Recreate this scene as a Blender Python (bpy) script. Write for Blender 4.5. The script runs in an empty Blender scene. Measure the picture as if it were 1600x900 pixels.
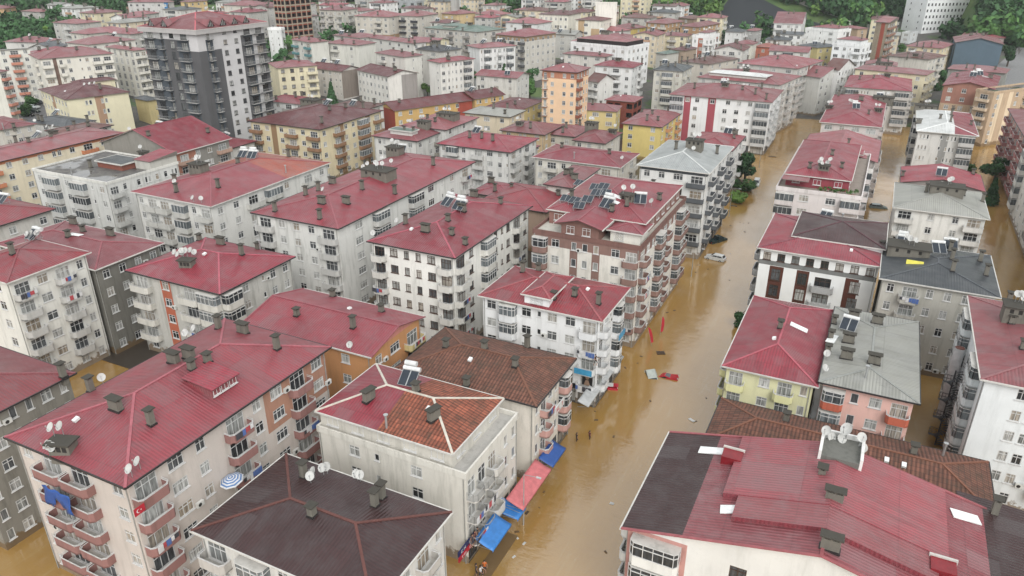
import bpy, math, random
import numpy as np
from mathutils import Vector, Matrix
from mathutils.bvhtree import BVHTree

# ------------------------------------------------------------------ camera, sky, sun, exposure
S = bpy.context.scene
HC, FPX, PITCH, YAW = 60.0, 1163.4, math.radians(24.593), math.radians(26.13)
cam = bpy.data.objects.new('camera', bpy.data.cameras.new('camera'))
S.collection.objects.link(cam); S.camera = cam
cam.location = (0, 0, HC)
cam.rotation_euler = (math.pi/2 - PITCH, 0, YAW)
cam.data.sensor_width = 36; cam.data.lens = FPX/1600*36
cam.data.clip_start = 1; cam.data.clip_end = 6000
SUN_EL, SUN_AZ = math.radians(38), math.radians(143)
W = bpy.data.worlds.new('World'); S.world = W; W.use_nodes = True
wn, wl = W.node_tree.nodes, W.node_tree.links
sky = wn.new('ShaderNodeTexSky'); sky.sky_type = 'NISHITA'; sky.sun_disc = False
sky.sun_elevation = SUN_EL; sky.sun_rotation = SUN_AZ; sky.dust_density = 3.0; sky.air_density = 1.0
hs = wn.new('ShaderNodeHueSaturation'); hs.inputs['Saturation'].default_value = 0.16; hs.inputs['Value'].default_value = 1.3
wl.new(sky.outputs[0], hs.inputs['Color'])
mxs = wn.new('ShaderNodeMix'); mxs.data_type = 'RGBA'; mxs.inputs[0].default_value = 0.6   # overcast: even out the clear-sky gradient
mxs.inputs[7].default_value = (10.0, 10.3, 10.4, 1)
wl.new(hs.outputs[0], mxs.inputs[6])
wl.new(mxs.outputs[2], wn['Background'].inputs[0]); wn['Background'].inputs[1].default_value = 0.115
sun = bpy.data.objects.new('sun', bpy.data.lights.new('sun', 'SUN')); S.collection.objects.link(sun)
sun.data.energy = 1.4; sun.data.angle = math.radians(36); sun.data.color = (1, .97, .93)
sun.rotation_euler = (math.pi/2 - SUN_EL, 0, math.pi - SUN_AZ)
S.view_settings.view_transform = 'Standard'; S.view_settings.look = 'None'
S.view_settings.exposure = 0.34; S.view_settings.gamma = 1
S.render.engine = 'CYCLES'
S.cycles.use_denoising = True
S.cycles.max_bounces = 5; S.cycles.diffuse_bounces = 2; S.cycles.glossy_bounces = 2
S.cycles.volume_bounces = 0
R = random.Random(7)

# ------------------------------------------------------------------ geometry of the site
FW = Vector((-math.sin(YAW)*math.cos(PITCH), math.cos(YAW)*math.cos(PITCH), -math.sin(PITCH)))
RT = Vector((math.cos(YAW), math.sin(YAW), 0)); UP = RT.cross(FW)
def un(px, py, z=0.0):
    d = FW + RT*((px-800)/FPX) + UP*((450-py)/FPX)
    t = (z-HC)/d.z
    return Vector((d.x*t, d.y*t, z))
def sstep(t): t = min(1, max(0, t)); return t*t*(3-2*t)
def ground0(x, y):
    D = math.hypot(x, y)
    s = 235 + 75*sstep((x+100)/60)
    return min(0.07*max(0, D-s), 24) - 0.5*(1-sstep((D-s+20)/20))
def hill_r(x, y):
    a = math.degrees(math.atan2(x, y))      # 0 = along the street, negative = left
    if a < -40: return 600
    if a < -16: return 600 - (a+40)*3.7
    if a < -3: return 511 - (a+16)*2.54
    if a < 2.5: return 478 + 92*sstep((a+3)/2.2)
    return 570 - 105*sstep((a-2.5)/2)
def ground(x, y):
    D = math.hypot(x, y)
    g = ground0(x, y)
    r = hill_r(x, y)
    if D > r:
        g += min((D-r)*0.42, 95) + 3*math.sin(x*.03)*math.cos(y*.023)*min(1, (D-r)/40)
    return g
def ung(px, py, hb=0.0):
    z = hb
    for _ in range(25):
        p = un(px, py, z); z = .4*z + .6*(max(0, ground0(p.x, p.y)) + hb)
    return un(px, py, z)

# ------------------------------------------------------------------ mesh helper
COL = S.collection
class MB:
    def __init__(s): s.v = []; s.f = []; s.m = []
    def quad(s, pts, mi=0):
        n = len(s.v); s.v += [tuple(p) for p in pts]; s.f.append(tuple(range(n, n+len(pts)))); s.m.append(mi)
    def box(s, x0, x1, y0, y1, z0, z1, mi=0, top=None):
        n = len(s.v)
        s.v += [(x0,y0,z0),(x1,y0,z0),(x1,y1,z0),(x0,y1,z0),(x0,y0,z1),(x1,y0,z1),(x1,y1,z1),(x0,y1,z1)]
        s.f += [(n+3,n+2,n+1,n),(n+4,n+5,n+6,n+7),(n,n+1,n+5,n+4),(n+1,n+2,n+6,n+5),(n+2,n+3,n+7,n+6),(n+3,n,n+4,n+7)]
        s.m += [mi, mi if top is None else top, mi, mi, mi, mi]
    def beam(s, p, q, w, h, mi=0):
        p, q = Vector(p), Vector(q); d = (q-p)
        if d.length < 1e-4: return
        d.normalize(); u = Vector((0,0,1)) if abs(d.z) < .95 else Vector((0,1,0))
        a = d.cross(u).normalized()*(w/2); b = a.cross(d).normalized()*(h/2)
        n = len(s.v)
        for c in (p, q):
            for e in (-a-b, a-b, a+b, -a+b): s.v.append(tuple(c+e))
        s.f += [(n+3,n+2,n+1,n),(n+4,n+5,n+6,n+7),(n,n+1,n+5,n+4),(n+1,n+2,n+6,n+5),(n+2,n+3,n+7,n+6),(n+3,n,n+4,n+7)]
        s.m += [mi]*6
    def tube(s, p, q, r0, r1=None, n=8, mi=0, caps=True):
        p, q = Vector(p), Vector(q); r1 = r0 if r1 is None else r1
        d = (q-p).normalized(); u = Vector((0,0,1)) if abs(d.z) < .95 else Vector((1,0,0))
        a = d.cross(u).normalized(); b = a.cross(d)
        k = len(s.v)
        for c, r in ((p, r0), (q, r1)):
            for i in range(n):
                t = 2*math.pi*i/n; s.v.append(tuple(c + a*(r*math.cos(t)) + b*(r*math.sin(t))))
        for i in range(n):
            j = (i+1) % n; s.f.append((k+i, k+n+i, k+n+j, k+j)); s.m.append(mi)
        if caps:
            s.f += [tuple(k+i for i in range(n)), tuple(k+n+i for i in reversed(range(n)))]; s.m += [mi, mi]
    def prism(s, prof, y0, y1, mi=0, axis='y'):
        n = len(s.v); k = len(prof)
        for y in (y0, y1):
            for a, b in prof: s.v.append((a, y, b) if axis == 'y' else (y, a, b))
        s.f += [tuple(n+i for i in range(k)), tuple(n+k+i for i in reversed(range(k)))]; s.m += [mi, mi]
        for i in range(k):
            j = (i+1) % k; s.f.append((n+i, n+k+i, n+k+j, n+j)); s.m.append(mi)
    def xform(s, M, start=0):
        for i in range(start, len(s.v)): s.v[i] = tuple(M @ Vector(s.v[i]))
    def mesh(s, name, mats, uv=False, smooth=False):
        me = bpy.data.meshes.new(name); me.from_pydata(s.v, [], s.f)
        for m in mats: me.materials.append(m)
        me.polygons.foreach_set('material_index', s.m)
        if smooth: me.polygons.foreach_set('use_smooth', [True]*len(s.f))
        if uv:
            L = me.uv_layers.new(name='UVMap'); me.update()
            for p in me.polygons:
                nrm = Vector(p.normal); u = Vector((0,0,1)).cross(nrm)
                u = u.normalized() if u.length > .02 else Vector((1,0,0))
                w = nrm.cross(u)
                for li in p.loop_indices:
                    c = me.vertices[me.loops[li].vertex_index].co; L.data[li].uv = (c.dot(u), c.dot(w))
        me.update(); return me
    def build(s, name, mats, parent=None, uv=False, smooth=False):
        o = bpy.data.objects.new(name, s.mesh(name, mats, uv, smooth)); COL.objects.link(o)
        if parent: o.parent = parent
        return o
def tag(o, label=None, cat=None, group=None, kind=None):
    if label: o['label'] = label
    if cat: o['category'] = cat
    if group: o['group'] = group
    if kind: o['kind'] = kind
    return o
def empty(name, loc, rz=0):
    o = bpy.data.objects.new(name, None); COL.objects.link(o); o.location = loc; o.rotation_euler = (0,0,rz)
    o.empty_display_size = .5; return o
def inst(name, me, parent, loc=(0,0,0), rz=0):
    o = bpy.data.objects.new(name, me); COL.objects.link(o); o.parent = parent; o.location = loc
    if rz: o.rotation_euler = (0,0,rz)
    return o

# ------------------------------------------------------------------ materials
def lin(c): return tuple((x/255/12.92 if x/255 <= .04045 else ((x/255+.055)/1.055)**2.4) for x in c)
MC = {}
def newmat(name):
    m = bpy.data.materials.new(name); m.use_nodes = True; return m, m.node_tree.nodes, m.node_tree.links, m.node_tree.nodes['Principled BSDF']
def plain(name, rgb, rough=.7, metal=0.0, spec=.5):
    if name in MC: return MC[name]
    m, n, l, b = newmat(name); b.inputs['Base Color'].default_value = (*rgb, 1); b.inputs['Roughness'].default_value = rough
    b.inputs['Metallic'].default_value = metal; b.inputs['Specular IOR Level'].default_value = spec
    # a little wear so nothing is perfectly even
    g = n.new('ShaderNodeNewGeometry'); t = n.new('ShaderNodeTexNoise'); t.inputs['Scale'].default_value = 1.7; t.inputs['Detail'].default_value = 4
    l.new(g.outputs['Position'], t.inputs['Vector'])
    mr = n.new('ShaderNodeMapRange'); mr.inputs[1].default_value = .3; mr.inputs[2].default_value = .75; mr.inputs[3].default_value = .82; mr.inputs[4].default_value = 1.12
    l.new(t.outputs[0], mr.inputs[0])
    vm = n.new('ShaderNodeVectorMath'); vm.operation = 'SCALE'; vm.inputs[0].default_value = rgb; l.new(mr.outputs[0], vm.inputs['Scale'])
    l.new(vm.outputs[0], b.inputs['Base Color'])
    MC[name] = m; return m
def nd(n, t, **k):
    x = n.new(t)
    for a, v in k.items(): setattr(x, a, v)
    return x
def noise(n, l, vec, scale, detail=3, rough=.55, sc=None):
    if sc:
        mp = n.new('ShaderNodeMapping'); mp.inputs['Scale'].default_value = sc; l.new(vec, mp.inputs[0]); vec = mp.outputs[0]
    t = n.new('ShaderNodeTexNoise'); t.inputs['Scale'].default_value = scale; t.inputs['Detail'].default_value = detail; t.inputs['Roughness'].default_value = rough
    l.new(vec, t.inputs['Vector']); return t.outputs[0]
def mrange(n, l, src, a, b, c, d):
    m = n.new('ShaderNodeMapRange'); l.new(src, m.inputs[0])
    for i, v in enumerate((a, b, c, d)): m.inputs[i+1].default_value = v
    return m.outputs[0]
def mathn(n, l, op, a, b=None):
    m = n.new('ShaderNodeMath'); m.operation = op
    for i, v in enumerate((a, b)):
        if v is None: continue
        if isinstance(v, (int, float)): m.inputs[i].default_value = v
        else: l.new(v, m.inputs[i])
    return m.outputs[0]
def mixc(n, l, fac, a, b, mode='MIX'):
    m = n.new('ShaderNodeMix'); m.data_type = 'RGBA'; m.blend_type = mode
    for i, v in ((0, fac), (6, a), (7, b)):
        if isinstance(v, (int, float)): m.inputs[i].default_value = v
        elif isinstance(v, tuple): m.inputs[i].default_value = (*v[:3], 1)
        else: l.new(v, m.inputs[i])
    return m.outputs[2]
def scalec(n, l, col, f):
    m = n.new('ShaderNodeVectorMath'); m.operation = 'SCALE'
    if isinstance(col, tuple): m.inputs[0].default_value = col
    else: l.new(col, m.inputs[0])
    l.new(f, m.inputs['Scale']); return m.outputs[0]

def wallmat(rgb, dirt=.5, kind='plaster'):
    key = ('wall', rgb, dirt, kind)
    if key in MC: return MC[key]
    m, n, l, b = newmat('wall_plaster'); c = lin(rgb); _k = 1.12 if min(c) > .28 else .95; _g = sum(c)/3; _t = .45 if (max(c)-min(c)) < .22 and min(c) > .26 else .85; c = tuple(min(.82, (x*_t+_g*(1-_t))*_k) for x in c)
    P = n.new('ShaderNodeNewGeometry').outputs['Position']
    oi = n.new('ShaderNodeObjectInfo')
    big = noise(n, l, P, .16, 4, .6); streak = noise(n, l, P, 1.0, 5, .65, (1.1, 1.1, .16)); fine = noise(n, l, P, 3.2, 5, .7)
    var = mrange(n, l, big, .3, .7, .90, 1.05)
    col = scalec(n, l, c, var)
    g = tuple(x*.42+.02 for x in (c[0]*.95, c[1]*.97, c[2]*.9))
    f1 = mrange(n, l, streak, .50, .72, 0, dirt*.95)
    col = mixc(n, l, f1, col, g)
    f2 = mathn(n, l, 'MULTIPLY', mrange(n, l, fine, .53, .84, 0, dirt*.8), mrange(n, l, big, .42, .62, .25, 1.0))
    col = mixc(n, l, f2, col, tuple(x*.35+.02 for x in c))
    if kind == 'brick':
        bk = n.new('ShaderNodeTexBrick'); bk.inputs['Scale'].default_value = 1.0
        mp = n.new('ShaderNodeMapping'); mp.inputs['Rotation'].default_value = (math.pi/2, 0, 0); l.new(P, mp.inputs[0]); l.new(mp.outputs[0], bk.inputs[0])
        bk.inputs['Color1'].default_value = (1,1,1,1); bk.inputs['Color2'].default_value = (.72,.72,.72,1); bk.inputs['Mortar'].default_value = (.9,.85,.8,1)
        col = mixc(n, l, .8, col, bk.outputs[0], 'MULTIPLY')
    # tide mark and splashed mud above the flood
    sz = n.new('ShaderNodeSeparateXYZ'); l.new(P, sz.inputs[0])
    hz_ = mathn(n, l, 'ADD', sz.outputs[2], mrange(n, l, noise(n, l, P, .9, 4, .7), .3, .7, -.7, .7))
    col = mixc(n, l, mrange(n, l, hz_, .9, 1.25, .8, 0), col, (.15,.09,.035))
    l.new(col, b.inputs['Base Color']); b.inputs['Roughness'].default_value = .85; b.inputs['Specular IOR Level'].default_value = .25
    bp = n.new('ShaderNodeBump'); bp.inputs['Strength'].default_value = .25; bp.inputs['Distance'].default_value = .04; l.new(fine, bp.inputs['Height']); l.new(bp.outputs[0], b.inputs['Normal'])
    MC[key] = m; return m

ROOFC = {  # sRGB of the sheet itself
 'crimson': (146, 50, 64), 'red': (134, 50, 58), 'dull': (140, 76, 80), 'pink': (150, 80, 88), 'brownred': (102, 42, 44), 'maroon': (66, 40, 40),
 'orange': (156, 78, 60), 'grey': (158, 162, 161), 'white': (206, 208, 206), 'green': (98, 120, 108), 'slate': (68, 73, 77), 'black': (46, 48, 53),
 'rust': (106, 64, 56), 'oldgrey': (142, 142, 135), 'pinkred': (152, 80, 86)}
def roofmat(cn):
    key = ('roof', cn)
    if key in MC: return MC[key]
    m, n, l, b = newmat('roof_sheet_'+cn); c = tuple(x*(.80 if cn not in ('grey','white','oldgrey') else .92) for x in lin(ROOFC[cn]))
    uv = n.new('ShaderNodeUVMap').outputs[0]; P = n.new('ShaderNodeNewGeometry').outputs['Position']
    sep = n.new('ShaderNodeSeparateXYZ'); l.new(uv, sep.inputs[0]); u, v = sep.outputs[0], sep.outputs[1]
    rib = mathn(n, l, 'SINE', mathn(n, l, 'MULTIPLY', u, 2*math.pi/.36))
    ribf = mrange(n, l, rib, -1, .4, .80, 1.05)
    big = noise(n, l, P, .10, 5, .62); mid = noise(n, l, P, .55, 6, .68)
    # every sheet a slightly different tone
    cell = n.new('ShaderNodeTexWhiteNoise'); cell.noise_dimensions = '2D'
    cx = n.new('ShaderNodeCombineXYZ'); l.new(mathn(n, l, 'FLOOR', mathn(n, l, 'DIVIDE', u, 1.05)), cx.inputs[0]); l.new(mathn(n, l, 'FLOOR', mathn(n, l, 'DIVIDE', v, 5.5)), cx.inputs[1]); l.new(cx.outputs[0], cell.inputs[0])
    oi = n.new('ShaderNodeObjectInfo')
    f = mathn(n, l, 'MULTIPLY', ribf, mrange(n, l, big, .28, .72, .84, 1.16))
    f = mathn(n, l, 'MULTIPLY', f, mrange(n, l, cell.outputs[0], 0, 1, .93, 1.05))
    f = mathn(n, l, 'MULTIPLY', f, mrange(n, l, oi.outputs['Random'], 0, 1, .80, 1.24))
    lap = mathn(n, l, 'FRACT', mathn(n, l, 'DIVIDE', v, 5.5)); f = mathn(n, l, 'MULTIPLY', f, mrange(n, l, lap, 0, .03, .72, 1))
    seam = mathn(n, l, 'FRACT', mathn(n, l, 'DIVIDE', u, 1.05)); f = mathn(n, l, 'MULTIPLY', f, mrange(n, l, seam, 0, .09, .82, 1))
    col = scalec(n, l, c, f)
    # replaced sheets: a few stand out, some faded pinker, some newer and deeper
    pr = n.new('ShaderNodeTexWhiteNoise'); pr.noise_dimensions = '2D'
    cx2 = n.new('ShaderNodeCombineXYZ'); l.new(mathn(n, l, 'FLOOR', mathn(n, l, 'DIVIDE', u, 2.1)), cx2.inputs[0]); l.new(mathn(n, l, 'FLOOR', mathn(n, l, 'DIVIDE', v, 5.5)), cx2.inputs[1]); l.new(cx2.outputs[0], pr.inputs[0])
    gm_ = sum(c)/3
    col = mixc(n, l, mrange(n, l, pr.outputs[0], .90, .91, 0, .5), col, tuple(.6*x+.4*gm_+.04 for x in c))
    col = mixc(n, l, mrange(n, l, pr.outputs[0], .07, .06, 0, .4), col, tuple(x*.62 for x in c))
    col = mixc(n, l, mrange(n, l, mathn(n, l, 'FRACT', mathn(n, l, 'MULTIPLY', oi.outputs['Random'], 7.3)), .35, 1, 0, .42), col, (.17,.075,.075) if cn in ('crimson','red','dull','pinkred') else col)
    # weathering: chalky fade, sooty blotches and streaks running down the slope
    grey = sum(c)/3
    fade = tuple(.55*x + .45*(grey*1.05+.05) for x in c)
    col = mixc(n, l, mrange(n, l, mid, .44, .70, 0, .75), col, fade)
    st = n.new('ShaderNodeTexNoise'); st.inputs['Scale'].default_value = 1; st.inputs['Detail'].default_value = 4
    mp = n.new('ShaderNodeMapping'); mp.inputs['Scale'].default_value = (1.6, .16, 1); l.new(uv, mp.inputs[0]); l.new(mp.outputs[0], st.inputs[0])
    col = mixc(n, l, mrange(n, l, st.outputs[0], .56, .78, 0, .5), col, tuple(x*.45+.012 for x in c))
    sp = noise(n, l, P, .3, 6, .75)
    col = mixc(n, l, mrange(n, l, sp, .60, .74, 0, .55), col, tuple(x*.4+.015 for x in c))
    l.new(col, b.inputs['Base Color'])
    l.new(mrange(n, l, noise(n, l, P, .22, 4, .6), .35, .65, .30, .55), b.inputs['Roughness'])
    b.inputs['Specular IOR Level'].default_value = .5
    bp = n.new('ShaderNodeBump'); bp.inputs['Strength'].default_value = .5; bp.inputs['Distance'].default_value = .035; l.new(rib, bp.inputs['Height']); l.new(bp.outputs[0], b.inputs['Normal'])
    MC[key] = m; return m
def tilemat(cn, rgb, moss=.4):
    key = ('tile', cn)
    if key in MC: return MC[key]
    m, n, l, b = newmat('clay_tiles_'+cn); c = lin(rgb)
    uv = n.new('ShaderNodeUVMap').outputs[0]; P = n.new('ShaderNodeNewGeometry').outputs['Position']
    sep = n.new('ShaderNodeSeparateXYZ'); l.new(uv, sep.inputs[0]); u, v = sep.outputs[0], sep.outputs[1]
    rib = mathn(n, l, 'SINE', mathn(n, l, 'MULTIPLY', u, 2*math.pi/.42))
    row = mathn(n, l, 'FRACT', mathn(n, l, 'DIVIDE', v, .62))
    cell = n.new('ShaderNodeTexWhiteNoise'); cell.noise_dimensions = '2D'
    cx = n.new('ShaderNodeCombineXYZ'); l.new(mathn(n, l, 'FLOOR', mathn(n, l, 'DIVIDE', u, .42)), cx.inputs[0]); l.new(mathn(n, l, 'FLOOR', mathn(n, l, 'DIVIDE', v, .62)), cx.inputs[1]); l.new(cx.outputs[0], cell.inputs[0])
    f = mathn(n, l, 'MULTIPLY', mrange(n, l, rib, -1, .3, .55, 1.05), mrange(n, l, row, 0, .22, .45, 1.0))
    f = mathn(n, l, 'MULTIPLY', f, mrange(n, l, cell.outputs[0], 0, 1, .72, 1.22))
    col = scalec(n, l, c, f)
    col = mixc(n, l, mrange(n, l, noise(n, l, P, .5, 6, .7), .46, .68, 0, moss), col, (.045, .04, .028))
    l.new(col, b.inputs['Base Color']); b.inputs['Roughness'].default_value = .8
    bp = n.new('ShaderNodeBump'); bp.inputs['Strength'].default_value = .7; bp.inputs['Distance'].default_value = .06; l.new(rib, bp.inputs['Height']); l.new(bp.outputs[0], b.inputs['Normal'])
    MC[key] = m; return m
def flatmat():
    if 'flat' in MC: return MC['flat']
    m, n, l, b = newmat('flat_roof_felt'); P = n.new('ShaderNodeNewGeometry').outputs['Position']
    w = noise(n, l, P, .13, 3, .5)
    col = mixc(n, l, mrange(n, l, noise(n, l, P, .8, 5, .7), .4, .7, 0, 1), (.075, .07, .07), (.16, .15, .13))
    l.new(col, b.inputs['Base Color']); l.new(mrange(n, l, w, .48, .54, .06, .7), b.inputs['Roughness'])
    MC['flat'] = m; return m
def glassmat(kind):
    key = 'glass'+kind
    if key in MC: return MC[key]
    m, n, l, b = newmat('window_glass'); oi = n.new('ShaderNodeObjectInfo')
    r = n.new('ShaderNodeValToRGB'); l.new(oi.outputs['Random'], r.inputs[0]); e = r.color_ramp.elements
    if kind == 'w':
        e[0].color = (.02,.022,.024,1); e[1].position = .34; e[1].color = (.09,.095,.10,1)
        for p, c in ((.45, (.26,.27,.26,1)), (.7, (.42,.42,.40,1)), (.86, (.30,.25,.19,1)), (1, (.46,.47,.46,1))): x = e.new(p); x.color = c
        # curtains hang in folds behind the pane
    else:
        e[0].color = (.03,.035,.04,1); e[1].color = (.16,.18,.19,1)
    P = n.new('ShaderNodeNewGeometry').outputs['Position']
    f = mrange(n, l, noise(n, l, P, 4.5, 2, .5, (1, 1, .12)), .35, .65, .55, 1.3)
    l.new(scalec(n, l, r.outputs[0], f), b.inputs['Base Color'])
    b.inputs['Roughness'].default_value = .08; b.inputs['Specular IOR Level'].default_value = .6
    MC[key] = m; return m
M_WHITE = plain('white_pvc', (.6,.6,.59), .35)
M_BROWN = plain('brown_frame', (.06,.03,.02), .45)
M_DARKF = plain('dark_metal_frame', (.03,.032,.035), .4)
M_CONC = wallmat((116,112,102), .9)
M_CONCD = wallmat((74,71,64), .8)
M_INT = plain('dark_interior', (.022,.02,.018), .9)
M_GLASS = glassmat('w'); M_GLASSG = glassmat('g')
M_DISH = plain('dish_paint', (.5,.5,.48), .5)
M_STEEL = plain('zinc_steel', (.45,.46,.46), .35, .6)
M_RAIL = plain('grey_railing', (.35,.35,.34), .5)
M_SLAB = wallmat((186,180,168), .6)
M_GUT_D = plain('dark_gutter', (.025,.022,.022), .5)
M_GUT_W = wallmat((190,186,174), .5)
# ------------------------------------------------------------------ shared pieces: windows, doors, balconies, roof furniture
ME = {}
def win_mesh(w, h, style, near):
    """frame (and, far off, the pane too). local: x along the wall, z up, outward = -y, origin at the bottom centre"""
    key = ('win', round(w,1), round(h,1), style, near)
    if key in ME: return ME[key]
    mb = MB(); t = .07 if near else .09; d0, d1 = -.01, .09
    a = w/2
    mb.box(-a, -a+t, d0, d1, 0, h); mb.box(a-t, a, d0, d1, 0, h); mb.box(-a+t, a-t, d0, d1, 0, t); mb.box(-a+t, a-t, d0, d1, h-t, h)
    nm = 0 if w < .95 else (1 if w < 1.7 else 2 if w < 2.6 else 3)
    for i in range(nm):
        x = -a + w*(i+1)/(nm+1); mb.box(x-t*.45, x+t*.45, d0+.01, d1-.01, t, h-t)
    if h > 1.2 and w > .9: mb.box(-a+t, a-t, d0+.005, d1-.005, h*.70-t*.4, h*.70+t*.4)
    mb.box(-a-.1, a+.1, -.14, -.012, -.09, -.005, 0)   # sill
    fm = {'w': M_WHITE, 'b': M_BROWN, 'd': M_DARKF}[style]
    if not near:
        mb.quad([(-a+t*.5, .05, t*.5), (a-t*.5, .05, t*.5), (a-t*.5, .05, h-t*.5), (-a+t*.5, .05, h-t*.5)], 1)
        ME[key] = (mb.mesh('window', [fm, M_GLASS]), None)
    else:
        p = MB(); p.quad([(-a+t*.5, .05, t*.5), (a-t*.5, .05, t*.5), (a-t*.5, .05, h-t*.5), (-a+t*.5, .05, h-t*.5)], 0)
        ME[key] = (mb.mesh('window_frame', [fm]), p.mesh('pane', [M_GLASS]))
    return ME[key]
def balc_mesh(w, style, wm, near, dep=1.15):
    key = ('bal', round(w,1), style, wm.name, near)
    if key in ME: return ME[key]
    mb = MB(); a = w/2; g = None; H = .92
    c = .32 if near else 0
    out = [(-a, 0), (-a, -dep+c), (-a+c, -dep), (a-c, -dep), (a, -dep+c), (a, 0)] if c else [(-a, 0), (-a, -dep), (a, -dep), (a, 0)]
    n = len(out)
    mb.quad([(x, y, -.14) for x, y in reversed(out)], 1); mb.quad([(x, y, .02) for x, y in out], 1)
    for i in range(n-1):
        (x0, y0), (x1, y1) = out[i], out[i+1]
        mb.quad([(x0,y0,-.14), (x1,y1,-.14), (x1,y1,.02), (x0,y0,.02)], 0)
        if style in 'bg':
            mb.quad([(x0,y0,-.14), (x1,y1,-.14), (x1,y1,H), (x0,y0,H)], 0)
            k = .1; cx, cy = 0, -dep/2
            q0 = (x0+(k if x0 < 0 else -k)*(abs(x0) > a-.5), y0+(k if y0 < -.1 else 0)); q1 = (x1+(k if x1 < 0 else -k)*(abs(x1) > a-.5), y1+(k if y1 < -.1 else 0))
            mb.quad([(q1[0],q1[1],.02), (q0[0],q0[1],.02), (q0[0],q0[1],H), (q1[0],q1[1],H)], 0)
            mb.quad([(x0,y0,H), (x1,y1,H), (q1[0],q1[1],H), (q0[0],q0[1],H)], 2)
    M = [wm, M_SLAB, M_WHITE]
    rail = MB()
    if style == 'r':
        for i in range(n-1):
            p, q = out[i], out[i+1]; L = math.hypot(q[0]-p[0], q[1]-p[1])
            rail.beam((*p, .98), (*q, .98), .06, .05); rail.beam((*p, .12), (*q, .12), .04, .03)
            k = max(1, int(L/(.16 if near else .34)))
            for j in range(k+1):
                x, y = p[0]+(q[0]-p[0])*j/k, p[1]+(q[1]-p[1])*j/k
                rail.beam((x, y, .05), (x, y, .97), .03, .03)
    elif style == 'b':
        for i in range(n-1): rail.beam((*out[i], H+.16), (*out[i+1], H+.16), .05, .04)
        for x, y in out[1:-1]: rail.beam((x, y, H), (x, y, H+.16), .04, .04)
    gl = MB(); glp = MB()
    if style == 'g':
        top = 2.45
        for i in range(n-1):
            p, q = out[i], out[i+1]; L = math.hypot(q[0]-p[0], q[1]-p[1]); k = max(1, round(L/.8))
            for z in (H+.03, top-.03) + ((1.95,) if near else ()): gl.beam((*p, z), (*q, z), .07, .07)
            for j in range(k+1):
                x, y = p[0]+(q[0]-p[0])*j/k, p[1]+(q[1]-p[1])*j/k
                gl.beam((x, y, H), (x, y, top), .06, .06)
            glp.quad([(p[0],p[1]+.02,H), (q[0],q[1]+.02,H), (q[0],q[1]+.02,top), (p[0],p[1]+.02,top)])
        mb.quad([(x, y, top+.02) for x, y in out], 1); mb.quad([(x, y, top) for x, y in reversed(out)], 1)
    ME[key] = (mb.mesh('balcony', M), rail.mesh('railing', [M_WHITE if style == 'b' else M_RAIL]) if rail.v else None,
               gl.mesh('glazing_frame', [M_WHITE]) if gl.v else None, glp.mesh('glazing', [M_GLASSG]) if glp.v else None)
    return ME[key]
def laundry_mesh(k):
    key = ('lau', k)
    if key in ME: return ME[key]
    mb = MB(); r = random.Random(k); x = -1.2
    while x < 1.1:
        w = r.uniform(.25, .6); h = r.uniform(.4, .8); mb.box(x, x+w, -1.24, -1.20, .95-h, .95, r.randrange(4)); x += w+.05
    ME[key] = mb.mesh('laundry', [plain('cloth_white', (.6,.6,.6), .9), plain('cloth_red', (.4,.06,.07), .9), plain('cloth_blue', (.08,.14,.35), .9), plain('cloth_dark', (.05,.05,.06), .9)]); return ME[key]

def chimney_mesh(k):
    key = ('chim', k)
    if key in ME: return ME[key]
    mb = MB()
    w, d, h = {'c': (.55,.6,1.5), 'd': (1.4,.6,1.1), 'e': (.6,.65,.9), 'l': (.6,1.6,1.6), 'm': (0,0,0)}[k]
    if k == 'm': mb.tube((0,0,-.8), (0,0,1.5), .13, n=10, mi=2); mb.tube((0,0,1.6), (0,0,1.68), .26, n=10, mi=2); mb.beam((-.1,0,1.4), (-.1,0,1.6), .03, .03, 2); mb.beam((.1,0,1.4), (.1,0,1.6), .03, .03, 2)
    else:
        mb.box(-w/2, w/2, -d/2, d/2, -1.0, h, 0)
        t = h+.22
        for sx in (-1, 1):
            for sy in (-1, 1): mb.box(sx*(w/2-.07)-.07, sx*(w/2-.07)+.07, sy*(d/2-.07)-.07, sy*(d/2-.07)+.07, h+.002, t, 0)
        if k == 'd': mb.box(-.07, .07, -d/2, d/2, h+.002, t, 0)
        mb.box(-w/2+.15, w/2-.15, -d/2+.15, d/2-.15, h+.003, h+.03, 3)
        mb.box(-w/2-.17, w/2+.17, -d/2-.17, d/2+.17, t, t+.1, 1)
        mb.box(-w/2-.09, w/2+.09, -d/2-.09, d/2+.09, -.1, .12, 4)   # lead flashing at the roof
    ME[key] = mb.mesh('chimney', [M_CONC, M_CONCD, M_STEEL, M_INT, M_GUT_D]); return ME[key]
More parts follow.
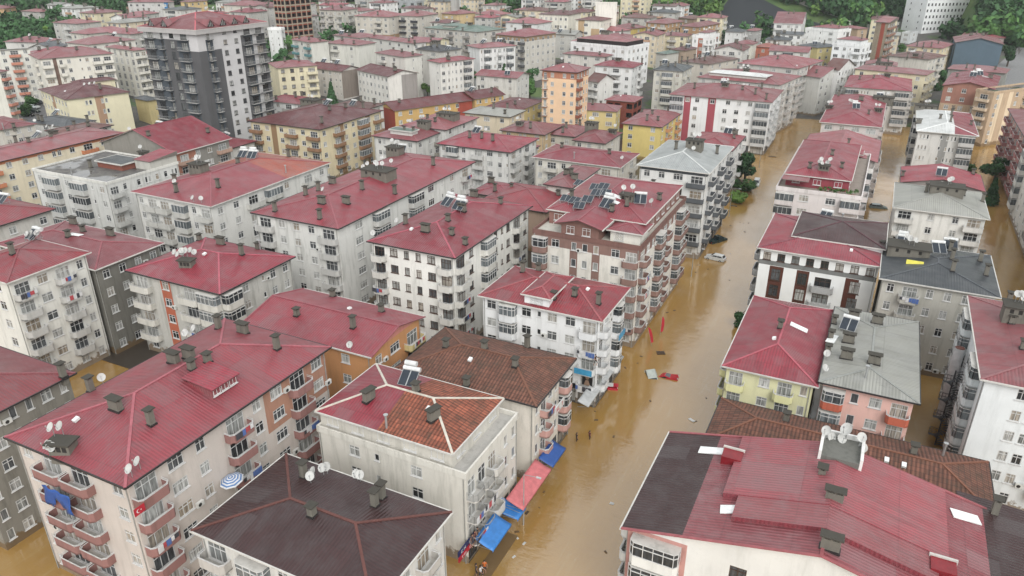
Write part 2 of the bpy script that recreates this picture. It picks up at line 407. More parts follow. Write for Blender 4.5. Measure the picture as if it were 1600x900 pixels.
def dish_mesh():
    if 'dish' in ME: return ME['dish']
    mb = MB(); mb.tube((0,0,-.4), (0,0,.8), .035, n=6, mi=1)
    n, rings = 16, 4; c0 = Vector((0,-.1,.95)); R_ = .43
    t = math.radians(38); nx = Vector((0,-math.cos(t), math.sin(t))); ax = Vector((1,0,0)); ay = nx.cross(ax)
    k = len(mb.v); mb.v.append(tuple(c0-nx*.02))
    for r in range(1, rings+1):
        rr = R_*r/rings
        for i in range(n):
            a = 2*math.pi*i/n; mb.v.append(tuple(c0+ax*rr*math.cos(a)+ay*rr*1.08*math.sin(a)+nx*(.13*(r/rings)**2-.02)))
    for i in range(n):
        j = (i+1) % n; mb.f.append((k, k+1+i, k+1+j)); mb.m.append(0)
        for r in range(rings-1):
            a = k+1+r*n; mb.f.append((a+i, a+n+i, a+n+j, a+j)); mb.m.append(0)
    mb.beam(c0-ay*R_, c0+nx*.5, .03, .03, 1); mb.box(-.05, .05, c0.y+nx.y*.5-.05, c0.y+nx.y*.5+.05, c0.z+nx.z*.5-.05, c0.z+nx.z*.5+.06, 1)
    ME['dish'] = mb.mesh('satellite_dish', [M_DISH, M_STEEL]); return ME['dish']
def solar_mesh(k=0):
    if ('solar', k) in ME: return ME[('solar', k)]
    mb = MB(); n = 2
    for i in range(n):
        x0 = -1.0+i*1.04; mb.quad([(x0, -1.0, .35), (x0+.98, -1.0, .35), (x0+.98, .6, 1.45), (x0, .6, 1.45)], 0); mb.quad([(x0, .63, 1.40), (x0+.98, .63, 1.40), (x0+.98, -.97, .30), (x0, -.97, .30)], 1)
        for p, q in (((x0,-1,.35),(x0,.6,1.45)), ((x0+.98,-1,.35),(x0+.98,.6,1.45)), ((x0,-1,.35),(x0+.98,-1,.35)), ((x0,.6,1.45),(x0+.98,.6,1.45))): mb.beam(p, q, .06, .06, 1)
    for x in (-.9, .9):
        mb.beam((x,-1,-.5), (x,-1,.35), .05, .05, 1); mb.beam((x,.6,-.5), (x,.6,1.45), .05, .05, 1); mb.beam((x,-1,.3), (x,.9,.3), .04, .04, 1)
    mb.tube((-1.05, .85, 1.55), (1.05, .85, 1.55), .27, n=12, mi=2)
    if k: mb.tube((-1.05, 1.3, 1.95), (.4, 1.3, 1.95), .3, n=12, mi=2); mb.beam((-.6,1.3,-.4), (-.6,1.3,1.8), .06, .06, 1)
    ME[('solar', k)] = mb.mesh('solar_water_heater', [plain('solar_panel', (.02,.028,.04), .12), M_STEEL, plain('water_tank', (.62,.63,.62), .3)]); return ME[('solar', k)]
def panel_mesh():
    if 'panel' in ME: return ME['panel']
    mb = MB(); mb.quad([(-.9,-.9,.35), (.9,-.9,.35), (.9,.8,.95), (-.9,.8,.95)], 0); mb.quad([(-.9,.8,.88), (.9,.8,.88), (.9,-.9,.28), (-.9,-.9,.28)], 1)
    mb.beam((0,-.9,.36), (0,.8,.96), .05, .04, 1)
    for p, q in (((-.9,-.9,.33),(-.9,.8,.93)), ((.9,-.9,.33),(.9,.8,.93)), ((-.9,-.9,.33),(.9,-.9,.33)), ((-.9,.8,.93),(.9,.8,.93)), ((-.8,-.8,-.3),(-.8,-.8,.33)), ((.8,-.8,-.3),(.8,-.8,.33)), ((-.8,.7,-.3),(-.8,.7,.9)), ((.8,.7,-.3),(.8,.7,.9))): mb.beam(p, q, .06, .06, 1)
    ME['panel'] = mb.mesh('solar_panel', [plain('solar_panel', (.02,.028,.04), .12), M_STEEL]); return ME['panel']
def ac_mesh():
    if 'ac' in ME: return ME['ac']
    mb = MB(); mb.box(-.42,.42,-.36,-.06,0,.56,0); mb.tube((-.1,-.363,.28), (-.1,-.372,.28), .21, n=14, mi=1); mb.box(-.35,-.3,-.3,.02,-.06,0,1); mb.box(.3,.35,-.3,.02,-.06,0,1)
    ME['ac'] = mb.mesh('air_conditioner', [plain('ac_casing', (.6,.6,.57), .5), M_INT]); return ME['ac']
def liftbox_mesh(k=0):
    if ('lift', k) in ME: return ME[('lift', k)]
    mb = MB(); w, d, h = ((1.05, .65, .95), (1.7, 1.2, 2.0), (3.0, 1.8, 1.4))[k]
    mb.box(-w, w, -d, d, -1.2, h, 0); mb.box(-w-.22, w+.22, -d-.22, d+.22, h, h+.16, 1)
    for x in (-w*.55, 0, w*.55): mb.box(x-.22, x+.22, -d-.01, -d+.02, h-.75, h-.2, 2)
    ME[('lift', k)] = mb.mesh('rooftop_flue_block', [M_CONC, M_CONCD, M_INT]); return ME[('lift', k)]
def sheet_mesh(k):
    if ('sheet', k) in ME: return ME[('sheet', k)]
    w, h = {'w': (.9, 2.2), 'W': (2.4, 1.1), 'h': (.45, .6), 'W2': (.75, 3.2)}[k]
    mb = MB(); mb.box(-w/2, w/2, -h/2, h/2, .03, .12 if k != 'h' else .3, 0)
    ME[('sheet', k)] = mb.mesh('skylight', [plain('rooflight_white', (.78,.8,.79), .25)]); return ME[('sheet', k)]

def weld(o):
    import bmesh
    bm = bmesh.new(); bm.from_mesh(o.data); bmesh.ops.remove_doubles(bm, verts=bm.verts, dist=.002); bm.to_mesh(o.data); bm.free()
# ------------------------------------------------------------------ facades
WT = {'w': 3, 'W': 3.6, 'D': 3.4, 'n': 1.7, 'b': 3.8, 'g': 3.8, 'x': 3.8, 'r': 3.4, 'c': 2.4, 's': 1.6, 'S': 2.4, '.': 1.6, '-': .7, 'q': 3.2, 'o': 3.0, 'f': 2.6}
PEND = []      # windows and balconies waiting for the visibility test
BV, BF = [], []
def solid(root_m, mb):
    n = len(BV)
    BV.extend([root_m @ Vector(p) for p in mb.v]); BF.extend([tuple(n+i for i in f) for f in mb.f])
class Cut:
    """one wall plane cut into a grid round its openings"""
    def __init__(s, mb, side, wid, W, z0, z1):
        s.mb, s.side, s.wid, s.W, s.z0, s.z1 = mb, side, wid, W, z0, z1; s.h = []; s.reg = []
    def pt(s, u, z, d=0):
        if s.side == 'l': return (u, d, z)
        if s.side == 'r': return (s.W-d, u, z)
    def done(s):
        us = sorted({0, s.wid} | {round(x, 3) for h in s.h for x in h[:2]} | {round(x, 3) for r in s.reg for x in r[:2]})
        us = [u for u in us if 0 <= u <= s.wid]; zs = sorted({s.z0, s.z1} | {round(x, 3) for h in s.h for x in h[2:4]} | {round(x, 3) for r in s.reg for x in r[2:4]})
        zs = [z for z in zs if s.z0 <= z <= s.z1]
        for a, b in zip(us, us[1:]):
            if b-a < .002: continue
            cm = (a+b)/2; run = None
            for c, d in zip(zs, zs[1:]):
                if d-c < .002: continue
                cz = (c+d)/2; mi = 0; hole = False
                for h in s.h:
                    if h[0] < cm < h[1] and h[2] < cz < h[3]: hole = True; break
                if hole: mi = -1
                else:
                    for r in s.reg:
                        if r[0] <= cm <= r[1] and r[2] <= cz <= r[3]: mi = r[4]
                if run and run[2] == mi: run[1] = d
                else:
                    if run and run[2] >= 0: s.mb.quad([s.pt(a, run[0]), s.pt(b, run[0]), s.pt(b, run[1]), s.pt(a, run[1])], run[2])
                    run = [c, d, mi]
            if run and run[2] >= 0: s.mb.quad([s.pt(a, run[0]), s.pt(b, run[0]), s.pt(b, run[1]), s.pt(a, run[1])], run[2])
        for (a, b, c, d, dep, mi) in s.h:
            p = s.pt
            s.mb.quad([p(a,c), p(b,c), p(b,c,dep), p(a,c,dep)], mi); s.mb.quad([p(a,d,dep), p(b,d,dep), p(b,d), p(a,d)], mi)
            s.mb.quad([p(a,c,dep), p(a,d,dep), p(a,d), p(a,c)], mi); s.mb.quad([p(b,c), p(b,d), p(b,d,dep), p(b,c,dep)], mi)
            s.mb.quad([p(a,c,dep), p(b,c,dep), p(b,d,dep), p(a,d,dep)], 3)
def facade(cut, pat, nf, fh, h, o, rnd, base=0.0, shop=False):
    """pat: columns left to right; returns the placements (code, u, z, width)"""
    if not pat: return []
    out = []; tot = sum(WT[c] for c in pat); k = cut.wid/tot; u = 0; sc = min(1.15, max(.55, k))
    rv = 2 if o.get('reveal') else 0
    for c in pat:
        w = WT[c]*k; m = u+w/2; u += w
        if c in 'sS': cut.reg.append((m-w*.4, m+w*.4, cut.z0, h, 1))
        bst = {}
        for f in range(nf):
            z = base + f*fh
            if z < -.5: continue
            if shop and f == 0:
                if c not in '.-s':
                    a = w*.44; cut.h.append((m-a, m+a, .15 if z <= 0 else z+.15, z+2.5, .25, 0)); out.append(('shop', m, z+.15, a*2))
                continue
            cc = c
            if c == 'x': cc = rnd.choice('bgbbg')
            if c in 'wWDS' and rnd.random() < o.get('vary', .0): cc = '.'
            if cc in 'wWS':
                ww = (1.25 if cc != 'W' else 1.95)*min(1.1, sc) ; hh = 1.35; zz = z+.95
                cut.h.append((m-ww/2, m+ww/2, zz, zz+hh, .16, rv)); out.append(('win', m, zz, ww, hh))
            elif cc == 'D':
                for sx in (-.62, .62):
                    ww = .85*sc; cut.h.append((m+sx*sc-ww/2, m+sx*sc+ww/2, z+.95, z+2.3, .16, rv)); out.append(('win', m+sx*sc, z+.95, ww, 1.35))
            elif cc == 'n':
                ww = .6; cut.h.append((m-ww/2, m+ww/2, z+1.3, z+2.2, .14, rv)); out.append(('win', m, z+1.3, ww, .9))
            elif cc == 'f':      # tall dark strip window
                ww = 1.5*sc; cut.h.append((m-ww/2, m+ww/2, z+.35, z+2.45, .2, rv)); out.append(('win', m, z+.35, ww, 2.1))
            elif cc == 'q':
                for sx in (-.85, 0, .85):
                    ww = .5; cut.h.append((m+sx*sc-ww/2, m+sx*sc+ww/2, z+1.0, z+2.2, .14, rv)); out.append(('win', m+sx*sc, z+1.0, ww, 1.2))
            elif cc == 'o':      # raw opening of an unfinished frame
                a = w*.36; cut.h.append((m-a, m+a, z+.5, z+2.2, 1.6, 3))
            elif cc in 'bgr':
                bw = min(4.2, w*.94); dw = min(bw*.72, 2.5)
                if f == 0 and base < .1: 
                    ww = 1.3; cut.h.append((m-ww/2, m+ww/2, z+.95, z+2.3, .16, rv)); out.append(('win', m, z+.95, ww, 1.35)); continue
                if cc != 'g': cut.h.append((m-dw/2, m+dw/2, z+.04, z+2.2, .18, rv)); out.append(('win', m, z+.04, dw, 2.15))
                out.append(('bal', m, z, bw, {'b': 'b', 'g': 'g', 'r': 'r'}[cc]))
            elif cc == 'c':
                cut.h.append((m-.5, m+.5, z+.04, z+2.25, .18, rv)); out.append(('win', m, z+.04, 1.0, 2.2)); 
                if f: out.append(('bal', m, z, 1.9, 'b' if not o.get('rail') else 'r'))
    return out

# ------------------------------------------------------------------ roofs
def roof_geo(kind, x0, x1, y0, y1, z, sl, ax=None):
    """returns MB, height function, ridge lines"""
    mb = MB(); a, b = x1-x0, y1-y0; t = .14; ym, xm = (y0+y1)/2, (x0+x1)/2; lines = []
    c = [(x0,y0), (x1,y0), (x1,y1), (x0,y1)]
    if kind == 'hip':
        alongx = (a >= b) if ax is None else ax == 'x'
        r = min(a, b)/2
        if alongx:
            r2 = min(r, a/2-.01); zr = z+sl*b/2; p, q = (x0+r2, ym, zr), (x1-r2, ym, zr)
            mb.quad([(x0,y0,z), (x1,y0,z), q, p]); mb.quad([(x1,y1,z), (x0,y1,z), p, q]); mb.quad([(x1,y0,z), (x1,y1,z), q]); mb.quad([(x0,y1,z), (x0,y0,z), p])
            fz = lambda x, y: z + min(sl*min(y-y0, y1-y), (zr-z)/r2*min(x-x0, x1-x))
            lines = [((x0,y0,z),p), ((x0,y1,z),p), ((x1,y0,z),q), ((x1,y1,z),q), (p,q)]
        else:
            r2 = min(r, b/2-.01); zr = z+sl*a/2; p, q = (xm, y0+r2, zr), (xm, y1-r2, zr)
            mb.quad([(x0,y0,z), (x1,y0,z), p]); mb.quad([(x1,y1,z), (x0,y1,z), q]); mb.quad([(x1,y0,z), (x1,y1,z), q, p]); mb.quad([(x0,y1,z), (x0,y0,z), p, q])
            fz = lambda x, y: z + min(sl*min(x-x0, x1-x), (zr-z)/r2*min(y-y0, y1-y))
            lines = [((x0,y0,z),p), ((x1,y0,z),p), ((x0,y1,z),q), ((x1,y1,z),q), (p,q)]
    elif kind == 'gable':
        if ax is None: ax = 'x' if a >= b else 'y'
        if ax == 'x':
            zr = z+sl*b/2; p, q = (x0, ym, zr), (x1, ym, zr)
            mb.quad([(x0,y0,z), (x1,y0,z), q, p]); mb.quad([(x1,y1,z), (x0,y1,z), p, q]); fz = lambda x, y: z+sl*min(y-y0, y1-y)
            lines = [(p, q), ((x0,y0,z),p), ((x0,y1,z),p), ((x1,y0,z),q), ((x1,y1,z),q)]
            for X in (x0, x1):
                s_ = 1 if X == x1 else -1
                mb.quad([(X,y0,z-t), (X,ym,zr-t), (X,ym,zr), (X,y0,z)][::s_], 1); mb.quad([(X,ym,zr-t), (X,y1,z-t), (X,y1,z), (X,ym,zr)][::s_], 1)
            mb.quad([(x0,y0,z-t), (x0,ym,zr-t), (x1,ym,zr-t), (x1,y0,z-t)], 1); mb.quad([(x0,ym,zr-t), (x0,y1,z-t), (x1,y1,z-t), (x1,ym,zr-t)], 1)
        else:
            zr = z+sl*a/2; p, q = (xm, y0, zr), (xm, y1, zr)
            mb.quad([(x1,y0,z), (x1,y1,z), q, p]); mb.quad([(x0,y1,z), (x0,y0,z), p, q]); fz = lambda x, y: z+sl*min(x-x0, x1-x)
            lines = [(p, q), ((x0,y0,z),p), ((x1,y0,z),p), ((x0,y1,z),q), ((x1,y1,z),q)]
            for Y in (y0, y1):
                s_ = 1 if Y == y0 else -1
                mb.quad([(x0,Y,z-t), (xm,Y,zr-t), (xm,Y,zr), (x0,Y,z)][::s_], 1); mb.quad([(xm,Y,zr-t), (x1,Y,z-t), (x1,Y,z), (xm,Y,zr)][::s_], 1)
            mb.quad([(x0,y0,z-t), (x0,y1,z-t), (xm,y1,zr-t), (xm,y0,zr-t)], 1); mb.quad([(xm,y0,zr-t), (xm,y1,zr-t), (x1,y1,z-t), (x1,y0,z-t)], 1)
    elif kind == 'shed':   # high along y1
        zr = z+sl*b; mb.quad([(x0,y0,z), (x1,y0,z), (x1,y1,zr), (x0,y1,zr)]); fz = lambda x, y: z+sl*(y-y0)
        mb.quad([(x0,y1,z), (x1,y1,z), (x1,y1,zr), (x0,y1,zr)][::-1], 1); mb.quad([(x1,y0,z), (x1,y1,z), (x1,y1,zr)], 1); mb.quad([(x0,y1,z), (x0,y0,z), (x0,y1,zr)], 1)
    else:
        zr = z; mb.quad([(x0,y0,z), (x1,y0,z), (x1,y1,z), (x0,y1,z)]); fz = lambda x, y: z
    if kind != 'gable': mb.quad([(x, y, z-t) for x, y in reversed(c)], 1)
    for i in range(4):
        if kind == 'gable' and ((ax == 'x') == (i in (1, 3))): continue
        (xa, ya), (xb, yb) = c[i], c[(i+1) % 4]
        mb.quad([(xa,ya,z-t), (xb,yb,z-t), (xb,yb,z), (xa,ya,z)], 1)
    return mb, fz, lines, zr
def bisect_mat(mb, axis, val, mi):
    """splits the faces of a roof at a plane and gives those beyond it another sheet"""
    f2, m2 = [], []; v = mb.v
    for f, m in zip(mb.f, mb.m):
        ps = [v[i] for i in f]; A, B_ = [], []
        for i in range(len(ps)):
            p, q = ps[i], ps[(i+1) % len(ps)]; a, b = p[axis]-val, q[axis]-val
            (A if a < 0 else B_).append(p)
            if a*b < 0:
                t = a/(a-b); r = tuple(p[j]+(q[j]-p[j])*t for j in range(3)); A.append(r); B_.append(r)
        for P_, mm in ((A, m), (B_, mi if m == 0 else m)):
            if len(P_) >= 3: n = len(v); v += P_; f2.append(tuple(range(n, n+len(P_)))); m2.append(mm)
    mb.f, mb.m = f2, m2
def add_roof(root, Mw, kind, rect, z, rc, o, name='roof', caps=True, gut=True, D=100):
    x0, x1, y0, y1 = rect; sl = o.get('sl', .27)
    mb, fz, lines, zr = roof_geo(kind, x0, x1, y0, y1, z, sl, o.get('ax'))
    mats = [TILE[rc]() if rc in TILE else (flatmat() if rc == 'felt' else roofmat(rc)), wallmat(o.get('fascia', (120,112,104)), .6)]
    if o.get('split'):
        axis, val, c2 = o['split']; mats.append(TILE[c2]() if c2 in TILE else roofmat(c2)); bisect_mat(mb, axis, (x0, y0)[axis]+val*((x1-x0), (y1-y0))[axis], 2)
    solid(Mw, mb)
    ro = mb.build(name, mats, root, uv=True)
    if caps and lines and D < 330 and kind != 'flat':
        cp = MB(); w = .26 if D < 150 else .3
        for p, q in lines:
            if (Vector(p)-Vector(q)).length > .5: cp.beam((p[0],p[1],p[2]+.02), (q[0],q[1],q[2]+.02), w, .09)
        cc = o.get('cap')
        if cc is None:
            base = lin(ROOFC[rc]) if rc in ROOFC else (.12,.06,.045); g = sum(base)/3
            cm = plain('ridge_cap_'+rc, tuple(min(.7, (.7*x+.3*g)*1.05+.008) for x in base), .5)
        else: cm = plain('ridge_cap_%d_%d_%d' % cc, lin(cc), .7)
        cp.build('ridge_cap', [cm], ro)
    if gut and D < 260 and kind in ('hip', 'gable', 'flat'):
        g = MB(); w = .13; d = w/2
        ed = [((x0-d,y0-d),(x1+d,y0-d)), ((x1+d,y0-d),(x1+d,y1+d)), ((x1+d,y1+d),(x0-d,y1+d)), ((x0-d,y1+d),(x0-d,y0-d))]
        for i, (p, q) in enumerate(ed):
            if kind == 'gable' and ((o.get('ax') == 'x') == (i in (1, 3))): continue
            g.beam((*p, z-.08), (*q, z-.08), w, .17 if kind != 'flat' else .3)
        g.build('gutter', [M_GUT_W if o.get('gut') == 'w' else M_GUT_D], ro)
    return ro, fz, zr
TILE = {'terra': lambda: tilemat('terracotta', (146,84,64), .6), 'tilebrown': lambda: tilemat('brown', (112,74,60), .55), 'tilepale': lambda: tilemat('pale', (150,86,70), .45)}
CAMP = [Vector((0,0,HC)), Vector((6,0,HC)), Vector((-6,0,HC)), Vector((0,0,HC+4)), Vector((0,-5,HC-4))]

# ------------------------------------------------------------------ a building
BL = {}
def corners(L, F, R_, B, hb, o):
    P = {k: ((p.copy() if isinstance(p, Vector) else ung(*p, hb)) if p else None) for k, p in zip('LFRB', (L, F, R_, B))}
    L, F, R_, B = (P[k] for k in 'LFRB')
    x = None
    if F is None: F = L + R_ - B
    if R_ is None and B is not None and L is not None: R_ = B + F - L
    if L is None and B is not None and R_ is not None: L = F + B - R_
    def perp(v, s): v = Vector((v.x, v.y, 0)).normalized(); return Vector((-v.y, v.x, 0))*s
    if L is None: L = F + perp(R_-F, 1)*o['Wm']      # left edge is square to the right one
    if R_ is None: R_ = F + perp(L-F, -1)*o['Dm']
    if o.get('Wm'): L = F + (L-F).normalized()*o['Wm']
    if o.get('Dm'): R_ = F + (R_-F).normalized()*o['Dm']
    p, q = R_-F, L-F; p.z = q.z = 0
    a1 = math.atan2(p.y, p.x); a2 = math.atan2(q.y, q.x)-math.pi/2
    d = (a2-a1+math.pi) % (2*math.pi)-math.pi
    ang = a1 + d*q.length/(p.length+q.length)
    s = ang/(math.pi/2); sn = round(s)*math.pi/2
    if abs(ang-sn) < math.radians(o.get('snap', 7)): ang = sn
    up = Vector((math.cos(ang), math.sin(ang), 0)); uq = Vector((-up.y, up.x, 0))
    D = p.dot(up); Wd = q.dot(uq)
    # keep the centre of the measured quadrilateral
    c = F + (p+q)/2; F2 = c - up*D/2 - uq*Wd/2
    return F2, up, uq, D, Wd
def b(id, L=None, F=None, R_=None, B=None, h=15, wall=(205,203,195), roof='red', rk='hip', l='', r='', lab='', grp=None, cat='building', name='apartment_building', **o):
    F, up, uq, Dp, Wd = corners(L, F, R_, B, h, o)
    g = max(0, ground0((F+up*Dp/2+uq*Wd/2).x, (F+up*Dp/2+uq*Wd/2).y)); 
    ov = o.get('ov', .55); 
    W_, D_ = Wd-2*ov, Dp-2*ov
    if rk == 'gable' and o.get('ax') is None: o['ax'] = 'x' if W_ >= D_ else 'y'
    org = F + uq*(Wd-ov) + up*ov     # left corner of the walls; x runs L->F = -uq, y runs F->R = up
    rz = math.atan2(-uq.y, -uq.x)
    root = empty(name, (org.x, org.y, g), rz)
    Mw = Matrix.Translation((org.x, org.y, g)) @ Matrix.Rotation(rz, 4, 'Z')
    ctr = Mw @ Vector((W_/2, D_/2, h)); dist = (ctr-Vector((0,0,HC))).length
    tag(root, lab, cat, grp)
    rnd = random.Random(id); near = dist < 165
    fh0 = o.get('fh', 2.88); nf = max(1, round((h-.2)/fh0)); fh = (h-.12)/nf
    wm = wallmat(wall, o.get('dirt', .5), o.get('wk', 'plaster')); am = wallmat(o.get('acc', (150,60,64)), .4); rv = wallmat(o.get('reveal', (90,50,45)), .3)
    mats = [wm, am, rv, M_INT]
    mb = MB(); place = []
    for side, wid, pat, top in (('l', W_, l, o.get('ltop')), ('r', D_, r, o.get('rtop'))):
        cut = Cut(mb, side, wid, W_, -2.5, h-.02)
        sh = side in o.get('shop', '')
        if top is not None:
            pl = facade(cut, pat, nf-1, fh, h, o, rnd, 0, sh) + facade(cut, top, 1, fh, h, o, rnd, (nf-1)*fh)
        else: pl = facade(cut, pat, nf, fh, h, o, rnd, 0, sh)
        for (a, b_, c, d) in o.get('band', ()):
            cut.reg.append((wid*a, wid*b_, c*fh, h if d > 90 else d*fh, 1))
        for (s_, a, b_, c, d, mi) in o.get('reg', ()):
            if s_ == side: cut.reg.append((wid*a, wid*b_, c*fh, h if d > 90 else d*fh, mi))
        cut.done(); place += [(side,)+p for p in pl]
    mb.quad([(W_,D_,-2.5), (0,D_,-2.5), (0,D_,h-.02), (W_,D_,h-.02)]); mb.quad([(0,D_,-2.5), (0,0,-2.5), (0,0,h-.02), (0,D_,h-.02)])
    rect = (-ov, W_+ov, -ov, D_+ov)
    if o.get('rr'):   # roof rectangle given as insets from the four sides x0,x1,y0,y1
        i = o['rr']; rect = (i[0], W_-i[1], i[2], D_-i[3])
    rz_ = h + o.get('rup', 0)
    rr2 = rect
    ax = o.get('ax')
    if rk == 'gable' and not o.get('rr'):
        sl = o.get('sl', .27); top_ = h+sl*(D_/2+ov) if ax == 'x' else h+sl*(W_/2+ov); e = sl*ov
        if ax == 'x':
            for X, s_ in ((W_, 1), (0, -1)): mb.quad([(X,0,h-.02), (X,D_,h-.02), (X,D_,h+e-.1), (X,D_/2,top_-.1), (X,0,h+e-.1)][::s_], o.get('gm', 0))
        else:
            for Y, s_ in ((0, 1), (D_, -1)): mb.quad([(0,Y,h-.02), (W_,Y,h-.02), (W_,Y,h+e-.1), (W_/2,Y,top_-.1), (0,Y,h+e-.1)][::s_], o.get('gm', 0))
    wo = mb.build('wall', mats, root); solid(Mw, mb)
    fz = lambda x, y: h
    if rk == 'flat' or o.get('rr'):
        pm = MB(); t = .22; ph = o.get('ph', .55)
        x0, x1, y0, y1 = (-.12, W_+.12, -.12, D_+.12); z0 = h-.25
        pm.box(x0, x1, y0, y0+t, z0, h+ph); pm.box(x0, x1, y1-t, y1, z0, h+ph); pm.box(x0, x0+t, y0+t, y1-t, z0, h+ph); pm.box(x1-t, x1, y0+t, y1-t, z0, h+ph)
        pm.build('parapet', [wallmat(o.get('par', wall), .6)], root); solid(Mw, pm)
        fl = MB(); fl.quad([(x0+t,y0+t,h+.02), (x1-t,y0+t,h+.02), (x1-t,y1-t,h+.02), (x0+t,y1-t,h+.02)]); ro = fl.build('terrace' if o.get('rr') else 'roof', [flatmat() if not o.get('deck') else wallmat(o['deck'], .5)], root, uv=True); solid(Mw, fl)
        fz = lambda x, y: h+.02
    if rk != 'flat':
        if o.get('rup'):
            at = MB(); x0, x1, y0, y1 = rect; i = .35
            at.box(x0+i, x1-i, y0+i, y1-i, h+.03, rz_-.14, 0)
            at.build('attic', [wallmat(o.get('attic', wall), .5)], root); solid(Mw, at)
            if near or dist < 230:
                for (side, c_, a, b_) in (('l', y0+i, x0+i, x1-i), ('r', x1-i, y0+i, y1-i)):
                    k = int((b_-a)/3.2)
                    for q in range(k):
                        u = a+(b_-a)*(q+.5)/k
                        if o['rup'] > 1.9: place.append(('A'+side, 'win', u, h+.75, 1.5, 1.15, c_))
        ro, fz, zr = add_roof(root, Mw, rk, rect, rz_, roof, o, D=dist)
        f0 = fz
        def fz(x, y, f0=f0, rect=rect):
            return f0(x, y) if rect[0] <= x <= rect[1] and rect[2] <= y <= rect[3] else h+.02
    Mi = Mw.inverted()
    info = dict(root=root, M=Mw, Mi=Mi, W=W_, D=D_, h=h, g=g, fz=fz, roof=ro, ctr=ctr, dist=dist, id=id, wm=wm, near=near, rect=rect, fh=fh, nf=nf, lab=lab)
    BL[id] = info
    # ---- what stands on the roof
    def hit(px, py):
        z = g+h+1
        for _ in range(12):
            p = un(px, py, z); q = Mi @ p
            z = z*.4 + .6*(g + (fz(q.x, q.y)))
        q = Mi @ un(px, py, z); return q
    items = []
    for it in o.get('on', ()):
        k, px, py = it[:3]; q = hit(px, py)
        if not (rect[0] < q.x < rect[1] and rect[2] < q.y < rect[3]) and not o.get('rr') and rk != 'flat':
            q.x = min(max(q.x, rect[0]+.3), rect[1]-.3); q.y = min(max(q.y, rect[2]+.3), rect[3]-.3); q.z = fz(q.x, q.y)
        items.append((k, q, it[3] if len(it) > 3 else 0))
    for _ in range(o.get('auto', 0 if o.get('on') or rk in ('flat', 'shed') or W_*D_ < 60 else 3)):
        x = rnd.uniform(rect[0]+1.2, rect[1]-1.2); y = rnd.uniform(rect[2]+1.2, rect[3]-1.2)
        items.append((rnd.choice('ccdekcs' if dist < 420 else 'cccd'), Vector((x, y, fz(x, y))), 0))
    for k, q, rot in items:
        loc = (q.x, q.y, fz(q.x, q.y)); rr_ = math.radians(rot) - rz
        if k in 'cdelm': inst('chimney', chimney_mesh(k), ro, loc, rr_)
        elif k == 'k': inst('satellite_dish', dish_mesh(), ro, loc, -rz + rnd.uniform(-.5, .9))
        elif k == 'K':
            for i in range(3): inst('satellite_dish', dish_mesh(), ro, (loc[0]+rnd.uniform(-1,1), loc[1]+rnd.uniform(-.8,.8), loc[2]+rnd.uniform(-.1,.3)), -rz+rnd.uniform(-.5,.9))
        elif k == 's': inst('solar_water_heater', solar_mesh(0), ro, loc, -rz + rnd.uniform(-.3,.3))
        elif k == 'p': inst('solar_panel', panel_mesh(), ro, loc, -rz + rnd.uniform(-.15,.15))
        elif k == 'T': inst('solar_water_heater', solar_mesh(1), ro, loc, -rz + rnd.uniform(-.3,.3))
        elif k in 'wWhv':
            s_ = inst('skylight', sheet_mesh({'w': 'w', 'W': 'W', 'h': 'h', 'v': 'W2'}[k]), ro, loc, rr_)
            e = .3; nv = Vector((-(fz(q.x+e, q.y)-fz(q.x-e, q.y))/(2*e), -(fz(q.x, q.y+e)-fz(q.x, q.y-e))/(2*e), 1)).normalized()
            s_.rotation_euler = (Vector((0,0,1)).rotation_difference(nv).to_matrix() @ Matrix.Rotation(rr_, 3, 'Z')).to_euler()
        elif k in '123':
            inst('rooftop_flue_block', liftbox_mesh(int(k)-1), ro, loc, rr_)
            hb_ = (1.05, 2.15, 1.5)[int(k)-1]
            if dist < 300:
                for i in range(3 if k != '1' else 2): inst('satellite_dish', dish_mesh(), ro, (loc[0]+rnd.uniform(-1.1,1.1), loc[1]+rnd.uniform(-.7,.7), loc[2]+hb_+.2), -rz+rnd.uniform(-.4,.8))
    # ---- windows and balconies wait for the visibility test
    bm = wallmat(o['bal'], .5) if o.get('bal') else wm
    fr = o.get('fr', 'w')
    for p in place:
        side = p[0]
        if side[0] == 'A':
            _, _, u, z, ww, hh, c_ = p
            loc = (u, c_-.02, z) if side[1] == 'l' else (c_+.02, u, z)
            PEND.append((info, 'win', loc, side[1], ww, hh, fr, None)); continue
        kind, u, z = p[1:4]
        if kind == 'bal':
            loc = (u, 0, z) if side == 'l' else (W_, u, z); PEND.append((info, 'bal', loc, side, p[4], p[5], fr, bm))
        else:
            ww, hh = (p[4], p[5]) if kind == 'win' else (p[4], 2.3)
            loc = (u, .02, z) if side == 'l' else (W_-.02, u, z)
            if kind == 'shop': loc = (u, .1, z) if side == 'l' else (W_-.1, u, z)
            PEND.append((info, 'win', loc, side, ww, hh, fr if kind == 'win' else 'd', None))
    if dist < 240 and l:
        for (x, y) in ((W_-.25, -.09), (.25, -.09), (W_+.09, D_-.3)):
            d = MB(); d.tube((x, y, -.5), (x, y, h-.2), .055, n=6); d.build('drainpipe', [plain('drainpipe_grey', (.3,.3,.28), .5)], root)
    return info
